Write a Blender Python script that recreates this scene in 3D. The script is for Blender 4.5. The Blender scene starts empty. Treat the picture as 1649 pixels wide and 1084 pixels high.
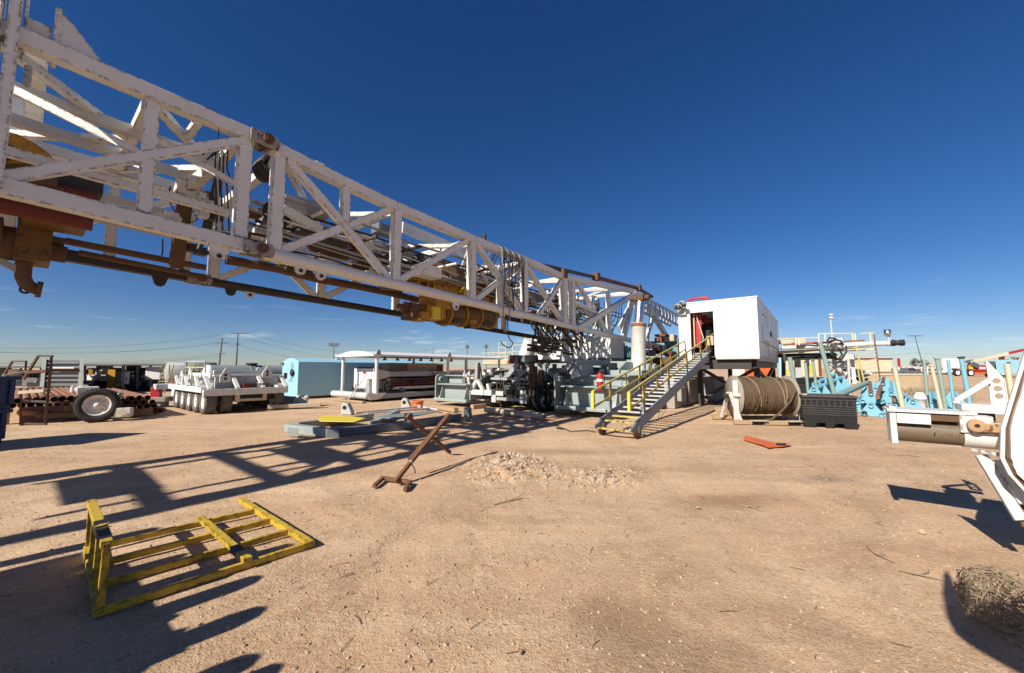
import bpy, math, random
import numpy as np
from mathutils import Vector, Matrix, noise
random.seed(7)
R_ = math.radians
S = bpy.context.scene
COL = S.collection
# ---------------------------------------------------------------- camera, sky, sun, exposure
F = 620.0; CX = 824.5; CY = 542.0; HC = 1.7
PITCH = math.atan((593-542)/F)
cam_d = bpy.data.cameras.new('camera'); cam = bpy.data.objects.new('camera', cam_d); COL.objects.link(cam)
cam_d.sensor_width = 36; cam_d.lens = F/1649*36; cam_d.clip_start = .05; cam_d.clip_end = 9000
cam.location = (0, 0, HC); cam.rotation_euler = (math.pi/2+PITCH, 0, 0); S.camera = cam
SUN_EL = R_(35); SHADOW_AZ = R_(43)          # shadows run towards this bearing (clockwise from +Y)
world = bpy.data.worlds.new('World'); S.world = world; world.use_nodes = True
nt = world.node_tree; nt.nodes.clear()
wo = nt.nodes.new('ShaderNodeOutputWorld'); bg = nt.nodes.new('ShaderNodeBackground')
sky = nt.nodes.new('ShaderNodeTexSky'); sky.sky_type = 'NISHITA'; sky.sun_disc = False
sky.sun_elevation = SUN_EL; sky.sun_rotation = SHADOW_AZ+math.pi
sky.altitude = 900; sky.air_density = 1.0; sky.dust_density = .15; sky.ozone_density = 4.0
bg.inputs['Strength'].default_value = .055
# thin streaks of cloud low over the horizon
tc = nt.nodes.new('ShaderNodeTexCoord'); sep = nt.nodes.new('ShaderNodeSeparateXYZ'); nt.links.new(tc.outputs['Generated'], sep.inputs[0])
mp = nt.nodes.new('ShaderNodeMapping'); mp.inputs['Scale'].default_value = (5, 5, 42); mp.inputs['Location'].default_value = (.8, .1, .3)
nt.links.new(tc.outputs['Generated'], mp.inputs[0])
cn = nt.nodes.new('ShaderNodeTexNoise'); cn.inputs['Scale'].default_value = 1.3; cn.inputs['Detail'].default_value = 8; cn.inputs['Roughness'].default_value = .62
nt.links.new(mp.outputs[0], cn.inputs['Vector'])
cr = nt.nodes.new('ShaderNodeValToRGB'); cr.color_ramp.elements[0].position = .58; cr.color_ramp.elements[1].position = .78
nt.links.new(cn.outputs['Fac'], cr.inputs[0])
el = nt.nodes.new('ShaderNodeValToRGB')
e = el.color_ramp.elements; e[0].position = 0; e[0].color = (.55, .55, .55, 1); e[1].position = .16; e[1].color = (0, 0, 0, 1)
k = e.new(.05); k.color = (.85, .85, .85, 1); k = e.new(.1); k.color = (.35, .35, .35, 1)
nt.links.new(sep.outputs['Z'], el.inputs[0])
mm = nt.nodes.new('ShaderNodeMath'); mm.operation = 'MULTIPLY'; nt.links.new(cr.outputs[0], mm.inputs[0]); nt.links.new(el.outputs[0], mm.inputs[1])
mx = nt.nodes.new('ShaderNodeMix'); mx.data_type = 'RGBA'; mx.inputs['B'].default_value = (11, 11.5, 12.5, 1)
nt.links.new(mm.outputs[0], mx.inputs['Factor']); hs = nt.nodes.new('ShaderNodeHueSaturation'); hs.inputs['Saturation'].default_value = 1.25; nt.links.new(sky.outputs[0], hs.inputs['Color']); hs.inputs['Hue'].default_value = .504
tn = nt.nodes.new('ShaderNodeMix'); tn.data_type = 'RGBA'; tn.blend_type = 'MULTIPLY'; tn.inputs['Factor'].default_value = 1; tn.inputs['B'].default_value = (.98, .98, 1.13, 1); nt.links.new(hs.outputs[0], tn.inputs['A']); nt.links.new(tn.outputs['Result'], mx.inputs['A'])
nt.links.new(mx.outputs['Result'], bg.inputs['Color']); nt.links.new(bg.outputs[0], wo.inputs['Surface'])
sun_d = bpy.data.lights.new('sun', 'SUN'); sun_d.energy = 5.0; sun_d.angle = R_(.53); sun_d.color = (1, .94, .84)
sun = bpy.data.objects.new('sun', sun_d); COL.objects.link(sun)
sv = Vector((math.sin(SHADOW_AZ)*math.cos(SUN_EL), math.cos(SHADOW_AZ)*math.cos(SUN_EL), -math.sin(SUN_EL)))
sun.rotation_euler = sv.to_track_quat('-Z', 'Y').to_euler(); sun.location = (-30, -30, 40)
S.view_settings.view_transform = 'Standard'; S.view_settings.look = 'None'; S.view_settings.gamma = 1
S.view_settings.exposure = 0.45
S.cycles.max_bounces = 6; S.cycles.diffuse_bounces = 3; S.cycles.glossy_bounces = 3; S.cycles.transparent_max_bounces = 6

# ---------------------------------------------------------------- surveying: the yard's axes and sight lines
AZ = R_(38.15)
A = Vector((math.sin(AZ), math.cos(AZ), 0)); R = Vector((math.cos(AZ), -math.sin(AZ), 0)); Z = Vector((0, 0, 1))
EYE = Vector((0, 0, HC))
def ray(u, v):
    x = (u-CX)/F; up = (CY-v)/F
    return Vector((x, math.cos(PITCH)-math.sin(PITCH)*up, math.sin(PITCH)+math.cos(PITCH)*up))
def W(u, v, Y): d = ray(u, v); return EYE+d*(Y/d.y)
def G(u, v, z=0.0): d = ray(u, v); return EYE+d*((z-HC)/d.z)
def P(u, v, r): d = ray(u, v); return EYE+d*(r/d.dot(R))
def PA(u, v, a): d = ray(u, v); return EYE+d*(a/d.dot(A))
def L(a, r, z): return A*a+R*r+Z*z
def arz(p): return p.dot(A), p.dot(R), p.z

# ---------------------------------------------------------------- materials
MATS = {}
def nd(t, ty, **kw):
    n = t.nodes.new(ty)
    for k_, v_ in kw.items():
        if k_.startswith('_'): setattr(n, k_[1:], v_)
        else: n.inputs[k_.replace('__', ' ')].default_value = v_
    return n
def mixrgb(t, fac, a, b, blend='MIX'):
    m = t.nodes.new('ShaderNodeMix'); m.data_type = 'RGBA'; m.blend_type = blend
    for s_, x in (('Factor', fac), ('A', a), ('B', b)):
        if hasattr(x, 'is_linked') or hasattr(x, 'links'): t.links.new(x, m.inputs[s_])
        else: m.inputs[s_].default_value = x if s_ == 'Factor' else (*x, 1)
    return m.outputs['Result']
def ramp(t, src, lo, hi):
    m = t.nodes.new('ShaderNodeMapRange'); m.inputs['From Min'].default_value = lo; m.inputs['From Max'].default_value = hi
    t.links.new(src, m.inputs['Value']); return m.outputs[0]
def math_(t, op, a, b):
    m = t.nodes.new('ShaderNodeMath'); m.operation = op
    for i, x in enumerate((a, b)):
        if hasattr(x, 'links'): t.links.new(x, m.inputs[i])
        else: m.inputs[i].default_value = x
    return m.outputs[0]
def paint(name, col, rust=.3, rough=.5, metal=0.0, dirt=.4, scale=1.0, edge=False, spec=.4, rustcol=(.14, .055, .025), dirtcol=(.3, .2, .13), bump=.15, streak=0.0):
    m = bpy.data.materials.new(name); m.use_nodes = True; t = m.node_tree; b = t.nodes['Principled BSDF']
    tc = nd(t, 'ShaderNodeTexCoord'); oi = nd(t, 'ShaderNodeObjectInfo')
    off = nd(t, 'ShaderNodeVectorMath', _operation='SCALE'); off.inputs['Scale'].default_value = 37.0
    cb = nd(t, 'ShaderNodeCombineXYZ'); t.links.new(oi.outputs['Random'], cb.inputs[0]); t.links.new(oi.outputs['Random'], cb.inputs[1])
    t.links.new(cb.outputs[0], off.inputs[0])
    ad = nd(t, 'ShaderNodeVectorMath', _operation='ADD'); t.links.new(tc.outputs['Object'], ad.inputs[0]); t.links.new(off.outputs[0], ad.inputs[1])
    vec = ad.outputs[0]
    n1 = nd(t, 'ShaderNodeTexNoise', Scale=1.6*scale, Detail=6.0, Roughness=.65); t.links.new(vec, n1.inputs['Vector'])
    n2 = nd(t, 'ShaderNodeTexNoise', Scale=9*scale, Detail=9.0, Roughness=.7, Distortion=.6); t.links.new(vec, n2.inputs['Vector'])
    n3 = nd(t, 'ShaderNodeTexNoise', Scale=55*scale, Detail=3.0); t.links.new(vec, n3.inputs['Vector'])
    c = mixrgb(t, ramp(t, n1.outputs['Fac'], .38, .75), tuple(x for x in col), tuple(x*.8+d*.2 for x, d in zip(col, dirtcol)))
    if dirt: c = mixrgb(t, math_(t, 'MULTIPLY', ramp(t, n2.outputs['Fac'], .48, .8), dirt), c, dirtcol)
    mask = ramp(t, n2.outputs['Fac'], .80-rust*.32, .83-rust*.32)
    if streak:
        mpn = nd(t, 'ShaderNodeMapping'); mpn.inputs['Scale'].default_value = (9, 9, .9); t.links.new(vec, mpn.inputs[0])
        n4 = nd(t, 'ShaderNodeTexNoise', Scale=1.5*scale, Detail=5.0); t.links.new(mpn.outputs[0], n4.inputs['Vector'])
        c = mixrgb(t, math_(t, 'MULTIPLY', ramp(t, n4.outputs['Fac'], .55, .75), streak), c, tuple(x*.55 for x in rustcol))
    if edge:
        bv = t.nodes.new('ShaderNodeBevel'); bv.samples = 4; bv.inputs['Radius'].default_value = .045
        ge = nd(t, 'ShaderNodeNewGeometry'); dt = nd(t, 'ShaderNodeVectorMath', _operation='DOT_PRODUCT')
        t.links.new(bv.outputs[0], dt.inputs[0]); t.links.new(ge.outputs['Normal'], dt.inputs[1])
        em = math_(t, 'MULTIPLY', ramp(t, dt.outputs['Value'], .995, .93), ramp(t, n2.outputs['Fac'], .49, .54))
        mask = math_(t, 'MAXIMUM', mask, em)
    if rust: c = mixrgb(t, mask, c, mixrgb(t, n3.outputs['Fac'], rustcol, tuple(x*.35 for x in rustcol)))
    t.links.new(c, b.inputs['Base Color'])
    rg = nd(t, 'ShaderNodeMapRange'); rg.inputs['To Min'].default_value = max(.05, rough-.12); rg.inputs['To Max'].default_value = min(1, rough+.22)
    t.links.new(n2.outputs['Fac'], rg.inputs['Value']); t.links.new(rg.outputs[0], b.inputs['Roughness'])
    b.inputs['Metallic'].default_value = metal; b.inputs['Specular IOR Level'].default_value = spec
    if bump:
        bp = nd(t, 'ShaderNodeBump', Strength=bump, Distance=.01)
        hh = math_(t, 'SUBTRACT', n3.outputs['Fac'], math_(t, 'MULTIPLY', mask, .8)) if rust else n3.outputs['Fac']
        t.links.new(hh, bp.inputs['Height']); t.links.new(bp.outputs[0], b.inputs['Normal'])
    MATS[name] = m; return m
M = lambda n: MATS[n]
paint('mast_white', (.72, .705, .655), rust=.34, rough=.45, dirt=.12, edge=True, dirtcol=(.36, .30, .22), streak=.06, rustcol=(.07, .03, .018), scale=1.4)
paint('white', (.70, .69, .65), rust=.24, rough=.5, dirt=.5, streak=.2, scale=1.8, dirtcol=(.40, .33, .25))
paint('white_rusty', (.70, .68, .62), rust=.44, rough=.5, dirt=.3, edge=True, streak=.3)
paint('clean_white', (.78, .78, .76), rust=0, streak=.10, rough=.35, dirt=.16, dirtcol=(.5, .46, .4))
paint('grey_green', (.30, .355, .335), rust=.22, rough=.5, dirt=.25, dirtcol=(.26, .22, .17), streak=.12)
paint('grey_dark', (.13, .15, .16), rust=.25, rough=.5, dirt=.35)
paint('grey_stair', (.21, .25, .27), rust=.12, rough=.5, dirt=.3, edge=True)
paint('steel_dark', (.035, .033, .03), rust=.4, rough=.5, dirt=.4, dirtcol=(.09, .06, .04))
paint('black', (.012, .012, .012), rust=0, rough=.5, dirt=.3, dirtcol=(.06, .045, .03))
paint('plastic_black', (.010, .010, .011), rust=0, rough=.38, dirt=.25, dirtcol=(.05, .042, .034))
paint('plastic_dusty', (.045, .042, .04), rust=0, rough=.5, dirt=.7, dirtcol=(.14, .12, .10))
paint('joint_steel', (.36, .33, .29), rust=.72, rough=.55, dirt=.5, edge=True, rustcol=(.06, .03, .018), dirtcol=(.12, .07, .04))
paint('rubber', (.018, .017, .017), rust=0, rough=.75, dirt=.3, dirtcol=(.10, .075, .05))
paint('rubber_dusty', (.10, .09, .08), rust=0, rough=.9, dirt=.6, dirtcol=(.28, .22, .16))
paint('rust', (.16, .07, .035), rust=.5, rough=.8, dirt=.5, rustcol=(.07, .03, .018), dirtcol=(.24, .12, .06))
paint('rust_brown', (.11, .058, .032), rust=.5, rough=.75, dirt=.5, rustcol=(.05, .025, .016), dirtcol=(.20, .11, .06))
paint('pipe_rust', (.24, .105, .055), rust=.4, rough=.8, dirt=.5, rustcol=(.11, .045, .025), dirtcol=(.30, .17, .10))
paint('yellow', (.55, .36, .03), rust=.42, rough=.5, dirt=.45, edge=True, dirtcol=(.22, .13, .04), rustcol=(.07, .035, .015))
paint('yellow_oily', (.44, .22, .015), rust=.55, rough=.42, dirt=.85, edge=True, dirtcol=(.12, .06, .02), rustcol=(.05, .025, .012))
paint('yellow_bright', (.72, .55, .05), rust=.25, rough=.5, dirt=.35, dirtcol=(.4, .28, .05))
paint('yellow_rail', (.50, .42, .12), rust=.25, rough=.5, dirt=.35, dirtcol=(.3, .22, .1))
paint('grime_yellow', (.15, .075, .015), rust=.55, rough=.45, dirt=.8, edge=True, rustcol=(.05, .025, .012), dirtcol=(.07, .035, .015))
paint('yellow_pale', (.60, .54, .38), rustcol=(.26, .13, .05), scale=3.5, rust=.50, rough=.55, dirt=.3)
paint('cream', (.70, .62, .42), rust=.08, rough=.6, dirt=.3)
paint('tan', (.52, .40, .25), rust=.05, rough=.7, dirt=.3)
paint('red', (.42, .028, .03), rust=.1, rough=.4, dirt=.25, dirtcol=(.2, .05, .04))
paint('red_dark', (.14, .02, .012), rust=.35, rough=.5, dirt=.4, dirtcol=(.08, .03, .02))
paint('orange', (.62, .12, .03), rust=.05, rough=.5, dirt=.25, dirtcol=(.5, .2, .09))
paint('shelter_blue', (.30, .56, .68), rust=.04, rough=.5, dirt=.12, dirtcol=(.3, .42, .45))
paint('rack_blue', (.19, .44, .54), rust=.34, scale=3, rough=.5, dirt=.3, dirtcol=(.25, .35, .32))
paint('post_blue', (.24, .35, .32), rust=.46, scale=3.5, streak=.3, rough=.55, dirt=.5, dirtcol=(.3, .26, .16))
paint('bin_blue', (.004, .022, .09), rust=0, rough=.45, dirt=.4, dirtcol=(.05, .06, .1))
paint('wood', (.40, .28, .16), rust=.2, rough=.85, dirt=.5, rustcol=(.16, .1, .06))
paint('wood_pale', (.55, .45, .32), rust=.15, rough=.85, dirt=.5, rustcol=(.25, .18, .11))
paint('pole_wood', (.07, .05, .04), rust=.2, rough=.9, dirt=.4)
paint('cable_brown', (.09, .058, .031), rust=.4, rough=.75, dirt=.5, rustcol=(.05, .03, .018), dirtcol=(.19, .13, .075))
paint('rope_pale', (.26, .19, .115), rust=.3, rough=.75, dirt=.4)
paint('flange_grey', (.30, .26, .21), rust=.45, rough=.8, dirt=.6, dirtcol=(.18, .13, .09))
paint('aluminium', (.55, .57, .58), rust=0, rough=.3, metal=.8, dirt=.15)
paint('chrome', (.62, .64, .66), rust=0, rough=.22, metal=.95, dirt=.15, bump=.03)
paint('skid_grey', (.22, .25, .245), rust=.25, rough=.5, dirt=.35, dirtcol=(.24, .19, .14))
paint('tank_grey', (.25, .28, .275), rust=.12, rough=.5, dirt=.35, streak=.3, dirtcol=(.28, .26, .22))
paint('grey', (.34, .35, .35), rust=.2, rough=.55, dirt=.35)
paint('grey_light', (.52, .53, .52), rust=.15, rough=.5, dirt=.3)
paint('slate', (.10, .12, .14), rust=.05, rough=.6, dirt=.2)
paint('concrete', (.34, .31, .27), rust=.1, rough=.9, dirt=.4)
paint('glass_dark', (.02, .025, .03), rust=0, rough=.1, dirt=.1, spec=.6, bump=0)
paint('hose', (.02, .019, .018), rust=0, rough=.5, dirt=.5, dirtcol=(.09, .07, .055))
paint('hose_grey', (.30, .29, .27), rust=0, rough=.6, dirt=.4)
paint('teal', (.10, .32, .36), rust=.2, rough=.5, dirt=.3)
paint('twig', (.30, .235, .15), rust=.2, rough=.9, dirt=.4, rustcol=(.15, .11, .07))
paint('label_white', (.75, .74, .72), rust=0, rough=.5, dirt=.2)
paint('leaf_dark', (.05, .06, .035), rust=.4, rough=.8, dirt=.4, rustcol=(.11, .07, .04))
paint('oily_pipe', (.13, .095, .06), rust=.55, rough=.5, dirt=.6, rustcol=(.03, .02, .012), dirtcol=(.26, .18, .1), scale=1.5)

# ---------------------------------------------------------------- mesh building
def smooth(pts, k=5):
    p = [Vector(q) for q in pts]; out = []
    for i in range(len(p)-1):
        a, b, c, d = p[max(i-1, 0)], p[i], p[i+1], p[min(i+2, len(p)-1)]
        for j in range(k):
            t = j/k; out.append(.5*((2*b)+(c-a)*t+(2*a-5*b+4*c-d)*t*t+(3*b-a-3*c+d)*t**3))
    return out+[p[-1]]
class MB:
    def __init__(s): s.v = []; s.f = []; s.sm = []; s.mi = []; s.m = 0
    def add(s, vs, fs, smooth=False):
        o = len(s.v); s.v += [tuple(x) for x in vs]
        for f in fs: s.f.append(tuple(i+o for i in f)); s.sm.append(smooth); s.mi.append(s.m)
        return s
    def obox(s, c, hx, hy, hz):
        c = Vector(c); hx, hy, hz = Vector(hx), Vector(hy), Vector(hz)
        if hx.cross(hy).dot(hz) < 0: hx = -hx
        vs = [c+hx*i+hy*j+hz*k for k in (-1, 1) for j in (-1, 1) for i in (-1, 1)]
        return s.add(vs, [(0, 2, 3, 1), (4, 5, 7, 6), (0, 1, 5, 4), (2, 6, 7, 3), (0, 4, 6, 2), (1, 3, 7, 5)])
    def rb(s, a0, a1, r0, r1, z0, z1):       # box along the yard axes
        return s.obox(L((a0+a1)/2, (r0+r1)/2, (z0+z1)/2), A*((a1-a0)/2), R*((r1-r0)/2), Z*((z1-z0)/2))
    def box(s, x0, x1, y0, y1, z0, z1):
        return s.obox(((x0+x1)/2, (y0+y1)/2, (z0+z1)/2), ((x1-x0)/2, 0, 0), (0, (y1-y0)/2, 0), (0, 0, (z1-z0)/2))
    def bar(s, p, q, w, h, up=None, ext=0.0):
        p = Vector(p); q = Vector(q); d = (q-p)
        if d.length < 1e-6: return s
        d.normalize(); p = p-d*ext; q = q+d*ext
        up = Vector(up) if up is not None else (Z if abs(d.z) < .9 else A)
        x = d.cross(up)
        if x.length < 1e-4: x = d.cross(Vector((1, 0, 0)))
        x.normalize(); y = x.cross(d); y.normalize()
        return s.obox((p+q)/2, d*((q-p).length/2), x*(w/2), y*(h/2))
    def tube(s, p, q, r, n=12, r2=None, cap=True):
        p = Vector(p); q = Vector(q); d = (q-p).normalized(); r2 = r if r2 is None else r2
        x = d.orthogonal().normalized(); y = d.cross(x)
        vs = []
        for c, rr in ((p, r), (q, r2)):
            for i in range(n):
                t = 2*math.pi*i/n; vs.append(c+(x*math.cos(t)+y*math.sin(t))*rr)
        s.add(vs, [(i, (i+1) % n, n+(i+1) % n, n+i) for i in range(n)], True)
        if cap: s.add(vs, [tuple(range(n))[::-1], tuple(range(n, 2*n))])
        return s
    def hollow(s, p, q, r, t, n=14):          # open-ended pipe
        p = Vector(p); q = Vector(q); d = (q-p).normalized(); x = d.orthogonal().normalized(); y = d.cross(x)
        vs = []
        for c, rr in ((p, r), (q, r), (q, r-t), (p, r-t)):
            for i in range(n):
                a = 2*math.pi*i/n; vs.append(c+(x*math.cos(a)+y*math.sin(a))*rr)
        fs = []
        for k in range(4):
            o, o2 = k*n, ((k+1) % 4)*n
            fs += [(o+i, o+(i+1) % n, o2+(i+1) % n, o2+i) for i in range(n)]
        return s.add(vs, fs, False)
    def path(s, pts, r, n=6):
        pts = [Vector(p) for p in pts]; m = len(pts); vs = []
        px_ = None
        for i, p in enumerate(pts):
            d = (pts[min(i+1, m-1)]-pts[max(i-1, 0)]).normalized()
            x = d.orthogonal().normalized() if px_ is None else (px_-d*px_.dot(d))
            if x.length < 1e-5: x = d.orthogonal()
            x.normalize(); px_ = x; y = d.cross(x)
            rr = r[i] if isinstance(r, (list, tuple)) else r
            for k in range(n):
                t = 2*math.pi*k/n; vs.append(p+(x*math.cos(t)+y*math.sin(t))*rr)
        fs = [(i*n+k, i*n+(k+1) % n, (i+1)*n+(k+1) % n, (i+1)*n+k) for i in range(m-1) for k in range(n)]
        s.add(vs, fs, True)
        return s.add([vs[k] for k in range(n)]+[vs[(m-1)*n+k] for k in range(n)], [tuple(range(n))[::-1], tuple(range(n, 2*n))])
    def prism(s, pts, vec):
        pts = [Vector(p) for p in pts]; vec = Vector(vec); n = len(pts)
        nn = Vector((0, 0, 0))
        for i in range(n): nn += pts[i].cross(pts[(i+1) % n])
        if nn.dot(vec) > 0: pts = pts[::-1]
        vs = pts+[p+vec for p in pts]
        fs = [tuple(range(n)), tuple(range(2*n-1, n-1, -1))]
        fs += [(i, i+n, (i+1) % n+n, (i+1) % n) for i in range(n)]
        return s.add(vs, fs)
    def lathe(s, prof, c, axis, n=24, smooth=True):   # prof: (distance along axis, radius)
        c = Vector(c); d = Vector(axis).normalized(); x = d.orthogonal().normalized(); y = d.cross(x)
        vs = []
        for t, r in prof:
            for i in range(n):
                a = 2*math.pi*i/n; vs.append(c+d*t+(x*math.cos(a)+y*math.sin(a))*max(r, 1e-4))
        m = len(prof)
        return s.add(vs, [(k*n+i, k*n+(i+1) % n, (k+1)*n+(i+1) % n, (k+1)*n+i) for k in range(m-1) for i in range(n)], smooth)
    def ball(s, c, r, n=10, m=6, sq=(1, 1, 1)):
        c = Vector(c); vs = []
        for j in range(m+1):
            ph = math.pi*j/m
            for i in range(n):
                t = 2*math.pi*i/n; vs.append((c.x+r*sq[0]*math.sin(ph)*math.cos(t), c.y+r*sq[1]*math.sin(ph)*math.sin(t), c.z+r*sq[2]*math.cos(ph)))
        return s.add(vs, [(j*n+i, (j+1)*n+i, (j+1)*n+(i+1) % n, j*n+(i+1) % n) for j in range(m) for i in range(n)], True)
    def mesh(s, name, origin):
        me = bpy.data.meshes.new(name)
        vs = np.array(s.v, dtype=np.float64).reshape(-1, 3)-np.array(origin)
        me.from_pydata(vs.tolist(), [], s.f)
        me.polygons.foreach_set('use_smooth', s.sm); me.polygons.foreach_set('material_index', s.mi); me.update()
        return me
def tag(o, label=None, cat=None, group=None, kind=None):
    if label: o['label'] = label
    if cat: o['category'] = cat
    if group: o['group'] = group
    if kind: o['kind'] = kind
    return o
def wloc(o):
    v = Vector((0, 0, 0))
    while o is not None: v += o.location; o = o.parent
    return v
def thing(name, label, cat, loc, group=None):
    o = bpy.data.objects.new(name, None); COL.objects.link(o); o.location = loc; o.empty_display_size = .3
    return tag(o, label, cat, group)
def part(name, mb, mat, parent, label=None, bevel=0):
    o = bpy.data.objects.new(name, mb.mesh(name, wloc(parent)))
    for x in (mat if isinstance(mat, (list, tuple)) else [mat]): o.data.materials.append(M(x))
    COL.objects.link(o); o.parent = parent
    if label: o['label'] = label
    if bevel:
        b = o.modifiers.new('bevel', 'BEVEL'); b.width = bevel; b.segments = 2; b.limit_method = 'ANGLE'; b.angle_limit = R_(40)
    return o
def solo(name, mb, mat, label, cat, loc=None, group=None, kind=None, bevel=0):
    if loc is None:
        vs = np.array(mb.v); loc = Vector((vs[:, 0].mean(), vs[:, 1].mean(), vs[:, 2].min()))
    o = bpy.data.objects.new(name, mb.mesh(name, loc)); o.location = loc
    for x in (mat if isinstance(mat, (list, tuple)) else [mat]): o.data.materials.append(M(x))
    COL.objects.link(o)
    if bevel:
        b = o.modifiers.new('bevel', 'BEVEL'); b.width = bevel; b.segments = 2; b.limit_method = 'ANGLE'; b.angle_limit = R_(40)
    return tag(o, label, cat, group, kind)
def copy_tree(o, parent=None):
    c = o.copy(); COL.objects.link(c); c.parent = parent
    for ch in [x for x in list(COL.objects) if x.parent == o]: copy_tree(ch, c)
    return c
def arc(p, q, sag, n=12):
    p = Vector(p); q = Vector(q)
    return [p.lerp(q, i/n)-Z*(sag*4*(i/n)*(1-i/n)) for i in range(n+1)]
def wheel(parent, c, axis, r, w, tyre='rubber', rim='white', name='wheel', rimr=.58):
    c = Vector(c); ax = Vector(axis).normalized()
    t = MB(); h = w/2
    t.lathe([(-h*.55, r*rimr), (-h, r*(rimr+.1)), (-h, r*.86), (-h*.82, r*.97), (-h*.3, r), (h*.3, r), (h*.82, r*.97), (h, r*.86), (h, r*(rimr+.1)), (h*.55, r*rimr), (-h*.55, r*rimr)], c, ax, 32)
    x = ax.orthogonal().normalized(); y = ax.cross(x)
    for i in range(36):
        a = 2*math.pi*i/36; d = x*math.cos(a)+y*math.sin(a); tn = ax.cross(d)
        for sg in (-1, 1): t.obox(c+d*(r*.992)+ax*(sg*h*.62), d*(r*.018), tn*(r*.045), ax*(h*.26))
    o = part(name, t, tyre, parent)
    m = MB()
    for sg in (-1, 1):
        m.lathe([(sg*h*.78, r*(rimr+.06)), (sg*h*.8, r*rimr), (sg*h*.3, r*(rimr-.06)), (sg*h*.2, r*.42), (sg*h*.42, r*.25), (sg*h*.45, r*.17), (sg*h*.8, r*.15), (sg*h*.82, .001)], c, ax, 28)
        for i in range(8):
            a = 2*math.pi*i/8; d = x*math.cos(a)+y*math.sin(a); m.tube(c+d*(r*.33)+ax*(sg*h*.3), c+d*(r*.33)+ax*(sg*h*.5), r*.035, 6)
    part('rim', m, rim, o)
    return o
# ---------------------------------------------------------------- ground
HEAPS = []
for (u0, u1, v0, v1, h) in [(752, 890, 728, 776, .11), (870, 1060, 750, 788, .07)]:
    p, q = G(u0, (v0+v1)/2), G(u1, (v0+v1)/2); c = (p+q)/2; HEAPS.append((c.x, c.y, (p-q).length/2, (G((u0+u1)/2, v0)-G((u0+u1)/2, v1)).length/2, h))
def mound(x, y):
    s = 0
    for (cx, cy, w, d, h) in HEAPS:
        a, b = (x-cx)/w, (y-cy)/d
        q = a*a+b*b
        if q < 4: s += h*math.exp(-q*1.5)*(1+.9*noise.noise((x*4, y*4, 2))+.7*noise.noise((x*11, y*11, 6)))
    # shallow wheel ruts curving across the yard
    if 1.5 < y < 30:
        for (o, k) in ((1.9, .10), (3.5, .10), (-.6, .02), (6.6, .16)):
            t = x-(o+k*y+.25*math.sin(y*.35+o)); s -= .018*math.exp(-(t/.16)**2)*(.6+.4*math.sin(y*2+o))
    return s
def gz(x, y):
    d = math.hypot(x, y)
    f = 1/(1+(d/40)**2)
    return f*(noise.noise((x*.35, y*.35, .3))*.030+noise.noise((x*1.3, y*1.3, 4))*.012+noise.noise((x*5, y*5, 9))*.005)-.012+mound(x, y)
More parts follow.
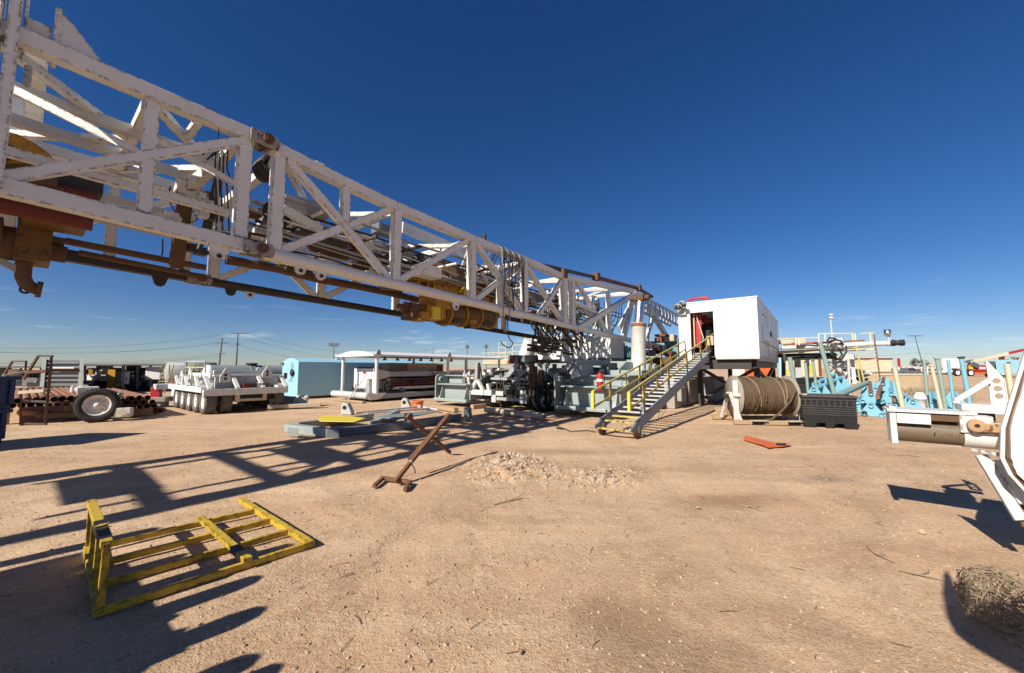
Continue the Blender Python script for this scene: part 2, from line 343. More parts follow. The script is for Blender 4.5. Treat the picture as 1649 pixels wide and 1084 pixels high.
def build_ground():
    rad = [0.0, .5]
    while rad[-1] < 6000: rad.append(rad[-1]*(1.017 if rad[-1] < 14 else 1.05)+ .003)
    rad = np.array(rad); n = 640
    # finer spokes ahead of the lens, coarser behind
    ang = np.concatenate([np.linspace(-1.1, 1.1, 520, endpoint=False), np.linspace(1.1, 2*math.pi-1.1, 120, endpoint=False)])
    vs = []
    for r in rad:
        for a in ang:
            x, y = r*math.sin(a), r*math.cos(a)
            vs.append((x, y, gz(x, y) if r < 120 else -.012))
    m = len(rad); i = np.arange(n); fs = []
    for k in range(m-1):
        q = np.stack([k*n+i, k*n+(i+1) % n, (k+1)*n+(i+1) % n, (k+1)*n+i], 1); fs += q[:, ::-1].tolist()
    me = bpy.data.meshes.new('ground'); me.from_pydata(vs, [], fs); me.polygons.foreach_set('use_smooth', [True]*len(fs)); me.update()
    o = bpy.data.objects.new('ground', me); COL.objects.link(o); o['kind'] = 'structure'
    mt = bpy.data.materials.new('sand'); mt.use_nodes = True; t = mt.node_tree; b = t.nodes['Principled BSDF']
    tc = nd(t, 'ShaderNodeTexCoord'); v = tc.outputs['Object']
    def nz(sc, det=6, ro=.6, dis=0.0):
        q = nd(t, 'ShaderNodeTexNoise', Scale=sc, Detail=float(det), Roughness=ro, Distortion=dis); t.links.new(v, q.inputs['Vector']); return q.outputs['Fac']
    big, mid, fine, grain = nz(.16, 4), nz(1.1, 8, .65), nz(9, 8, .7), nz(90, 4, .7)
    c = mixrgb(t, ramp(t, big, .35, .68), (.52, .330, .190), (.61, .43, .27))
    c = mixrgb(t, ramp(t, mid, .42, .78), c, (.46, .285, .17))
    c = mixrgb(t, math_(t, 'MULTIPLY', ramp(t, fine, .5, .78), .75), c, (.68, .52, .36))
    c = mixrgb(t, math_(t, 'MULTIPLY', ramp(t, grain, .52, .68), .55), c, (.23, .135, .08))
    c = mixrgb(t, math_(t, 'MULTIPLY', ramp(t, grain, .47, .33), .6), c, (.76, .60, .45))
    # worn lanes and loose drifts, drawn out along the way the trucks drive
    mpl = nd(t, 'ShaderNodeMapping'); mpl.inputs['Rotation'].default_value = (0, 0, R_(62)); mpl.inputs['Scale'].default_value = (.22, 1.5, 1); t.links.new(v, mpl.inputs[0])
    ln_ = nd(t, 'ShaderNodeTexNoise', Scale=1.0, Detail=7.0, Roughness=.6, Distortion=.8); t.links.new(mpl.outputs[0], ln_.inputs['Vector'])
    c = mixrgb(t, math_(t, 'MULTIPLY', ramp(t, ln_.outputs['Fac'], .5, .72), .55), c, (.44, .265, .155))
    c = mixrgb(t, math_(t, 'MULTIPLY', ramp(t, ln_.outputs['Fac'], .48, .3), .6), c, (.68, .50, .34))
    pt_ = nz(.55, 5, .7, 1.2)
    c = mixrgb(t, math_(t, 'MULTIPLY', ramp(t, pt_, .55, .7), .4), c, (.40, .235, .135))
    vo = nd(t, 'ShaderNodeTexVoronoi', Scale=46.0, Randomness=1.0); t.links.new(v, vo.inputs['Vector'])
    peb = ramp(t, vo.outputs['Distance'], .34, .20)
    sel = nd(t, 'ShaderNodeSeparateColor'); t.links.new(vo.outputs['Color'], sel.inputs[0])
    pm = math_(t, 'MULTIPLY', peb, ramp(t, sel.outputs[0], .72, .76))
    c = mixrgb(t, math_(t, 'MULTIPLY', pm, .7), c, mixrgb(t, sel.outputs[1], (.64, .50, .37), (.30, .2, .13)))
    gr2 = nz(38, 5, .75)
    c = mixrgb(t, math_(t, 'MULTIPLY', ramp(t, gr2, .54, .67), .75), c, (.28, .17, .095))
    c = mixrgb(t, math_(t, 'MULTIPLY', ramp(t, gr2, .44, .32), .4), c, (.74, .57, .40))
    gr3 = nz(15, 6, .8)
    c = mixrgb(t, math_(t, 'MULTIPLY', ramp(t, gr3, .56, .68), .55), c, (.32, .195, .11))
    c = mixrgb(t, math_(t, 'MULTIPLY', ramp(t, gr3, .43, .33), .5), c, (.72, .56, .40))
    wm = nd(t, 'ShaderNodeMix', _data_type='RGBA', _blend_type='MULTIPLY'); wm.inputs['Factor'].default_value = 1; wm.inputs['B'].default_value = (1.12, 1.11, 1.085, 1); t.links.new(c, wm.inputs['A']); c = wm.outputs['Result']
    # spilt-oil and damp stains with outlines of their own
    for (sx, sy, rx, ry, amt, colr) in [(.78, 2.65, .42, .40, .55, (.24, .14, .075)), (1.2, 2.4, .35, .3, .45, (.25, .15, .08)), (2.9, 5.2, .8, .28, .6, (.24, .135, .07)), (2.0, 6.6, 1.2, .16, .4, (.27, .17, .1)), (1.1, 8.0, 1.3, .3, .4, (.2, .13, .08)), (4.9, 6.1, .32, .22, .5, (.18, .15, .12)), (-1.6, 9.0, .8, .7, .35, (.24, .15, .09))]:
        mp = nd(t, 'ShaderNodeMapping'); mp.inputs['Location'].default_value = (-sx/rx, -sy/ry, 0); mp.inputs['Scale'].default_value = (1/rx, 1/ry, 1)
        t.links.new(v, mp.inputs[0]); ln = nd(t, 'ShaderNodeVectorMath', _operation='LENGTH'); t.links.new(mp.outputs[0], ln.inputs[0])
        q = math_(t, 'ADD', ln.outputs['Value'], math_(t, 'MULTIPLY', math_(t, 'SUBTRACT', mid, .5), 2.2))
        c = mixrgb(t, math_(t, 'MULTIPLY', ramp(t, q, 1.25, .3), amt), c, colr)
    t.links.new(c, b.inputs['Base Color']); b.inputs['Roughness'].default_value = .95; b.inputs['Specular IOR Level'].default_value = .15
    h = math_(t, 'ADD', math_(t, 'MULTIPLY', fine, .9), math_(t, 'ADD', math_(t, 'MULTIPLY', grain, .34), math_(t, 'MULTIPLY', pm, .5)))
    h = math_(t, 'ADD', h, math_(t, 'ADD', math_(t, 'MULTIPLY', mid, 1.4), math_(t, 'MULTIPLY', gr2, .75)))
    bp = nd(t, 'ShaderNodeBump', Strength=1.0, Distance=.034); t.links.new(h, bp.inputs['Height']); t.links.new(math_(t, 'ADD', math_(t, 'MULTIPLY', ramp(t, pt_, .62, .38), .65), .35), bp.inputs['Strength']); t.links.new(bp.outputs[0], b.inputs['Normal'])
    o.data.materials.append(mt)
build_ground()

ICO_V = None
def ico():
    global ICO_V
    if ICO_V is None:
        p = (1+5**.5)/2
        v = np.array([(-1, p, 0), (1, p, 0), (-1, -p, 0), (1, -p, 0), (0, -1, p), (0, 1, p), (0, -1, -p), (0, 1, -p), (p, 0, -1), (p, 0, 1), (-p, 0, -1), (-p, 0, 1)])/math.sqrt(1+p*p)
        f = [(0, 11, 5), (0, 5, 1), (0, 1, 7), (0, 7, 10), (0, 10, 11), (1, 5, 9), (5, 11, 4), (11, 10, 2), (10, 7, 6), (7, 1, 8), (3, 9, 4), (3, 4, 2), (3, 2, 6), (3, 6, 8), (3, 8, 9), (4, 9, 5), (2, 4, 11), (6, 2, 10), (8, 6, 7), (9, 8, 1)]
        ICO_V = (v, f)
    return ICO_V
def rocks(mb, spots, rng, two=False):
    v, f = ico()
    for (x, y, z, s) in spots:
        k = v*(rng.uniform(.65, 1.25, (12, 1)))*np.array([1, rng.uniform(.6, 1), rng.uniform(.45, .85)])*s
        a = rng.uniform(0, 6.28); ca, sa = math.cos(a), math.sin(a)
        k = np.stack([k[:, 0]*ca-k[:, 1]*sa+x, k[:, 0]*sa+k[:, 1]*ca+y, k[:, 2]+z], 1)
        if two: mb.m = 1 if rng.random() < .35 else 0
        mb.add(k.tolist(), f)
paint('stone_pale', (.47, .345, .225), rust=0, rough=.95, dirt=.5, dirtcol=(.42, .28, .18), scale=6)
paint('caliche', (.45, .35, .25), rust=0, rough=.95, dirt=.4, dirtcol=(.42, .3, .2), scale=6)
paint('stone_brown', (.36, .24, .15), rust=0, rough=.95, dirt=.5, dirtcol=(.2, .13, .085), scale=6)
paint('twig_dark', (.12, .08, .05), rust=.2, rough=.9, dirt=.4)
rng = np.random.default_rng(5)
def scatter(n, smin, smax, rmax, pw):
    out = []
    for _ in range(n):
        d = 1.6+(rmax-1.6)*rng.random()**pw; a = rng.uniform(-.98, .98)
        x, y = d*math.sin(a), d*math.cos(a); s = smin+(smax-smin)*rng.random()**5
        out.append((x, y, gz(x, y)+s*.15, s))
    return out
mb = MB(); rocks(mb, scatter(12000, .003, .017, 13, 1.1), rng); solo('gravel', mb, 'stone_pale', 'pale gravel strewn over the sandy yard', 'gravel', (0, 0, 0), kind='stuff')
mb = MB(); rocks(mb, scatter(8000, .003, .018, 13, 1.1), rng); solo('dark_gravel', mb, 'stone_brown', 'brown pebbles strewn over the sandy yard', 'gravel', (0, 0, 0), kind='stuff')
# heap of broken caliche in the middle of the yard: two lobes
sp = []; 
def heap(n, u0, u1, v0, v1, hmax, smax):
    c = (G(u0, (v0+v1)/2)+G(u1, (v0+v1)/2))/2; w = (G(u1, (v0+v1)/2)-G(u0, (v0+v1)/2)).length/2; dd = (G((u0+u1)/2, v0)-G((u0+u1)/2, v1)).length/2
    for _ in range(n):
        a, b = rng.normal(0, .42, 2); q = math.exp(-(a*a+b*b)*2.2)
        x, y = c.x+a*w+b*w*.25, c.y+b*dd; s = .007+(smax-.007)*rng.random()**4.5*(.3+.7*q)
        sp.append((x, y, gz(x, y)-s*.02, s))
heap(1500, 745, 895, 722, 782, 0, .085); heap(1100, 865, 1070, 746, 794, 0, .06); heap(700, 840, 925, 735, 790, 0, .05); heap(1100, 690, 1110, 712, 812, 0, .02)
mb = MB(); rocks(mb, sp, rng, True)
solo('rubble_heap', mb, ['caliche', 'stone_brown'], 'low heap of broken pale caliche rubble on the open ground', 'rubble', (G(850, 750).x, G(850, 750).y, 0), kind='stuff')
# single stones one can pick out
for (u, v, s, lb) in [(1485, 858, .035, 'pale stone alone on the sand left of the long beam shadow'), (1103, 912, .035, 'flat brown stone on the open foreground sand'), (839, 1052, .02, 'small dark stone at the bottom edge of the foreground'), (1124, 818, .028, 'small pale stone on sand below the rubble heap')]:
    p = G(u, v); mb = MB(); rocks(mb, [(p.x, p.y, s*.3, s)], rng); solo('stone', mb, 'stone_pale' if 'pale' in lb else 'stone_brown', lb, 'stone')
# dry litter: straw and bits of stick all over the yard
mb = MB()
for _ in range(300):
    d = 2+11*rng.random()**.8; a = rng.uniform(-.6, .98); x, y = d*math.sin(a), d*math.cos(a); l = rng.uniform(.02, .13)*(1+d*.06); t = rng.uniform(0, 6.28); z = gz(x, y)+.004
    u = Vector((math.cos(t)*l, math.sin(t)*l, 0)); p = Vector((x, y, z)); mb.path([p, p+u*.5+Vector((rng.uniform(-.01, .01), rng.uniform(-.01, .01), .006)), p+u], [.0028, .0024, .001], 3)
solo('dry_litter', mb, 'twig_dark', 'bits of dry straw and stick strewn over the sand', 'litter', (0, 0, 0), kind='stuff')
# twigs
for i, (pts, r, lb) in enumerate([([(795, 813), (815, 809), (842, 803)], .008, 'brown dry twig lying below the rubble heap'), ([(1395, 879), (1410, 893), (1440, 905)], .006, 'dry twig lying left of the tumbleweed'), ([(1445, 917), (1480, 926), (1515, 932)], .006, 'thin forked twig by the tumbleweed shadow'),
        ([(1190, 812), (1210, 816), (1228, 822)], .008, 'dark stick lying on the dusty ground right of the rubble'), ([(1440, 732), (1460, 733), (1484, 735)], .008, 'long thin stick lying under the white frame end'), ([(1000, 760), (1014, 772), (1035, 777)], .006, 'bent twig at the right end of the rubble heap')]):
    mb = MB(); w = [G(u, v) for u, v in pts]; w = [p+Z*(gz(p.x, p.y)+.012+.01*(k % 2)) for k, p in enumerate(w)]
    mb.path(w, r, 5); d = (w[2]-w[1]); mb.path([w[1], w[1]+d*.6+Vector((.04, .06, .015)), w[1]+d+Vector((.03, .12, .02))], r*.6, 4)
    solo('twig', mb, 'twig', lb, 'twig')
# ---------------------------------------------------------------- the mast: a lattice box on two faces, r = -7 (near) and r = -10.3 (far)
RN, RF = -7.0, -10.3
N = lambda u, v: P(u, v, RN)
mast = thing('drilling_mast', 'long white lattice drilling mast laid almost level over the rig', 'mast', L(17, -8.65, 0))
SH = R*(RF-RN)
def both(name, p, q, w, h, up=None, ext=0.0, mat='mast_white', far=True, round_=False, bevel=0.006):
    for d in ((Vector((0, 0, 0)), SH) if far else (Vector((0, 0, 0)),)):
        mb = MB()
        if round_: mb.tube(p+d, q+d, w/2, 16)
        else: mb.bar(p+d, q+d, w, h, up, ext)
        part(name, mb, mat, mast, bevel=0 if round_ else bevel)
# upper section
both('top_chord', L(-7.5, RN, 5.62), N(402, 219), .18, .20, bevel=.012)
both('bottom_chord', L(-7.5, RN, 3.98), N(398, 398), .18, .20, bevel=.012, far=False)
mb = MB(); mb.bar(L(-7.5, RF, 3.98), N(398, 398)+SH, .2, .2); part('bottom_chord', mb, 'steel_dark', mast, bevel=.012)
def ch(a, top):  # height of a chord of the upper section at station a
    p, q = (L(-7.5, RN, 5.62), N(402, 219)) if top else (L(-7.5, RN, 3.98), N(398, 398))
    t = (a-p.dot(A))/(q-p).dot(A); return p.z+(q.z-p.z)*t
for a in (-7.4, -6.1, -4.8, -3.4, -2.0): both('upright_post', L(a, RN, ch(a, 0)+.12), L(a, RN, ch(a, 1)-.12), .14, .2, A)
p1 = N(238, 260); a1 = p1.dot(A); both('upright_post', L(a1, RN, ch(a1, 0)+.12), L(a1, RN, ch(a1, 1)-.1), .12, .15, A)
p2 = N(390, 300); a2 = p2.dot(A); both('upright_post', L(a2, RN, ch(a2, 0)+.12), L(a2, RN, ch(a2, 1)-.1), .14, .19, A)
for (a, b) in ((-7.3, -6.2), (-4.7, -6.0), (-4.7, -3.5)): both('diagonal_brace', L(a, RN, ch(a, 0)+.1), L(b, RN, ch(b, 1)-.1), .12, .12)
both('diagonal_brace', N(-30, 292), N(407, 226)+R*.02, .11, .13)
# heavy upright with a flange rising past the top chord
pu = N(16, 100); au = pu.dot(A)
mb = MB(); mb.obox(L(au, RN+.02, 4.95), A*.045, R*.12, Z*1.30); mb.obox(L(au-.09, RN-.02, 4.95), A*.012, R*.16, Z*1.37); mb.obox(L(au+.075, RN-.06, 5.75), A*.012, R*.04, Z*.5); part('upright_plate', mb, 'mast_white', mast, bevel=.006)
mb = MB(); mb.obox(L(au, RF-.02, 4.95), A*.10, R*.16, Z*1.35); part('upright_plate', mb, 'mast_white', mast, bevel=.006)
mb = MB()
for i in range(3): mb.tube(L(au+.13, RN+.05, 5.0+i*.075), L(au+.13, RN-.08, 5.0+i*.075), .032, 10)
part('pin_boss', mb, 'grey', mast)
# triangular gusset, second upright fin and the beams between the chords at the top
aq = N(122, 80).dot(A)
mb = MB(); mb.prism([L(aq-.14, RN-.08, 5.53), L(aq+.20, RN-.08, 5.50), L(aq+.21, RN-.08, 5.66), L(aq-.03, RN-.08, 5.95), L(aq-.14, RN-.08, 6.06)], R*.045); mb.obox(L(aq-.16, RN-.25, 5.80), A*.025, R*.22, Z*.28); part('gusset_plate', mb, 'mast_white', mast, bevel=.004)
mb = MB(); mb.bar(L(aq-.3, RN-.1, 5.75), L(aq-.3, RF+.1, 5.75), .2, .16); part('cross_beam', mb, 'mast_white', mast)
mb = MB(); mb.tube(N(133, 89), N(311, 170), .016, 8); part('stay_rod', mb, 'mast_white', mast)
mb = MB(); b1 = N(322, 180); mb.obox(b1+R*-.06+Z*-.02, A*.075, R*.05, Z*.13); mb.obox(b1+R*-.35-Z*.13, A*.05, R*.3, Z*.05); part('stay_bracket', mb, 'mast_white', mast, bevel=.005)
mb = MB(); mb.path([N(333, 174), N(345, 176), N(352, 188), N(353, 202), N(350, 240)], .007, 5); part('cable', mb, 'hose', mast)
for a in (-6.8, -5.4, -4.0, -2.6, -1.0): mb = MB(); mb.bar(L(a, RN-.1, ch(a, 1)), L(a, RF+.1, ch(a, 1)), .14, .16); part('cross_beam', mb, 'mast_white', mast)
for a in (a1, a2): mb = MB(); mb.bar(L(a, RN-.1, ch(a, 1)), L(a, RF+.1, ch(a, 1)), .13, .16); part('cross_beam', mb, 'mast_white', mast)
st = [-5.4, -2.6, -.5, a1, a2]
for i in range(len(st)-1):
    a, b = st[i], st[i+1]; m_ = (RN+RF)/2
    for (ra, rb_) in ((RN-.12, m_), (RF+.12, m_)):
        mb = MB(); mb.bar(L(a, ra, ch(a, 1)-.03), L(b, rb_, ch(b, 1)-.03), .12, .1); part('lacing_bar', mb, 'mast_white', mast)
# an inner long rail and its twin
for (r, z0, z1) in ((-8.15, 5.5, 5.33), (-9.2, 5.5, 5.33)):
    mb = MB(); mb.bar(L(-5, r, z0), L(2.0, r, z1), .14, .15); part('inner_rail', mb, 'grey_light', mast)
for (r, z) in ((-7.6, 4.35), (-9.75, 4.35), (-9.75, 4.75)):
    mb = MB(); mb.bar(L(-6, r, z+.06), L(2.0, r, z-.06), .10, .12); part('guide_rail', mb, 'grey_light' if r < -9 else 'mast_white', mast)
for (a, b) in ((-2.5, -.6), (-.4, a1), (a1+.1, a2)):   # near-face to centre struts high up
    mb = MB(); mb.bar(L(a, -8.15, 5.4), L(b, RN-.1, 4.6), .1, .1); part('strut', mb, 'mast_white', mast)

# lower section: round bottom chord, box top chord
LB = [(424, 406), (620, 455), (800, 497.5), (910, 524), (1014, 549)]
LT = [(440, 241), (551, 295), (637, 335), (762, 388), (848, 420), (908, 447), (1024, 470)]
def chain(name, pts, w, round_, mat='mast_white'):
    for d in (Vector((0, 0, 0)), SH):
        ws = [N(*q)+d for q in pts]; mb = MB()
        if round_: mb.path(ws, w/2, 16)
        else:
            for i in range(len(ws)-1): mb.bar(ws[i], ws[i+1], w, w, Z, .004*(i % 2))
        part(name, mb, mat, mast, bevel=0 if round_ else .01)
LB3 = [L(2.33, RN, 3.58), L(8.2, RN, 3.39), L(12.3, RN, 3.24), L(19.5, RN, 3.0)]
for d in (Vector((0, 0, 0)), SH):
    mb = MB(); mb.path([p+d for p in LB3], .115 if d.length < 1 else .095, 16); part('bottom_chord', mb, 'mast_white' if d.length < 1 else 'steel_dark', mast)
    tp = [L(2.35, RN, 5.40), L(3.6, RN, 5.27), L(4.8, RN, 5.18), L(7.24, RN, 5.10), L(9.7, RN, 5.06), L(12.0, RN, 4.97), N(1022, 470)]
    mb = MB()
    for i in range(len(tp)-1): mb.bar(tp[i]+d, tp[i+1]+d, .19, .2, Z, .003*(i % 2)+.002)
    part('top_chord', mb, 'mast_white', mast, bevel=.008)
posts = [((450.5, 250), (439, 402), .19), ((638, 340), (636, 452), .19), ((760.5, 391), (757.7, 482), .2), ((844.7, 424), (843.5, 503), .21), ((907.7, 450), (906.6, 520), .26), ((921.6, 450), (920.5, 527), .22), ((979.5, 470), (979.5, 537), .2)]
for (p, q, w) in posts:
    a = (N(*p).dot(A)+N(*q).dot(A))/2; both('upright_post', L(a, RN, N(*p).z), L(a, RN, N(*q).z), w*.85, w, A)
for (p, q, w) in [((555.5, 300), (555, 358), .15), ((805, 452), (805, 496), .16)]: both('short_post', N(*p), N(*q), w, w, A)
diags = [((462, 258), (551, 360)), ((551, 360), (627, 450)), ((446, 406), (632, 337)), ((642, 452), (752, 388)), ((765, 390), (806, 448.5)), ((806, 448.5), (842, 503)), ((765, 483), (843.5, 423)),
         ((849, 430), (881, 480)), ((881, 480), (906, 517)), ((868, 506), (904, 452)), ((928, 452), (979, 537)), ((926, 486), (962, 505)), ((927, 530), (1022, 473))]
for i, (p, q) in enumerate(diags): 
    big = i == len(diags)-1
    both('diagonal_brace', N(*p)+R*(.05 if big else -.015*(i % 3)), N(*q)+R*(.05 if big else -.015*(i % 3)), .2 if big else .13, .22 if big else .145, far=not big)
# foot of the mast: A-shaped legs and the ladder arm
for (p, q, w) in [((1020, 474), (1004, 542), .26), ((1043, 493), (1080, 553), .26), ((1052, 510), (1040, 545), .2), ((1012, 498), (998, 527), .2)]:
    both('foot_leg', N(*p), N(*q), w*.8, w, A)
for d in (Vector((0, 0, 0)), SH): mb = MB(); mb.bar(L(19.4, RN, 3.0)+d, L(24, RN, 2.85)+d, .25, .3); part('foot_beam', mb, 'mast_white', mast)
# ladder arm running on past the foot
t0, t1 = P(1036, 478, RN), P(1092, 508, RN); b0, b1_ = P(1036, 494, RN), P(1092, 524, RN)
mb = MB()
for d in (0, -.5):
    mb.bar(t0+R*d, t1+R*d, .09, .12); mb.bar(b0+R*d, b1_+R*d, .09, .12)
    for i in range(11): k = i/10; mb.bar(t0.lerp(t1, k)+R*d, b0.lerp(b1_, k)+R*d, .09, .12, A)
part('ladder_arm', mb, 'grey_light', mast)
# cross beams and lacing between the faces
sta = [2.6, 4.85, 7.3, 9.75, 12.1, 16.0, 19.0]
def zt(a): 
    for i in range(len(tp)-1):
        p, q = tp[i], tp[i+1]; x, y = p.dot(A), q.dot(A)
        if a <= y or i == len(tp)-2: return p.z+(q.z-p.z)*(a-x)/(y-x)
for i, a in enumerate(sta):
    mb = MB(); mb.bar(L(a, RN-.1, zt(a)), L(a, RF+.1, zt(a)), .14, .16); part('cross_beam', mb, 'mast_white', mast)
    if i < len(sta)-1:
        b = sta[i+1]
        for (x, y) in (((RN-.1), (RF+.1)),):
            mb = MB(); mb.bar(L(a, x, zt(a)-.05), L(b, y, zt(b)-.05), .1, .12); part('lacing_bar', mb, 'mast_white', mast)
            mb = MB(); mb.bar(L((a+b)/2, (x+y)/2, zt((a+b)/2)-.18), L(b, x, zt(b)-.12), .1, .1); part('lacing_bar', mb, 'mast_white', mast)
# pinned joint between the sections: ears and pins at the four chords
for r in (RN, RF):
    for (z0, a0) in ((5.42, 2.02), (3.60, 2.02)):
        mb = MB()
        for s_ in (-.11, .11):
            mb.prism([L(a0, r+s_, z0-.10), L(a0+.40, r+s_, z0-.115), L(a0+.43, r+s_, z0), L(a0+.38, r+s_, z0+.10), L(a0, r+s_, z0+.10)], R*.05)
        part('joint_ear', mb, 'joint_steel', mast, bevel=.004)
        mb = MB(); mb.tube(L(a0+.24, r-.22, z0), L(a0+.24, r+.24, z0), .075, 16); mb.tube(L(a0+.24, r+.24, z0), L(a0+.24, r+.26, z0), .05, 12); part('joint_pin', mb, 'rust_brown', mast)
# lugs under the chords
def lug(u, v, size=.16, mat='mast_white', r=RN, hole=True):
    p = P(u, v, r); mb = MB()
    mb.prism([p+A*-size*.9+Z*size*.8, p+A*size*.9+Z*size*.8, p+A*size*.5-Z*size*.5, p+A*size*.2-Z*size*.75, p-A*size*.2-Z*size*.75, p-A*size*.5-Z*size*.5], R*.04)
    part('lug', mb, mat, mast, bevel=.003)
    if hole: mb = MB(); mb.tube(p-R*.01-Z*size*.3, p+R*.055-Z*size*.3, size*.22, 12); part('lug_pin', mb, 'steel_dark', mast)
for q in [(352, 408), (483, 432), (516, 441), (733, 492), (808, 508)]: lug(*q)
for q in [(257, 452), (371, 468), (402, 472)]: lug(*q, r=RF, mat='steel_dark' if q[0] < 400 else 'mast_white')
mb = MB(); q = N(516, 270); mb.prism([q-A*.14-Z*.1, q+A*.14-Z*.12, q+A*.09+Z*.09, q-A*.07+Z*.11], -R*.05); mb.prism([q-A*.14-Z*.1-R*.12, q+A*.14-Z*.12-R*.12, q+A*.09+Z*.09-R*.12, q-A*.07+Z*.11-R*.12], -R*.05); mb.tube(q-R*.2, q+R*.03, .05, 12); part('pad_eye', mb, 'mast_white', mast)
mb = MB(); q = N(780, 389); mb.tube(q, q+Z*.12, .05, 10); mb.ball(q+Z*.15, .07); part('top_lamp', mb, 'steel_dark', mast)
# long pipes and cables on and in the mast
def longpipe(name, pts, r, mat, n=10): mb = MB(); mb.path(pts, r, n); part(name, mb, mat, mast)
longpipe('standpipe', [P(873, 427, RN-.05), P(960, 447, RN-.05)], .07, 'steel_dark')
longpipe('standpipe', [P(958, 446.5, RN-.05), P(1028, 464.5, RN-.05), P(1050, 478, RN-.05)], .09, 'red_dark')
for u, v in [(960, 446), (1028, 464), (906, 441)]: mb = MB(); mb.obox(P(u, v, RN), A*.14, R*.14, Z*.16); part('pipe_clamp', mb, 'rust_brown', mast, bevel=.02)
longpipe('riser_pipe', [L(.5, -10.05, 3.72), L(1.9, -10.05, 3.64), L(2.25, -10.05, 3.62)], .05, 'rust_brown')
for (r, z, rad, m_) in ((-9.9, 4.05, .10, 'rust_brown'), (-9.6, 4.35, .06, 'steel_dark'), (-9.9, 4.55, .05, 'grey_light'), (-8.9, 4.95, .05, 'grey_light'), (-8.2, 4.75, .035, 'hose_grey'), (-8.3, 4.55, .03, 'hose'), (-9.4, 4.8, .04, 'hose_grey'), (-7.6, 4.85, .03, 'hose_grey'), (-7.5, 4.62, .025, 'hose'), (-7.9, 4.3, .03, 'hose_grey')):
    pts = [L(2.6+k*1.0, r+.03*math.sin(k*1.7+z*9), z-.028*k+.03*math.sin(k*2.3+r*7)) for k in range(17)]
    longpipe('mast_pipe' if rad > .045 else 'service_line', pts, rad, m_, 8)
wk = [P(397, 341, -9.3), P(546, 383, -9.3), P(646, 409, -9.3), P(790, 447, -9.3)]
for i in range(3): mb = MB(); mb.bar(wk[i], wk[i+1], .35, .13); part('walkway_beam', mb, 'rust_brown', mast)
mb = MB(); mb.bar(P(648, 366, -8.3), P(754, 410, -8.3), .05, .3); part('cover_plate', mb, 'white', mast)
mb = MB(); mb.bar(P(538, 402, -10.0), P(650, 433, -10.0), .08, .34); part('cover_plate', mb, 'mast_white', mast)
for (u, v, r, sx, sz, m_) in [(470, 332, -8.0, .22, .14, 'grey_light'), (500, 338, -8.0, .30, .13, 'grey'), (620, 372, -8.9, .3, .12, 'grey_dark')]:
    p = P(u, v, r); mb = MB(); mb.obox(p, A*sx, R*.18, Z*sz); mb.obox(p+R*.185, A*sx*.9, R*.006, Z*sz*.85); part('junction_box', mb, m_, mast, bevel=.006)
# dark fittings, clamps and cables in the lower bay
for i in range(60):
    a = rng.uniform(2.4, 16); r = rng.uniform(-9.9, -8.0); z = rng.uniform(4.0, 4.95)-.03*(a-2)
    mb = MB(); mb.obox(L(a, r, z), A*rng.uniform(.06, .3), R*rng.uniform(.05, .16), Z*rng.uniform(.04, .11)); mb.tube(L(a-.2, r+.1, z-.1), L(a+.2, r+.12, z-.08), .03, 8)
    part('clamp_block', mb, ('steel_dark', 'rust_brown', 'grey_dark', 'mast_white')[i % 4], mast, bevel=.004)
for i in range(10):
    a = 2.7+i*.95; mb = MB()
    for k in range(3): p = L(a+.1*k, -8.2-.25*k, 4.75-.03*a); mb.path(arc(p, p+A*.7-R*.2, .16+.1*rng.random(), 9), .014, 5)
    part('slack_cable', mb, 'hose', mast)
for i in range(14):
    r = rng.uniform(-9.9, -7.5); z = rng.uniform(4.1, 4.95); ph = rng.uniform(0, 6)
    pts = [L(2.5+k*.8, r+.05*math.sin(k*.9+ph), z-.026*k+.035*math.sin(k*1.3+ph*2)) for k in range(20)]
    longpipe('service_line', pts, rng.uniform(.011, .03), ('hose', 'hose_grey', 'grey_light', 'steel_dark', 'mast_white')[i % 5], 6)
for i in range(7):
    a = 3.2+i*1.35; r = -8.0-.25*(i % 4); mb = MB(); mb.bar(L(a, r, 4.55-.03*a), L(a+1.1, r-.2, 4.5-.03*a), .3, .09); part('cable_tray', mb, ('steel_dark', 'rust_brown', 'mast_white')[i % 3], mast, bevel=.006)
for i in range(9):
    a = 12.4+i*.75; mb = MB(); mb.path(smooth([L(a, -7.6, 4.7), L(a+.2, -7.8, 4.1), L(a+.1, -8.1, 3.6), L(a-.3, -8.4, 3.3)]), .022, 6); part('slack_cable', mb, ('hose', 'rust_brown')[i % 2], mast)
for a in (13.3, 14.6, 17.5): mb = MB(); mb.bar(L(a, -8.4, 3.2), L(a+.15, -8.6, 4.9), .14, .16, A); part('inner_post', mb, 'mast_white', mast, bevel=.006)
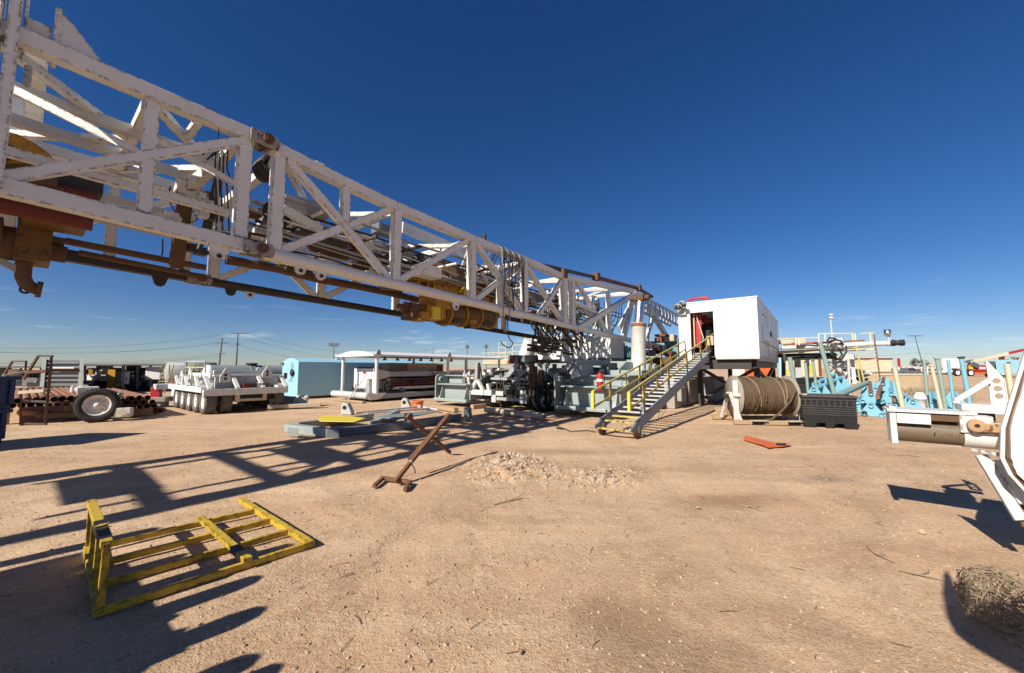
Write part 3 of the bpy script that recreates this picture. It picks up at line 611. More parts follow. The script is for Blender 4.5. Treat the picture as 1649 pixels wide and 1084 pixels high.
# sheaves, cross pipes and plates packed between the faces
for i in range(10):
    a = 2.9+i*1.15; r = (-8.1, -9.0, -8.5)[i % 3]; z = 4.75-.035*(a-2)-.12*(i % 2); rad_ = (.24, .18, .28)[i % 3]
    mb = MB(); mb.lathe([(-.05, .05), (-.05, rad_), (-.02, rad_-.035), (.02, rad_-.035), (.05, rad_), (.05, .05)], L(a, r, z), R+A*.15*(i % 2), 22); part('sheave', mb, ('steel_dark', 'rust_brown', 'white_rusty')[i % 3], mast)
    mb = MB(); mb.tube(L(a+.4, -7.1, z-.1), L(a+.4, -10.1, z-.05), .035, 8); part('cross_pipe', mb, ('mast_white', 'rust_brown', 'steel_dark')[i % 3], mast)
for i in range(12):
    a = 2.7+i*1.3; z = 4.62-.035*a+.1*(i % 3); mb = MB(); mb.bar(L(a, -7.3-.2*(i % 4), z), L(a+.8, -7.5-.3*(i % 3), z-.12), .05, rng.uniform(.12, .26)); part('gusset_panel', mb, ('mast_white', 'white_rusty', 'grey_dark', 'rust_brown')[i % 4], mast, bevel=.006)
for i in range(10):
    a = 12.6+i*.65; mb = MB(); mb.bar(L(a, -8.2-.3*(i % 4), 3.25), L(a+.25*(-1)**i, -8.0-.35*(i % 3), 4.85+.03*i), .10, .11, A); part('inner_brace', mb, ('mast_white', 'white_rusty', 'steel_dark')[i % 3], mast, bevel=.006)
    mb = MB(); mb.path(smooth([L(a, -7.5, 4.8), L(a+.3, -7.7, 4.2), L(a-.1, -7.9, 3.7), L(a+.2, -8.2, 3.2)]), .022, 6); part('slack_cable', mb, 'hose', mast)
# ladder inside the far face
mb = MB()
for d in (0, .38):
    mb.bar(L(2.4, -10.1, 4.75-d), L(12, -10.1, 4.45-d), .05, .05)
for i in range(32): a = 2.5+i*.3; mb.tube(L(a, -10.1, 4.75-.031*(a-2.4)), L(a, -10.1, 4.37-.031*(a-2.4)), .014, 6)
part('ladder', mb, 'grey_light', mast)
# hoses gathered over the top chord
for i in range(12):
    q = N(802+i*3.2, 404+i*1.35); b = N(808+i*2.4+rng.uniform(-6, 6), rng.uniform(440, 520)); off = -R*rng.uniform(0, .25)
    mb = MB(); mb.path(smooth([q+off-R*.5-Z*.5, q+off-R*.18, q+Z*.16+off*.2, q+R*.14+Z*.02, q+R*.16-Z*.25, q.lerp(b, .5)+R*.15+A*.06*math.sin(i), b+R*.13]), .016, 6)
    part('hanging_hose', mb, 'hose_grey' if i % 3 == 0 else 'hose', mast)
for (pts) in ([(817, 500), (818, 530), (820, 545), (826, 553), (820, 560), (811, 556), (806, 550)], [(870, 520), (893, 545), (915, 566), (930, 560)], [(880, 515), (905, 545), (934, 562)], [(900, 522), (920, 548), (936, 566)]):
    mb = MB(); mb.path(smooth([P(u, v, -7.2-.3*k) for k, (u, v) in enumerate(pts)]), .018, 6); part('hanging_hose', mb, 'hose', mast)
# cables and dark lines bunched under the mast where it meets the trestle
for i in range(30):
    u = rng.uniform(855, 936); v = 508+(u-855)*.22+rng.uniform(-14, 6); r = rng.uniform(-9.6, -7.3); p = P(u, v, r); u2 = u+rng.uniform(-12, 26); q = P(min(u2, 945), rng.uniform(545, 576), r-rng.uniform(-.3, .6))
    mb = MB(); mb.path(smooth([p, p.lerp(q, .35)+A*rng.uniform(-.3, .3)-Z*.1, p.lerp(q, .7)+A*rng.uniform(-.4, .4), q]), rng.uniform(.014, .045), 6); part('hanging_hose', mb, ('hose', 'rust_brown', 'steel_dark')[i % 3], mast)
for i in range(14):
    p = P(rng.uniform(850, 935), rng.uniform(535, 570), rng.uniform(-9.8, -8)); mb = MB(); mb.bar(p-A*rng.uniform(.2, .9), p+A*rng.uniform(.2, .9)-Z*.05, .1, rng.uniform(.05, .14)); part('lower_rail', mb, ('steel_dark', 'rust_brown', 'mast_white')[i % 3], mast, bevel=.006)
# coil of hoses and the folding arm at the pinned joint
c = P(430, 272, -7.6); mb = MB()
for i in range(16):
    rr = .15+.02*math.sin(i*2.3); mb.path([c+R*(.025*i-.18+.03*math.sin(i*3.1))+A*rr*math.cos(t*.45)+Z*rr*1.15*math.sin(t*.45) for t in range(15)], .022, 6)
part('hose_coil', mb, 'steel_dark', mast)
for i in range(7):
    u = 342+i*3.3; q = P(u, 243+(i % 3)*4, -7.6); mb = MB(); mb.path(smooth([q-A*.12-Z*.12, q-A*.03+Z*.03, q+A*.04+Z*.02, q+A*.05-Z*.3, P(u+4+i*1.5, 300, -7.7), P(u+6+i*2, 372, -7.8)]), .012, 6); part('hanging_hose', mb, ('hose', 'grey_light')[i % 2], mast)
mb = MB(); p0, p1_, p2_ = P(283, 431, -9.2), P(301, 306, -8.6), P(352, 262, -8.0); mb.bar(p0, p1_, .16, .2, A); part('folding_arm', mb, 'rust_brown', mast, bevel=.008)
mb = MB(); mb.bar(p1_, p2_, .16, .17); mb.obox(p1_, A*.16, R*.12, Z*.14); part('folding_arm', mb, 'white_rusty', mast, bevel=.008)
mb = MB(); mb.tube(P(331, 375, -8.6), P(352, 290, -8.2), .07, 12); mb.tube(P(318, 408, -8.6), P(331, 375, -8.6), .04, 10); part('ram', mb, 'steel_dark', mast)
for cp in ([P(275, 300, -8.4), P(272, 320, -8.4), P(285, 345, -8.4), P(300, 352, -8.4)], [P(310, 340, -8.4), P(318, 350, -8.4), P(310, 358, -8.4), P(300, 356, -8.4)], [P(262, 385, -8.6), P(262, 405, -8.6), P(260, 412, -8.6)]): mb = MB(); mb.path(smooth(cp), .011, 5); part('cable', mb, 'hose', mast)
for (u, v, m_, r) in [(322, 405, 'steel_dark', -9), (312, 400, 'steel_dark', -9), (260, 352, 'grey_light', -7.9), (275, 350, 'grey_light', -8), (335, 330, 'grey_light', -8.2), (330, 345, 'white', -8.3), (345, 350, 'steel_dark', -8.3), (322, 316, 'white_rusty', -9.3)]:
    p = P(u, v, r); mb = MB(); mb.obox(p, A*.09, R*.08, Z*.07); mb.tube(p-A*.14, p+A*.13, .045, 10); part('valve_block', mb, m_, mast, bevel=.004)
longpipe('riser_pipe', [P(105, 388, -9.7), P(277, 421, -9.7), P(331, 431, -9.7)], .06, 'rust_brown', 12)
# unseen plates added past the picture's edge to thicken the mast's shadow
for (a0, a1_, r0, r1, z0, z1) in [(-5.6, -5.0, -9.8, -8.0, 4.2, 4.5), (-3.3, -2.9, -9.6, -7.6, 4.6, 5.0)]:
    mb = MB(); mb.rb(a0, a1_, r0, r1, z0, z1); part('unseen_shadow_plate', mb, 'white_rusty', mast, bevel=.02)
# crown end beyond the picture
mb = MB(); mb.rb(-10.6, -9.4, RF-.1, RN+.1, 4.0, 5.7); mb.rb(-9.4, -7.4, RN-.2, RN, 5.5, 5.7); mb.rb(-9.4, -7.4, RF, RF+.2, 5.5, 5.7); mb.rb(-9.4, -7.4, RN-.2, RN, 3.9, 4.1); mb.rb(-9.4, -7.4, RF, RF+.2, 3.9, 4.1); part('crown_block', mb, 'mast_white', mast)

# travelling block stowed in the upper section
tb = thing('travelling_block', 'oily yellow travelling block with red cylinders stowed inside the upper mast', 'travelling block', L(-1.2, -8.7, 3.9))
RB = -8.6
mb = MB(); pts = [P(u, v, RB) for u, v in [(-90, 222), (0, 221), (28, 228), (55, 242), (78, 258), (86, 268), (60, 272), (0, 276), (-90, 282)]]; mb.prism([p+R*.3 for p in pts], -R*.6); part('sheave_cover', mb, 'yellow_oily', tb, bevel=.02)
mb = MB(); mb.obox(P(-10, 283, RB), A*.55, R*.34, Z*.06); mb.obox(P(10, 296, RB), A*.5, R*.3, Z*.05); part('side_frame', mb, 'rust_brown', tb, bevel=.01)
mb = MB(); mb.tube(P(-60, 262, RB+.36), P(20, 250, RB+.36), .05, 10); mb.ball(P(12, 240, RB+.32), .07); part('pin', mb, 'steel_dark', tb)
for (p, q, rad) in [((-40, 277), (155, 319), .075), ((-60, 318), (149, 361), .11)]:
    mb = MB(); mb.tube(P(*p, RB+.2), P(*q, RB+.2), rad, 16); part('cylinder', mb, 'red_dark', tb)
mb = MB(); mb.obox(P(118, 300, RB-.2), A*.3, R*.22, Z*.09); mb.obox(P(60, 318, RB+.05), A*.5, R*.2, Z*.03); part('hook_plate', mb, 'steel_dark', tb, bevel=.01)
mb = MB(); mb.obox(P(88, 362, RB-.1), A*.3, R*.25, Z*.05); part('base_plate', mb, 'grime_yellow', tb, bevel=.008)
# swivel with its gooseneck
sw = thing('swivel', 'rusty brown swivel with elbow gooseneck hanging under the mast', 'swivel', L(-.6, -9.3, 3.2))
RS = -9.3
mb = MB(); mb.tube(P(-120, 375, RS), P(45, 396, RS), .25, 20); mb.tube(P(-10, 380, RS), P(5, 382, RS), .29, 20); part('housing', mb, 'rust_brown', sw)
mb = MB(); mb.obox(P(55, 391, RS), A*.17, R*.33, Z*.32); 
for k in range(4): mb.tube(P(55, 391, RS)+R*.33+A*(.1*(-1)**k)+Z*(.2*(-1)**(k//2)), P(55, 391, RS)+R*.38+A*(.1*(-1)**k)+Z*(.2*(-1)**(k//2)), .035, 8)
part('bonnet', mb, 'grime_yellow', sw, bevel=.02)
mb = MB(); mb.tube(P(78, 406, RS), P(107, 411, RS), .13, 16); mb.tube(P(80, 386, RS), P(104, 391, RS), .07, 12); part('stem', mb, 'rust_brown', sw)
mb = MB(); g = [P(u, v, RS) for u, v in [(41, 415), (38, 432), (37, 446), (42, 457), (52, 464), (60, 466)]]; mb.path(g, .085, 14); mb.tube(P(58, 465.5, RS), P(68, 467, RS), .125, 14); mb.obox(g[0], A*.1, R*.1, Z*.06); part('gooseneck', mb, 'rust_brown', sw)
mb = MB(); mb.bar(P(-30, 404, RS), P(38, 440, RS), .09, .09); part('brace', mb, 'grey', sw)
mb = MB(); mb.lathe([(-.02, .03), (-.02, .06), (.02, .06), (.02, .03), (-.02, .03)], P(40, 467, RS), R, 14); part('pad_eye', mb, 'steel_dark', sw)

# top drive hanging in the lower section
td = thing('top_drive', 'oily yellow top drive motor hanging in the middle of the mast', 'top drive', L(8.2, -8.6, 2.9))
RT = -8.5
mb = MB()
mb.bar(P(650, 446, RT), P(800, 476, RT), .5, .16); mb.bar(P(652, 462, RT), P(798, 492, RT), .42, .10)
for k in range(6): p = P(665+k*24, 456+k*4.9, RT); mb.obox(p, A*.05, R*.27, Z*.16)
part('carriage', mb, 'yellow_oily', td, bevel=.01)
mb = MB(); p = P(687, 438, -7.75); mb.obox(p, A*.34, R*.2, Z*.14); part('control_box', mb, 'white', td, bevel=.01)
mb = MB(); p = P(730, 443, RT+.05); mb.obox(p, A*.28, R*.25, Z*.19); mb.obox(p+R*.255+A*.02, A*.06, R*.006, Z*.06); mb.obox(p+R*.252, A*.25, R*.004, Z*.165); part('control_box', mb, 'grey_dark', td, bevel=.01)
mb = MB(); mb.obox(P(722, 478, RT), A*.75, R*.33, Z*.24); mb.obox(P(700, 482, RT), A*.28, R*.38, Z*.3); mb.obox(P(765, 488, RT), A*.35, R*.35, Z*.2)
for k in range(5): mb.obox(P(676+k*26, 468+k*4.4, RT)+R*.36, A*.03, R*.03, Z*.2)
part('gearbox', mb, 'yellow_oily', td, bevel=.015)
mb = MB(); p, q = P(668, 501, RT), P(790, 513, RT); d = (q-p); mb.tube(p+d*.28, q, .33, 28); 
part('motor', mb, 'grime_yellow', td)
for t_ in (.34, .55, .76, .97): c = p+d*t_; mb = MB(); mb.lathe([(-.035, .33), (-.035, .365), (.035, .365), (.035, .33)], c, d, 28); part('motor_band', mb, 'yellow_oily', td)
for k in range(3): c = p+d*(.42+k*.21)-Z*.2+R*.27; mb = MB(); mb.obox(c, d.normalized()*.16, R*.06, Z*.07); mb.tube(c-Z*.09, c+Z*.16, .03, 8); part('motor_fitting', mb, ('steel_dark', 'yellow_oily')[k % 2], td, bevel=.01)
mb = MB(); mb.obox(P(701, 504, RT+.34), A*.14, R*.06, Z*.17); part('cover', mb, 'yellow_bright', td, bevel=.01)
mb = MB(); mb.tube(P(650, 494, RT), P(688, 500, RT), .14, 16); mb.obox(P(666, 503, RT), A*.22, R*.24, Z*.17); mb.obox(P(655, 512, RT+.1), A*.12, R*.1, Z*.06); mb.tube(P(640, 493, RT), P(665, 492, RT), .06, 10)
part('pipe_handler', mb, 'rust_brown', td, bevel=.01)
mb = MB()
mb = MB(); mb.obox(P(692, 504, RT), A*.34, R*.31, Z*.20); mb.obox(P(676, 510, RT+.1), A*.16, R*.25, Z*.13); part('drive_body', mb, 'yellow_oily', td, bevel=.03)
for (u, v) in [(752, 527)]: mb = MB(); mb.obox(P(u, v, RT), A*.05, R*.10, Z*.04); mb.tube(P(u, v, RT)-R*.13, P(u, v, RT)+R*.13, .03, 8); part('bolt_lug', mb, 'steel_dark', td)
mb = MB(); mb.path([P(740, 470, RT+.4), P(748, 462, RT+.42), P(748, 480, RT+.42), P(742, 492, RT+.4)], .04, 8); part('pipe', mb, 'yellow_bright', td)
for k in range(5): mb = MB(); p = P(770+k*7, 455+k*2, RT+.2); mb.path([p, p+Z*.2+A*.1, p+A*.35-Z*.1, p+A*.4-Z*.5], .022, 6); part('hose', mb, 'hose', td)
for k in range(4): mb = MB(); p = P(768+k*9, 492+k*2, RT+.1); mb.obox(p, A*.12, R*.2, Z*.06); mb.tube(p-A*.2-Z*.08, p+A*.25-Z*.1, .045, 8); part('bracket', mb, ('rust_brown', 'yellow_oily')[k % 2], td, bevel=.006)
# ---------------------------------------------------------------- helpers for boxes seen end-on along the yard axis, or square to the view
def fb(mb, u0, v0, u1, v1, a, depth):
    um, vm = (u0+u1)/2, (v0+v1)/2
    return mb.rb(a, a+depth, PA(u0, vm, a).dot(R), PA(u1, vm, a).dot(R), PA(um, v1, a).z, PA(um, v0, a).z)
def wb(mb, u0, v0, u1, v1, Y, depth):
    um, vm = (u0+u1)/2, (v0+v1)/2
    p, q = W(u0, vm, Y), W(u1, vm, Y); z0, z1 = W(um, v1, Y).z, W(um, v0, Y).z; d = Vector(((u0+u1)/2/F-CX/F, 1, 0))*depth
    p.z = q.z = z0; return mb.prism([p, q, q+d, p+d], Z*(z1-z0))
# ---------------------------------------------------------------- substructure: the grey-green base of the rig
sub = thing('rig_substructure', 'grey green steel rig base with outrigger boxes under the drilling mast', 'rig base', L(18, -9.5, 0))
rl = PA(700, 652, 12).dot(R); rr = PA(897, 664, 12.4).dot(R)
def round_plate(r, a0, a1, z0, z1, c, t=.06):
    pts = []
    for (ca, cz, s0) in ((a1-c, z1-c, 0), (a0+c, z1-c, 1), (a0+c, z0+c, 2), (a1-c, z0+c, 3)):
        for k in range(5): th = math.pi/2*(s0+k/4); pts.append(L(ca+c*math.cos(th), r, cz+c*math.sin(th)))
    return MB().prism(pts, R*t)
for r, a0, top in ((rl, 12.0, 1.42), (rr, 12.2, 1.55)):
    a1 = a0+1.15
    part('end_plate', round_plate(r, a0, a1, .10, top, .22), 'grey_green', sub, bevel=.008)
    for z in (.32, top-.24):
        mb = MB(); mb.lathe([(0, .13), (.1, .13), (.1, .07), (0, .07)], L(a0+.28, r+.06, z), R, 20); part('boss', mb, 'grey_green', sub)
        mb = MB(); mb.tube(L(a0+.28, r+.05, z), L(a0+.28, r+.105, z), .068, 14); part('pin', mb, 'steel_dark', sub)
def outrigger(a, r0, r1, zt, cut=True):
    mb = MB(); mb.rb(a, a+.7, r0+.45, r1, .3, zt-.05); part('outrigger_box', mb, 'grey_green', sub, bevel=.01)
    mb = MB(); mb.rb(a-.3, a+.75, r0+.25, r1+.02, zt-.045, zt); part('ledge', mb, 'grey_green', sub, bevel=.004)
    mb = MB(); mb.tube(L(a-.22, r0+.02, .28), L(a-.22, r1+.05, .28), .075, 16); part('foot_bar', mb, 'grey_green', sub)
    mb = MB(); mb.rb(a-.3, a+.7, r0+.1, r1, .22, .26); part('foot_plate', mb, 'grey_green', sub)
    for r in (r0+.42, r1-.1):
        mb = MB(); mb.prism([L(a-.003, r, .36), L(a-.003, r, zt-.05), L(a-.1, r, zt-.05), L(a-.3, r, .36)], R*.035); part('gusset', mb, 'grey_green', sub)
        mb = MB(); mb.prism([L(a-.02, r, .36), L(a-.02, r-.22, .36), L(a-.02, r, .75)], -A*.03); part('gusset', mb, 'grey_light', sub)
    mb = MB(); mb.rb(a+.55, a+1.3, r0+.15, r1+.05, zt, zt+.33); part('upper_box', mb, 'grey_green', sub, bevel=.01)
    mb = MB(); mb.rb(a+.35, a+1.35, r0+.05, r1+.15, zt+.335, zt+.375); part('ledge', mb, 'grey_green', sub, bevel=.004)
rlb = PA(757, 640, 12.2).dot(R); 
outrigger(12.2, rl, rlb, 1.0)
outrigger(12.5, rr, PA(1000, 645, 12.5).dot(R), 1.07)
# upper triangular brackets, pads and stub posts on the boxes
for (u0, u1, v0, v1, a) in [(828, 852, 585, 612, 15), (792, 806, 592, 612, 14), (906, 925, 592, 614, 13.6), (930, 942, 590, 612, 14.5)]:
    mb = MB(); p, q = PA(u0, v1, a), PA(u1, v1, a); t_ = PA(u1, v0, a); mb.prism([p, q, t_], A*.05); part('bracket', mb, 'grey_green', sub, bevel=.004)
for (u, v, a) in [(720, 620, 12.6), (733, 622, 12.8), (712, 621, 12.5)]:
    mb = MB(); p = PA(u, v, a); mb.obox(p, A*.07, R*.07, Z*.09); part('stub_post', mb, 'grey_light', sub, bevel=.01)
# long side beams, inner beams and deck running back under the mast
for (r0, r1, a0, a1, z0, z1) in [(-6.7, -6.15, 13.9, 30, .25, 1.35), (-12.9, -12.3, 13.5, 30, .25, 1.35), (-11.6, -11.2, 14, 30, .9, 1.45), (-8.3, -7.8, 14, 30, .9, 1.45)]:
    mb = MB(); mb.rb(a0, a1, r0, r1, z0, z1); part('side_beam', mb, 'grey_green', sub, bevel=.012)
    mb = MB(); mb.rb(a0-.05, a1+.05, r0-.12, r1+.12, z1+.003, z1+.05); part('flange', mb, 'grey_green', sub)
for a in (14.6, 17, 19.5, 22, 25, 28):
    mb = MB(); mb.rb(a, a+.35, -12.25, -6.75, 1.0, 1.34); part('cross_beam', mb, 'grey_green', sub, bevel=.01)
for (r0, r1, a0, a1, z) in [(-6.6, -5.2, 14.6, 21, 1.62), (-9.4, -8.4, 15, 19, 1.62), (-12.4, -11, 15, 26, 1.62)]:
    mb = MB(); mb.rb(a0, a1, r0, r1, z-.2, z); part('deck_box', mb, 'grey_green', sub, bevel=.01)
mb = MB(); mb.prism([L(14.4, -6.1, 1.62), L(17, -6.1, 1.62), L(17, -6.1, 1.95), L(15.2, -6.1, 1.95)], R*.06); part('bracket', mb, 'grey_green', sub)
for a in (16.2, 16.9): mb = MB(); mb.lathe([(0, .26), (.1, .26), (.1, .1), (0, .1)], L(a, -5.5, 1.62+.02), R, 20); part('sheave', mb, 'grey_green', sub)
mb = MB(); q = PA(998, 622, 13.0); mb.prism([q+R*.0+Z*-.75, q+A*.5-Z*.75, q+A*.5+Z*.2, q+A*.35+Z*.33, q+A*.12+Z*.33, q+Z*.2], R*.07); part('pin_plate', mb, 'grey_green', sub, bevel=.01)
mb = MB(); mb.tube(q+A*.25+Z*.12, q+A*.25+Z*.12+R*.12, .07, 14); part('pin', mb, 'steel_dark', sub)
# raising ram: rusty white barrel and bright rod
rm = thing('raising_ram', 'thick white hydraulic raising ram with a polished rod beside the mast foot', 'hydraulic ram', L(17.6, -5.9, 1.6))
pb, pt = P(1028, 597, -5.9), P(1028.5, 521, -5.9)
mb = MB(); mb.lathe([(-.3, .30), (0, .30), ((pt-pb).length-.08, .30), ((pt-pb).length-.07, .315), ((pt-pb).length, .315), ((pt-pb).length+.01, .2)], pb, pt-pb, 28); part('barrel', mb, 'white_rusty', rm)
mb = MB(); ln_ = (pt-pb).length; mb.lathe([(ln_-.16, .305), (ln_-.15, .322), (ln_-.02, .322), (ln_+.012, .30)], pb, pt-pb, 28); part('gland', mb, 'pipe_rust', rm)
mb = MB(); mb.tube(pt, P(1031, 484, -5.9), .19, 24); part('rod', mb, 'chrome', rm)
mb = MB(); q = P(1031, 480, -5.9); mb.obox(q, A*.25, R*.2, Z*.14); mb.tube(q-R*.4, q+R*.4, .11, 14); part('rod_eye', mb, 'rust_brown', rm, bevel=.02)
mb = MB(); mb.path([q+R*.3, q+R*.42-Z*.5, pt+R*.42+A*.1, pt.lerp(pb, .5)+R*.36+A*.2, pb+R*.38+A*.35], .022, 6); part('hose', mb, 'hose', rm)
mb = MB(); mb.tube(q+R*-.3+A*.3, L(18.3, -6.5, 3.1), .11, 14); part('side_strut', mb, 'grey', rm)
# mast rest: posts and X braces at the front of the base
rest = thing('mast_rest', 'dark grey trestle of crossed braces carrying the front of the mast on the rig', 'trestle', L(13.3, -9.2, 1.2))
AB = 13.2
for (p, q, w) in [((868, 585), (901, 612), .17), ((921, 583), (899, 612), .2), ((812, 613), (838, 583), .2), ((826, 614), (858, 590), .15), ((846, 583), (861, 596), .12), ((884, 584), (868, 612), .12)]:
    mb = MB(); mb.bar(PA(*p, AB), PA(*q, AB), w, w, A); part('brace', mb, 'grey', rest, bevel=.01)
mb = MB(); fb(mb, 838, 579, 912, 585, AB-.05, .3); part('top_beam', mb, 'steel_dark', rest, bevel=.01)
mb = MB(); fb(mb, 838, 572, 856, 583, AB-.4, .5); part('saddle', mb, 'grey_dark', rest, bevel=.02)
mb = MB(); fb(mb, 818, 572, 834, 586, AB-.3, .3); part('saddle', mb, 'grey_dark', rest, bevel=.02)
mb = MB(); mb.prism([PA(816, 585, AB-.31), PA(826, 585, AB-.31), PA(832, 573, AB-.31), PA(824, 573, AB-.31)], -A*.02); part('wear_plate', mb, 'red_dark', rest)
for (u, v0, v1) in [(843, 585, 620), (862, 590, 630), (893, 586, 650)]:
    mb = MB(); mb.bar(PA(u, v0, AB+.3), PA(u, v1, AB+.3), .14, .14, A); part('post', mb, 'grey_dark', rest, bevel=.01)
mb = MB(); mb.lathe([(-.06, .02), (-.06, .16), (.06, .16), (.06, .02)], P(939, 574, -7.4), R, 20); part('sheave', mb, 'white_rusty', rest)
mb = MB(); mb.bar(P(905, 578, -7.6), P(942, 584, -7.6), .22, .2); mb.bar(L(13.4, -7.4, 1.9), L(16.5, -7.4, 1.95), .2, .25); part('rail', mb, 'grey', rest, bevel=.01)
# carrier: the wheeled chassis standing between the outriggers
car = thing('rig_carrier', 'white rig carrier with tyres and a dusty bumper parked under the mast', 'truck', L(14, -9.8, 0))
AC = 12.6
def cb(nm, mt, *q, bevel=.008):
    mb = MB(); fb(mb, *q); part(nm, mb, mt, car, bevel=bevel)
cb('frame_rail', 'grey', 790, 608.5, 850, 612.5, AC, .2); cb('bumper', 'grey', 796, 641, 849, 646, AC-.2, .25); cb('bumper_bracket', 'grey_light', 791, 636, 798, 648, AC-.25, .3); cb('bumper_bracket', 'grey', 837, 636, 848, 650, AC-.22, .3)
cb('light_bar', 'steel_dark', 798, 628, 845, 636, AC-.1, .3); cb('lamp_panel', 'grey_light', 798, 630, 810, 637.5, AC-.16, .05); cb('lamp_panel', 'white_rusty', 838, 629, 847, 638, AC-.16, .05)
cb('toolbox', 'grey_dark', 812, 622, 830, 630, AC, .3); cb('tie_beam', 'grey', 792, 616, 850, 619, AC+.3, .15)
cb('engine_box', 'steel_dark', 785, 612, 868, 640, AC+1.2, 2.5)
cb('tow_frame', 'white_rusty', 756, 628, 778, 636, AC-.35, .3); cb('tow_frame', 'grey_light', 779, 628, 791, 637, AC-.32, .3)
for (p, q) in [((760, 628), (768, 612)), ((778, 628), (769, 612)), ((768, 614), (769, 584)), ((788, 628), (786, 618))]:
    mb = MB(); mb.bar(PA(*p, AC-.2), PA(*q, AC-.2), .14, .14, A); part('tow_frame', mb, 'white_rusty' if p[1] == 628 else 'grey', car, bevel=.01)
mb = MB(); mb.prism([PA(762, 612, AC-.1), PA(776, 612, AC-.1), PA(771, 584, AC-.1), PA(766, 584, AC-.1)], A*.1); part('fin_plate', mb, 'grey_dark', car, bevel=.01)
mb = MB(); mb.prism([PA(746, 612, AC), PA(756, 596, AC), PA(756, 618, AC), PA(750, 625, AC)], A*.1); part('fin_plate', mb, 'white_rusty', car, bevel=.01)
for i, (u, v) in enumerate([(753, 605), (756, 612), (753, 620), (757, 626)]): mb = MB(); p = PA(u, v, AC-.15); mb.tube(p, p-A*.1, .07, 12); part('coupling', mb, 'wood_pale', car)
for (u0, v0, u1, v1) in [(850, 600, 862, 640), (866, 596, 874, 640), (852, 585, 858, 612)]: cb('stanchion', 'rust_brown', u0, v0, u1, v1, AC, .14)
for i in range(40):
    u = rng.uniform(764, 893); v = rng.uniform(592, 634); p = PA(u, v, AC+rng.uniform(.1, 1.0)); mb = MB(); mb.obox(p, A*rng.uniform(.05, .2), R*rng.uniform(.05, .25), Z*rng.uniform(.03, .1)); part('fitting', mb, ('steel_dark', 'grey', 'white_rusty', 'grey_dark')[i % 4], car, bevel=.006)
for i in range(16):
    u = 800+i*5.8; p = PA(u, rng.uniform(606, 616), AC-.1); q = PA(u+rng.uniform(-6, 6), rng.uniform(640, 655), AC-.15); mb = MB(); mb.path(arc(p, q, .1, 8)[:9], .022, 6); part('hose', mb, 'hose' if i % 2 else 'rust_brown', car)
mb = MB(); mb.prism([PA(785, 612, 14.5), PA(862, 606, 14.5), PA(862, 640, 14.5), PA(785, 640, 14.5)], A*3); part('chassis', mb, 'grey_dark', car)
for (u, v, a) in [(796, 648, 13.0), (872, 652, 12.7), (884, 652, 13.2)]:
    p = PA(u, v, a); wheel(car, L(a, p.dot(R), .53), R, .53, .36)
for a in (14.6, 16.0):
    for r in (-8.6, -10.9): wheel(car, L(a, r, .53), R, .53, .5)
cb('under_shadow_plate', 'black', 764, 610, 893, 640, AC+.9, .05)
for i in range(46):
    a = rng.uniform(13.6, 24); r = rng.uniform(-12.2, -6.5); z = rng.uniform(1.36, 1.75); mb = MB(); q = L(a, r, z); mb.obox(q, A*rng.uniform(.1, .6), R*rng.uniform(.08, .4), Z*rng.uniform(.04, .2)); mb.tube(q-A*.5, q+A*.6, rng.uniform(.03, .07), 8); part('deck_gear', mb, ('steel_dark', 'grey_green', 'grey_dark', 'rust_brown', 'grey')[i % 5], sub, bevel=.01)
for i in range(12):
    a = 12.4+rng.uniform(0, .4); r = rng.uniform(-12.6, -11.5) if i % 2 else rng.uniform(-7.9, -6.6); z = rng.uniform(1.1, 1.5); mb = MB(); q = L(a, r, z); mb.obox(q, A*.06, R*rng.uniform(.04, .2), Z*rng.uniform(.04, .12)); mb.tube(q, q+Z*.2, .03, 8); part('fitting', mb, ('steel_dark', 'grey_light', 'grey_dark')[i % 3], sub, bevel=.006)
# white cabins and pipes standing on the base behind the trestle
cbn = thing('equipment_cabin', 'white box cabin standing on the rig base behind the mast', 'cabin', L(17.5, -10, 1.6))
mb = MB(); fb(mb, 938, 542, 983, 577, 17, 1.6); part('body', mb, 'clean_white', cbn, bevel=.015)
mb = MB(); fb(mb, 990, 551, 997, 575, 18.7, .8); part('cooler', mb, 'grey_dark', cbn, bevel=.015)
mb = MB(); fb(mb, 940, 577.5, 985, 581, 16.9, 1.8); part('skid', mb, 'grey_dark', cbn)
cb2 = thing('control_cabin', 'white panelled cabin with grey boxes on the front, left of the box cabin', 'cabin', L(17.5, -11.5, 1.6))
mb = MB(); fb(mb, 852, 541, 936, 582, 17.4, 1.5); part('body', mb, 'white', cb2, bevel=.015)
for q in [(870, 560, 884, 570), (893, 562, 903, 572), (858, 556, 862, 580)]: mb = MB(); fb(mb, *q, 17.25, .145); part('panel_box', mb, 'grey_light', cb2, bevel=.01)
tk = thing('vent_stack', 'leaning white vent stack standing beside the panelled cabin', 'pipe', L(16, -11.5, 1.6))
mb = MB(); mb.tube(PA(841, 590, 16), PA(855, 548, 16), .36, 24); part('barrel', mb, 'white', tk)
mb = MB(); mb.tube(PA(840, 593, 16), PA(841, 588, 16), .43, 24); part('collar', mb, 'grey_light', tk)
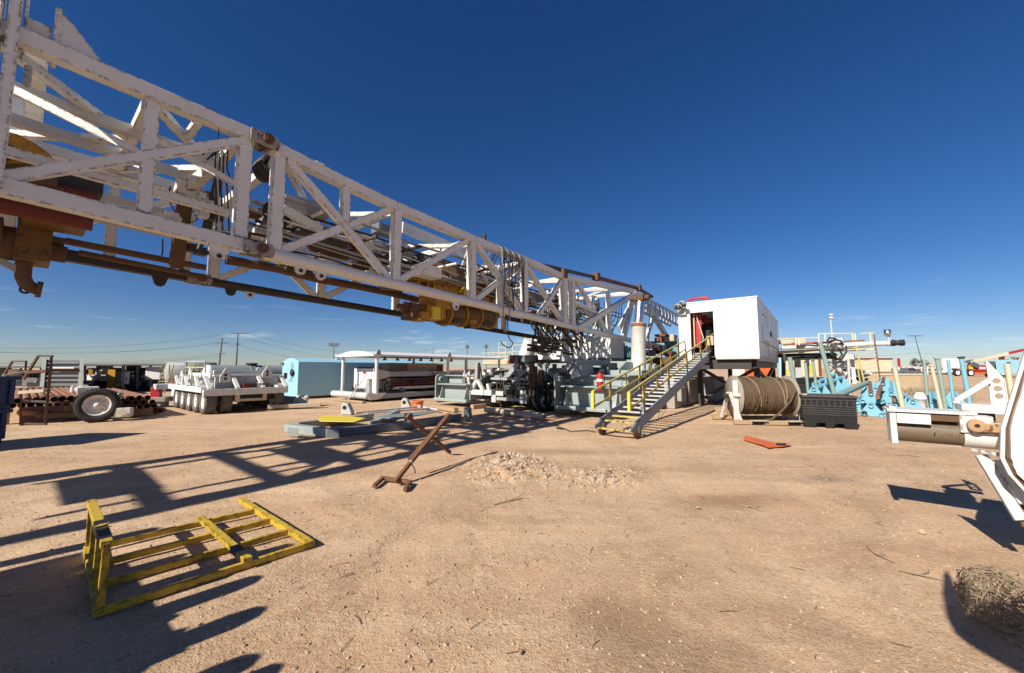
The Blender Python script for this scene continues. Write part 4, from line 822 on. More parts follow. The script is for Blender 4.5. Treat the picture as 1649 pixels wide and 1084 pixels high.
# machinery on the deck beside the mast foot
dm = thing('deck_machinery', 'small tan and white machines with a teal tank on the rig deck', 'machinery', L(19, -8, 1.6))
for i, (u0, v0, u1, v1, m_) in enumerate([(968, 560, 980, 574, 'white_rusty'), (982, 565, 992, 574, 'yellow_pale'), (998, 556, 1002, 575, 'yellow_rail'), (967, 575, 1016, 579, 'steel_dark'), (970, 563, 978, 571, 'rust'), (984, 567, 990, 572, 'tan')]):
    mb = MB(); fb(mb, u0, v0, u1, v1, 19-.2*(i > 3), .8); part('machine_block', mb, m_, dm, bevel=.02)
mb = MB(); p = PA(1011, 576, 19); mb.lathe([(0, .2), (.45, .2), (.55, .12), (.56, 0)], p, Z, 16); part('tank', mb, 'teal', dm)
ml = thing('pump_manifold', 'rusty red brown pump manifold between the ram and the white cabin', 'machinery', L(24, -6.5, 1.6))
for i in range(26):
    u, v = rng.uniform(1046, 1096), rng.uniform(540, 572); 
    if v < 560-(u-1046)*.02 and rng.random() < .4: continue
    p = P(u, v, -6.4-rng.uniform(0, 1)); mb = MB(); mb.obox(p, A*rng.uniform(.1, .5), R*rng.uniform(.1, .3), Z*rng.uniform(.05, .16)); mb.tube(p-A*.4, p+A*.4, .08, 10); part('fitting', mb, ('rust', 'red_dark', 'rust_brown', 'steel_dark')[i % 4], ml, bevel=.01)
mb = MB(); mb.rb(21.5, 30, -7.4, -6.0, 1.7, 2.3); part('frame', mb, 'rust_brown', ml, bevel=.02)
mb = MB(); p = P(1085, 560, -6.6); mb.obox(p, A*.5, R*.4, Z*.55); part('motor', mb, 'teal', ml, bevel=.04)
mb = MB(); p = P(1080, 545, -6.6); mb.obox(p, A*.4, R*.3, Z*.2); part('cover', mb, 'wood_pale', ml, bevel=.04)
# fire extinguisher hung on the outrigger
fe = thing('fire_extinguisher', 'red fire extinguisher with a white label hung on the grey rig base', 'fire extinguisher', PA(966, 630, 12.1))
p = PA(966.5, 629, 12.05)
mb = MB(); mb.lathe([(0, .001), (0, .10), (.02, .115), (.51, .115), (.545, .105), (.57, .08), (.585, .04), (.60, .035), (.60, .001)], p, Z, 20); part('cylinder', mb, 'red', fe)
mb = MB(); mb.lathe([(.30, .117), (.39, .117)], p, Z, 20); part('label', mb, 'label_white', fe)
mb = MB(); mb.tube(p+Z*.60, p+Z*.66, .03, 10); mb.bar(p+Z*.66, p+Z*.68+R*.12, .03, .02); part('valve', mb, 'steel_dark', fe)
mb = MB(); mb.path([p+Z*.7, p+Z*.66+R*.14, p+Z*.4+R*.17, p+Z*.2+R*.15], .014, 6); part('hose', mb, 'hose', fe)
# pale log pipe and timbers on the ground before the carrier
mb = MB(); p, q = G(782, 660, .12), G(877, 671, .12); mb.hollow(p, q, .1, .015, 16); solo('ground_pipe', mb, 'wood_pale', 'pale dusty pipe lying on the ground before the carrier wheels', 'pipe')
for i, (u0, v0, u1, v1, lb) in enumerate([(760, 655, 781, 653, 'short timber on the ground beside the left outrigger foot'), (700, 655, 735, 660, 'weathered flat timber under the left outrigger box')]):
    mb = MB(); mb.bar(G(u0, v0, .1), G(u1, v1, .1), .2, .16); solo('timber', mb, 'wood', lb, 'timber', bevel=.01)

# ---------------------------------------------------------------- doghouse
AF = 17.75; RW = L(AF, 0, 0)
rL, rRt = PA(1093, 530, AF).dot(R), PA(1221, 530, AF).dot(R)
zb, zt_ = PA(1222, 574, AF).z, PA(1219, 478.5, AF).z
AE = 28.6
dh = thing('doghouse', 'white steel doghouse cabin raised beside the rig, door open, red inside', 'cabin', L(AF, (rL+rRt)/2, zb))
d0, d1 = PA(1112, 530, AF).dot(R), PA(1149.5, 530, AF).dot(R); dz = PA(1131, 502.5, AF).z
mb = MB(); t_ = .06
mb.rb(AF, AF+t_, d1, rRt, zb+.02, zt_); mb.rb(AF, AF+t_, rL, d0, zb-.25, zt_); mb.rb(AF, AF+t_, d0, d1, dz, zt_)
# a dented panel: shallow hollow strip near the sill
part('front_wall', mb, 'clean_white', dh)
mb = MB(); mb.rb(AF+t_, AE, rRt-t_, rRt, zb+.02, zt_)
part('side_wall', mb, 'clean_white', dh)
mb = MB(); mb.rb(AF+t_, 19.6, rL, rL+t_, zb-.25, zt_); mb.rb(23.5, AE, rL, rL+t_, zb-.25, zt_); mb.rb(19.6, 23.5, rL, rL+t_, zb-.25, zb+1.0); mb.rb(19.6, 23.5, rL, rL+t_, zb+2.05, zt_); part('side_wall', mb, 'clean_white', dh)
mb = MB(); mb.rb(AE-t_, AE-.003, rL+t_, rRt-t_, zb, zt_); part('back_wall', mb, 'clean_white', dh)
mb = MB(); mb.rb(AF-.03, AE+.03, rL-.03, rRt+.03, zt_+.003, zt_+.05); part('roof', mb, 'clean_white', dh)
mb = MB(); mb.rb(AF+t_, AE-t_, rL+t_, rRt-t_, zb-.02, zb+.03); part('floor', mb, 'steel_dark', dh)
mb = MB(); mb.rb(AF-.05, AF+.2, PA(1153, 575, AF).dot(R), rRt+.01, zb-.1, zb+.02); mb.rb(AF+.2, AE, rRt-.12, rRt+.015, zb-.16, zb+.015); part('skid_beam', mb, 'grey_light', dh, bevel=.01)
mb = MB(); mb.rb(AF+.4, AE, rL+.2, rRt-.15, zb-.45, zb-.02); part('underframe', mb, 'steel_dark', dh)
# dents: crumpled sheet welded over the sill
mb = MB(); nx, nz = 26, 14; vs = []
r0, r1, z0, z1 = d1+.35, rRt-.35, zb+.1, zb+.95
for j in range(nz+1):
    for i in range(nx+1):
        fx, fz = i/nx, j/nz; edge = min(fx, 1-fx, fz, 1-fz)*4; q = min(1, edge)
        vs.append(L(AF-.004+q*(.0-.02*abs(noise.noise((fx*4, fz*3, 2)))-.012*noise.noise((fx*9, fz*7, 5))), r0+(r1-r0)*fx, z0+(z1-z0)*fz))
mb.add(vs, [(j*(nx+1)+i, j*(nx+1)+i+1, (j+1)*(nx+1)+i+1, (j+1)*(nx+1)+i) for j in range(nz) for i in range(nx)], True)
part('dented_panel', mb, 'clean_white', dh)
def side_rect(nm, u0, v0, u1, v1, mt, proud=.012, t=.02):
    p, q = P(u0, v0, rRt), P(u1, v1, rRt); mb = MB(); mb.rb(p.dot(A), q.dot(A), rRt+.002, rRt+proud+t, q.z, p.z); return part(nm, mb, mt, dh)
wd = side_rect('window', 1227.5, 505, 1233, 512, 'glass_dark'); 
mb = MB(); 
side_rect('door', 1227, 523, 1238, 551, 'clean_white', .02); side_rect('vent', 1240, 534, 1242, 543, 'black', .02)
for u in (1232, 1236, 1244, 1248): p = P(u, 530, rRt); mb = MB(); mb.rb(p.dot(A), p.dot(A)+.06, rRt+.001, rRt+.02, zb+.1, zt_-.05); part('seam', mb, 'clean_white', dh)
mb = MB(); mb.rb(AF+1.0, AE-.5, rRt+.03, rRt+.07, zb+.62, zb+.66); part('rail', mb, 'grey_light', dh)
# roof rail of red pipe
q0, q1 = PA(1110, 485, AF+.5), PA(1140, 483, AF+.5); h = .28
mb = MB(); mb.path([L(AF+.5, q0.dot(R), zt_), L(AF+.5, q0.dot(R), zt_+h*.7), L(AF+.5, q0.dot(R)+.07, zt_+h), L(AF+.5, q1.dot(R)-.07, zt_+h), L(AF+.5, q1.dot(R), zt_+h*.7), L(AF+.5, q1.dot(R), zt_)], .06, 12); part('roof_pipe', mb, 'red', dh)
# flood lamps on the corner
for i, (u, v) in enumerate([(1093, 493), (1100, 488.5)]):
    p = PA(u, v, AF-.3); mb = MB(); mb.lathe([(0, .05), (.05, .16), (.16, .17), (.17, .15)], p, (-.5, -.6, -.55), 16); fl = part('flood_lamp', mb, 'grey', dh)
    mb = MB(); mb.bar(p, PA(1103, 495+i*4, AF), .05, .05); part('bracket', mb, 'grey_light', fl)
mb = MB(); fb(mb, 1093, 494, 1104, 507, AF-.16, .15); part('lamp_box', mb, 'grey_light', dh, bevel=.01)
# inside: red door leaf and a red pump
mb = MB(); mb.bar(PA(1120, 503, AF+.5), PA(1120, 560, AF+.5), .5, .12, A); part('door', mb, 'red', dh)
mb = MB(); mb.bar(PA(1117, 503, AF+.3), PA(1119, 560, AF+.3), .05, .05, A); mb.bar(PA(1121, 508, AF+.3), PA(1133, 545, AF+.3), .04, .04, A); part('door_frame', mb, 'wood_pale', dh)
dr = thing('brake_winch', 'red and black winch standing inside the open doorway of the white cabin', 'winch', L(AF+1.2, (d0+d1)/2, zb))
for (u, v, s, m_) in [(1134, 512, .13, 'red'), (1138, 517, .15, 'red'), (1137, 526, .17, 'black'), (1142, 530, .18, 'black'), (1131, 534, .16, 'red'), (1139, 538, .2, 'black'), (1134, 540, .14, 'red')]:
    p = PA(u, v, AF+1.2); mb = MB(); mb.obox(p, A*s, R*s*.8, Z*s*.8); mb.tube(p-R*s*1.3, p+R*s*1.2, s*.5, 12); part('winch_block', mb, m_, dr, bevel=.03)
mb = MB(); mb.rb(AF+.9, AF+1.5, d0+.3, d1-.1, zb+.03, zb+.9); part('stand', mb, 'steel_dark', dr, bevel=.02)
mb = MB(); fb(mb, 1138, 541, 1149, 556, AF+.35, .4); solo('carton', mb, 'tan', 'brown carton just inside the cabin doorway at the stair head', 'box', bevel=.01)
# legs below the doghouse
lg = thing('cabin_support', 'dark steel legs and X braces under the white cabin', 'support', L(22, -3, 0))
for (a, r) in ((19.5, rL+.4), (19.5, rRt-.3), (27.5, rL+.4), (27.5, rRt-.3)):
    mb = MB(); mb.rb(a, a+.22, r-.11, r+.11, 0, zb-.46); part('leg', mb, 'steel_dark', lg, bevel=.01)
for (a, b) in ((19.6, 27.4), (27.4, 19.6)):
    mb = MB(); mb.bar(L(a, rRt-.3, zb-.5), L(b, rRt-.32, .55), .12, .14); part('brace', mb, 'steel_dark', lg)
for (x, y) in ((rL+.5, rRt-.4), (rRt-.4, rL+.5)):
    mb = MB(); mb.bar(L(19.6, x, zb-.5), L(19.6, y, .3), .12, .14); part('brace', mb, 'steel_dark', lg)
mb = MB(); mb.rb(17.9, 18.3, rL, rRt-.3, zb-.5, zb-.12); part('head_beam', mb, 'steel_dark', lg, bevel=.01)
# grey tank in the shade beside the stair
mb = MB(); mb.rb(17.0, 21.5, -5.9, -4.7, 0, 1.3); mb.rb(17.3, 18.0, -4.69, -4.5, .3, .9); mb.rb(19, 20.4, -4.69, -4.6, .1, 1.2)
solo('water_tank', mb, 'concrete', 'grey box tank in the shade behind the yellow railed stair', 'tank', bevel=.03)
mb = MB(); mb.rb(21.6, 24.2, -5.6, -4.0, 0, 1.25); solo('fuel_tank', mb, 'grey', 'dim grey tank under the white cabin, beyond the stair', 'tank', bevel=.08)

# ---------------------------------------------------------------- stair
paint('rust_tread', (.50, .40, .12), rust=.85, rough=.7, dirt=.5, rustcol=(.20, .09, .04), dirtcol=(.3, .15, .07))
stair = thing('stair', 'grey steel stair with yellow handrails climbing to the white cabin door', 'stair', L(9.3, -3.83, 0))
rS1 = G(1020, 700, .12).dot(R); rS0 = G(966, 693, .12).dot(R)
b0 = P(1022, 692, rS1); tp1 = P(1149, 568, rS1); bb = (b0.dot(A), b0.z); tt = (tp1.dot(A), tp1.z)
def sp_(t, r, dz=0): return L(bb[0]+(tt[0]-bb[0])*t, r, bb[1]+(tt[1]-bb[1])*t+dz)
for r in (rS0, rS1):
    mb = MB(); mb.bar(sp_(0, r, .03), sp_(1, r, .03), .06, .27); 
    part('stringer', mb, 'grey_stair', stair, bevel=.008)
    mb = MB(); q = sp_(0, r); mb.prism([q+Z*.14-A*.02, q-A*.34+Z*.06, q-A*.36+Z*.01, q+A*.02-Z*.10, q+A*.3-Z*.10, q+A*.3+Z*.19], R*.05); part('nose_plate', mb, 'grey_stair', stair, bevel=.006)
    c = sp_(.012, r); wr = .16
    mb = MB(); mb.lathe([(-.05, .03), (-.05, wr), (.05, wr), (.05, .03)], Vector((c.x, c.y, wr))+R*.02, R, 24); w_ = part('wheel', mb, 'rust_brown', stair)
    mb = MB(); mb.tube(Vector((c.x, c.y, wr))-R*.06, Vector((c.x, c.y, wr))+R*.10, .035, 12); part('axle', mb, 'steel_dark', w_)
    mb = MB(); q = Vector((c.x, c.y, wr)); mb.prism([q+R*.08-A*.09+Z*.16, q+R*.08+A*.1+Z*.16, q+R*.08+A*.05-Z*.02, q+R*.08-A*.05-Z*.02], R*.02); part('wheel_bracket', mb, 'grey_dark', stair)
    for t_ in (.045,): mb = MB(); q = sp_(t_, r, .2); mb.tube(q, q+Z*.09, .02, 8); part('lock_pin', mb, 'steel_dark', stair)
NT = 25
for i in range(NT):
    t_ = -.018+i*(1.0/NT)
    q0, q1 = sp_(t_, rS0+.03, .09 if i else .03), sp_(t_, rS1-.03, .09 if i else .03)
    mb = MB(); m = (q0+q1)/2; mb.obox(m, A*.06, R*((q1-q0).length/2), Z*.012); mb.obox(m-A*.058-Z*.012, A*.004, R*((q1-q0).length/2), Z*.012)
    part('tread', mb, 'rust_tread' if i in (0, 1) else ('yellow_rail' if i == 2 else 'grey_light'), stair)
def pt(u, v, r): return P(u, v, r)
for r, pts in ((rS0, ((955, 630), (1117, 541))), (rS1, ((1013, 632), (1149, 538)))):
    h0, h1 = P(*pts[0], r), P(*pts[1], r)
    rail = MB(); rail.bar(h0, h1, .05, .05); ho = part('handrail', rail, 'yellow_rail', stair, bevel=.008)
    # lower rail and posts
    dl = -.42
    mb = MB(); mb.bar(h0+Z*dl*.95, h1+Z*dl*.9, .04, .045); part('mid_rail', mb, 'yellow_rail', stair, bevel=.006)
    mb = MB(); mb.bar(h0, h0+Z*dl*1.05, .07, .09, A); part('end_post', mb, 'yellow_bright', stair, bevel=.008)
    for k in range(5):
        f = .10+k*.215; t = h0.lerp(h1, f); s_ = (t.dot(A)-bb[0])/(tt[0]-bb[0]); lo = sp_(s_-.004, r, .12)
        mb = MB(); mb.bar(t, lo.lerp(t, .42), .055, .055, A); part('post', mb, 'yellow', stair, bevel=.006)
        mb = MB(); mb.bar(lo.lerp(t, .42), lo-Z*.1, .065, .065, A); part('post', mb, 'grey_stair', stair, bevel=.006)
    for k in range(4):
        f = .2075+k*.215; t = h0.lerp(h1, f); mb = MB(); mb.bar(t, t+Z*dl, .035, .035, A); part('baluster', mb, 'yellow', stair)
mb = MB(); p = sp_(.13, (rS0+rS1)/2+.2, .16); rocks(mb, [(p.x, p.y, p.z, .07)], rng); solo('stone', mb, 'stone_pale', 'pale stone left lying on a low tread of the stair', 'stone')
mb = MB(); pts = [G(1065, 663), G(1060, 676), G(1044, 684), G(1030, 694), G(1040, 702)]; mb.path([Vector((p.x, p.y, .02+.25*(k == 0))) for k, p in enumerate(pts)], .012, 5); solo('cable', mb, 'hose_grey', 'grey cable trailing on the ground under the stair', 'cable')
mb = MB(); pts = [G(905, 690), G(920, 696), G(945, 694), G(960, 697)]; mb.path([Vector((p.x, p.y, .015)) for p in pts], .014, 5); mb.path([G(897, 689, .02), G(905, 690, .03)], .03, 6); solo('hose', mb, 'steel_dark', 'dark hose lying on the sand left of the stair foot', 'hose')
# ---------------------------------------------------------------- cable reel
Yr = 12.5; c0, c1 = W(1183, 640, Yr), W(1268, 641, Yr-.15); ax = (c1-c0).normalized(); zc = .82
c0.z = c1.z = zc
reel = thing('cable_reel', 'big reel of brown wire rope between white timber flanges on a skid', 'cable reel', (c0+c1)/2-Z*zc)
mb = MB(); rd = .60; ln = (c1-c0).length; prof = []; k = 0; n_ = 62
for i in range(n_+1):
    t_ = ln*i/n_; rr = rd-.05*(i/n_)+.006*math.sin(i*1.7)+.008*math.sin(i*.6)
    prof += [(t_-ln/n_*.5, rr-.018), (t_-ln/n_*.25, rr-.004), (t_, rr), (t_+ln/n_*.25, rr-.004)]
mb.lathe(prof, c0, ax, 48); part('wire_rope', mb, 'cable_brown', reel)
for i in range(10):   # turns of rope crossing the lay
    mb = MB(); t0 = rng.uniform(.05, .85)*ln; sl = rng.uniform(-.22, .22); x = Vector((0, -1, 0)); ph = rng.uniform(-.9, .1); pts = []
    for j in range(14):
        a = ph+j*.16; rr = rd-.02*(t0/ln)+.014; pts.append(c0+ax*min(max(t0+sl*j/14, .03), ln-.05)+Vector((0, -math.cos(a)*rr, math.sin(a)*rr)))
    mb.path(pts, .017, 6); part('rope_turn', mb, ('cable_brown', 'rope_pale')[i % 2 if i < 6 else 0], reel)
mb = MB(); mb.path([c0+ax*(ln*.93)+Vector((0, -.55, .22)), c0+ax*(ln*.80)+Vector((0, -.62, -.1)), c0+ax*(ln*.62)+Vector((0, -.62, -.42)), c0+ax*(ln*.45)+Vector((0, -.6, -.66)), c0+ax*(ln*.25)+Vector((0, -.62, -.7))], .035, 8); part('rope_tail', mb, 'cable_brown', reel)
for cc, sg in ((c0, -1), (c1, 1)):
    mb = MB(); mb.lathe([(0, .1), (0, .645), (sg*.035, .645), (sg*.035, .1)] if sg > 0 else [(sg*.035, .1), (sg*.035, .645), (0, .645), (0, .1)], cc, ax, 40); part('flange', mb, 'flange_grey', reel)
    y = -.2
    mb = MB(); p = cc+ax*(sg*.16); mb.bar(p+Vector((0, -.35, -.74)), p+Vector((0, -.35, .50 if sg < 0 else .0)), .13, .09, Vector((0, 1, 0))); part('stand_post', mb, 'white', reel, bevel=.008)
    mb = MB(); mb.bar(p+Vector((0, .5, -.74)), p+Vector((0, .05, .1)), .1, .09); mb.bar(p+Vector((0, -.55, -.74)), p+Vector((0, -.05, .1)), .1, .09); part('stand_brace', mb, 'white_rusty', reel, bevel=.008)
    mb = MB(); mb.tube(cc+ax*(sg*.05), cc+ax*(sg*.34), .07, 14); part('axle', mb, 'steel_dark', reel)
    mb = MB(); mb.obox(p+Vector((0, -.42, .05)), (.11, 0, 0), (0, .05, 0), (0, 0, .05)); part('bearing', mb, 'white', reel, bevel=.01)
for y in (-.62, .62):
    mb = MB(); mb.bar(c0+ax*-.4+Vector((0, y, -.76)), c1+ax*.35+Vector((0, y, -.76)), .16, .12); part('skid_beam', mb, 'wood', reel, bevel=.01)
for t_ in (.18, .82):
    mb = MB(); p = c0+ax*(ln*t_)+Vector((0, -.70, -.765)); mb.obox(p, (.2, 0, 0), (0, .015, 0), (0, 0, .045)); part('fork_pocket', mb, 'black', reel)
    mb = MB(); mb.obox(p+Z*.07, (.22, 0, 0), (0, .1, 0), (0, 0, .012)); part('fork_plate', mb, 'wood_pale', reel)
for i, u in enumerate((1166, 1172)):
    mb = MB(); p = G(u, 664+i*8); mb.obox(p+Z*.1, Vector((.22, .05, 0)), Vector((-.05, .2, 0)), Z*.1); solo('timber_block', mb, 'wood', 'wooden block against the left end of the wire rope reel' if i else 'wooden block behind the left post of the rope reel', 'timber', bevel=.01)
# ---------------------------------------------------------------- black pallet bin
Yb = 11.75; pL = G(1295, 687); pR = G(1382, 692); fx = (pR-pL); wB = fx.length; fx.normalize(); fy = Vector((-fx.y, fx.x, 0)); dB = .95; hB = .92
binn = thing('pallet_bin', 'black ribbed plastic pallet bin on the ground beside the rope reel', 'bin', pL+fx*wB/2+fy*dB/2)
mb = MB()
def bx(x0, x1, y0, y1, z0, z1): mb.obox(pL+fx*((x0+x1)/2)+fy*((y0+y1)/2)+Z*((z0+z1)/2), fx*((x1-x0)/2), fy*((y1-y0)/2), Z*((z1-z0)/2))
t = .03
for (a0, a1, b0_, b1__) in ((0, wB, 0, t), (0, wB, dB-t, dB), (0, t, t, dB-t), (wB-t, wB, t, dB-t)): bx(a0, a1, b0_, b1__, .13, hB-.06)
part('wall', mb, 'plastic_black', binn, bevel=.006)
mb = MB()
for z in (.36, .42, .48, .54, .60, .78): bx(-.02, wB+.02, -.02, .0, z, z+.022); bx(wB, wB+.02, .0, dB, z, z+.022)
for i in range(9): x = wB*(i+.5)/9; bx(x-.01, x+.01, -.010, 0, .62, .78)
part('rib', mb, 'plastic_dusty', binn)
mb = MB()
bx(-.025, wB+.025, -.025, .04, hB-.06, hB); bx(-.025, wB+.025, dB-.04, dB+.025, hB-.06, hB); bx(-.025, .04, .04, dB-.04, hB-.06, hB); bx(wB-.04, wB+.025, .04, dB-.04, hB-.06, hB)
part('rim', mb, 'plastic_dusty', binn, bevel=.008)
for (x0, x1) in ((0, .28), (wB*.42, wB*.58), (wB-.28, wB)):
    mb = MB()
    for (y0, y1) in ((0, .2), (dB/2-.1, dB/2+.1), (dB-.2, dB)): bx(x0, x1, y0, y1, 0, .13)
    part('foot', mb, 'plastic_black', binn, bevel=.006)
mb = MB(); bx(t, wB-t, t, dB-t, .13, .17); part('floor', mb, 'plastic_black', binn)

# ---------------------------------------------------------------- orange strip on the sand
mb = MB(); p = [G(u, v) for u, v in [(1197, 707), (1203, 705), (1212, 706.5), (1246, 716), (1258, 717), (1268, 717), (1274, 720), (1262, 722), (1248, 722), (1238, 724), (1228, 720), (1198, 710)]]
mb.prism([Vector((q.x, q.y, .03+.012*math.sin(i*2.1))) for i, q in enumerate(p)], Z*.012)
st_ = thing('orange_strip', 'flat orange plastic strip lying bent on the sand before the rope reel', 'strip', (p[0].x, p[0].y, 0)); part('strip', mb, 'orange', st_)
mb = MB(); p = [G(u, v) for u, v in [(1250, 717.4), (1266, 717.6), (1266, 720.6), (1250, 720.6)]]; mb.prism([Vector((q.x, q.y, .046)) for q in p], Z*.006); part('mark', mb, 'black', st_)

# ---------------------------------------------------------------- yellow gate frame lying in the foreground
gf = thing('rail_section', 'yellow rusty handrail section lying on its side in the foreground sand', 'handrail', G(330, 900))
e0, e1 = G(160, 985, .04), G(142, 884, .04)   # near and far feet of the raised end
n0, n1 = G(501, 876, .04), G(411, 823, .04)
long_ = (n0-e0).normalized(); 
tops = [W(172, 877, e0.y), W(147, 809, e1.y)]
def fbar(nm, p, q, w, h, m_='yellow', up=None): mb = MB(); mb.bar(p, q, w, h, up, .012); return part(nm, mb, m_, gf, bevel=.004)
fbar('end_rail', n0, G(387, 805, .045), .06, .055); fbar('end_rail', tops[0], tops[1], .06, .05)
fbar('foot_rail', e0, e1, .06, .06)
for k in range(4):
    f = k/3; a, b = e0.lerp(e1, f), n0.lerp(n1, f); fbar('long_rail', a, b, .04, .055); fbar('upright', a, tops[0].lerp(tops[1], f), .05, .04, up=long_)
m0 = e0.lerp(n0, .62)+Z*.05; m1 = e1.lerp(n1, .62)+Z*.05; fbar('cross_rail', m0.lerp(m1, -.02), m0.lerp(m1, 1.02), .065, .04)
for (p, q) in ((m0.lerp(m1, .03), m0.lerp(m1, .22)), ):
    mb = MB(); mb.bar(p, q, .07, .05); part('tape_band', mb, 'black', gf)
mb = MB(); mb.bar(tops[0].lerp(tops[1], .05), tops[0].lerp(tops[1], .42), .066, .056); part('tape_band', mb, 'black', gf)
for f in (.22, .30): mb = MB(); q = tops[0].lerp(tops[1], f); d = (tops[1]-tops[0]).normalized(); mb.obox(q+Z*.031, d*.025+long_*.02, long_*.03, Z*.002); part('tape_stripe', mb, 'yellow', gf)

# ---------------------------------------------------------------- rusty X stand
xs = thing('pipe_stand', 'rusty brown X-shaped pipe stand standing alone before the rubble heap', 'pipe stand', G(640, 770))
fo = G(632, 782, .03); lb = G(602, 781, .03); rb2 = G(655, 787, .03); top_r = W(724, 667, G(700, 745).y); 
c_ = W(612, 770, fo.y); 
foot = G(636, 776, .06)
mb = MB(); mb.bar(foot, top_r, .055, .055); part('leg', mb, 'rust', xs, bevel=.004)
bf = G(725, 729, .03); tl = W(655, 670, G(690, 750).y); mb = MB(); mb.bar(bf, tl, .06, .06); part('leg', mb, 'rust', xs, bevel=.004)
mb = MB(); mb.bar(G(618, 770, .05), G(660, 776, .05), .05, .05); part('foot_bar', mb, 'rust', xs, bevel=.004)
for (p, q) in (((618, 769), (602, 783)), ((660, 775), (652, 789))): mb = MB(); mb.bar(G(*p, .05), G(*q, .03), .05, .05); part('foot_bar', mb, 'rust', xs, bevel=.004)
mid = foot.lerp(top_r, .24); mb = MB(); mb.tube(mid-(top_r-foot).normalized()*.02, mid+(top_r-foot).normalized()*.02, .042, 10); mb.path([mid, mid+Vector((.06, 0, -.08)), mid+Vector((.08, 0, -.16))], .01, 5); part('cloth_tie', mb, 'hose_grey', xs)
# second leg parallel behind, as a pair
off = Vector((-.16, .3, 0)); mb = MB(); mb.bar(foot.lerp(top_r, .25)+off*.4, top_r+off*.1, .045, .045); part('leg', mb, 'rust_brown', xs)

# ---------------------------------------------------------------- grey skid beams with the yellow plate
sk = thing('skid_frame', 'long grey steel skid frame lying flat in the mast shadow', 'skid frame', G(560, 690))
def gb(nm, u0, v0, u1, v1, z0, z1, w, m_='grey_green'):
    p, q = G(u0, v0), G(u1, v1); p.z = q.z = (z0+z1)/2; mb = MB(); mb.bar(p, q, w, z1-z0); return part(nm, mb, m_, sk, bevel=.01)
gb('end_beam', 463, 695, 533, 704, .0, .21, .2); gb('side_beam', 540, 703, 660, 690, .003, .20, .22, 'grey_dark'); gb('side_beam', 478, 692, 600, 676, .005, .2, .18, 'skid_grey'); gb('side_beam', 660, 690, 740, 676, .006, .205, .2, 'grey_dark')  # side beams darker than the lit end: shade put into their colour
gb('end_beam', 536, 705, 545, 700, .002, .215, .3, 'grey_dark'); gb('cross_beam', 600, 690, 640, 668, .01, .2, .2)
p = G(479, 695, .13); mb = MB(); d = (G(533, 704)-G(463, 695)).normalized(); n = Vector((d.y, -d.x, 0)); mb.obox(p+n*.115, d*.16, n*.004, Z*.07); part('pocket', mb, 'black', sk)
mb = MB(); mb.obox(p+n*.118, d*.21, n*.002, Z*.1); part('pocket_frame', mb, 'skid_grey', sk)
for (u0, v0, u1, v1, lb_) in [(572, 671, 678, 660, ''), (590, 672, 700, 662, ''), (680, 660, 705, 665, '')]: gb('rail', u0, v0, u1, v1, .10, .16, .07, 'grey_light')
mb = MB(); p = [G(u, v, .20) for u, v in [(600, 672), (690, 662), (705, 664), (640, 676)]]; mb.prism(p, Z*.02); part('deck_plate', mb, 'skid_grey', sk)
for (u, v) in [(654, 690), (750, 678)]:
    p = G(u, v); mb = MB(); mb.prism([p+Z*.42+R*-.1, p+Z*.42+R*.12, p+R*.16+Z*.1, p+R*.05, p-R*.1], A*.14); lg_ = part('lug', mb, 'grey_dark' if u < 700 else 'skid_grey', sk, bevel=.01)
    mb = MB(); mb.tube(p+Z*.16+R*.02-A*.02, p+Z*.16+R*.02+A*.17, .05, 14); part('lug_pin', mb, 'steel_dark', lg_)
mb = MB(); p = [G(u, v, .225) for u, v in [(512, 675), (520, 670), (560, 671), (588, 674.5), (574, 680), (515, 679)]]; mb.prism(p, Z*.025); mb2 = MB()
solo('yellow_plate', mb, 'yellow_bright', 'bright yellow steel plate resting on the grey skid frame', 'plate')
for (u, v, lb_) in [(556, 662, 'grey lug block with a hole beside the yellow plate'), (652, 652, 'grey lug block with a hole beside the orange bucket')]:
    p = G(u, v+6); o = thing('lug_block', lb_, 'lug', p); mb = MB(); mb.prism([p+Vector((-.16, 0, 0)), p+Vector((.22, 0, 0)), p+Vector((.2, 0, .12)), p+Vector((.06, 0, .40)), p+Vector((-.1, 0, .44)), p+Vector((-.17, 0, .3))], Vector((0, .3, 0))); part('body', mb, 'grey_light', o, bevel=.02)
    mb = MB(); mb.tube(p+Vector((-.04, -.012, .26)), p+Vector((-.04, .1, .26)), .075, 16); part('eye', mb, 'black', o)
p = G(672, 660); bk = thing('bucket', 'orange plastic bucket standing on the sand behind the skid frame', 'bucket', p)
mb = MB(); mb.lathe([(0, .001), (0, .2), (.36, .235), (.36, .22), (.1, .2), (.09, .001)], p, Z, 24); part('body', mb, 'orange', bk)
mb = MB(); mb.lathe([(.29, .231), (.29, .25), (.37, .252), (.37, .233)], p, Z, 24); part('rim', mb, 'orange', bk)
mb = MB(); mb.obox(p+Vector((.12, -.205, .16)), (.06, .03, 0), (0, .012, 0), (0, 0, .06)); part('label', mb, 'label_white', bk)
mb = MB(); p, q = G(446, 658, .1), G(490, 651, .1); mb.bar(G(432, 655, .12), G(517, 652, .12), .3, .16); solo('timber', mb, 'wood_pale', 'pale timber baulk on the ground before the blue shelter', 'timber', bevel=.02)
for i, (u, v, m_, lb_) in enumerate([(463, 650, 'tank_grey', 'teal grey machine part on the timber left of the blue shelter'), (483, 648, 'white_rusty', 'round rusty white fitting on the timber by the blue shelter')]):
    p = G(u, v+4); mb = MB(); mb.obox(p+Z*.2, (.28, .1, 0), (-.06, .18, 0), (0, 0, .14)); mb.tube(p+Z*.3-Vector((.3, 0, 0)), p+Z*.3+Vector((.3, .1, 0)), .13, 14); solo('machine_part', mb, m_, lb_, 'machine part', bevel=.02)
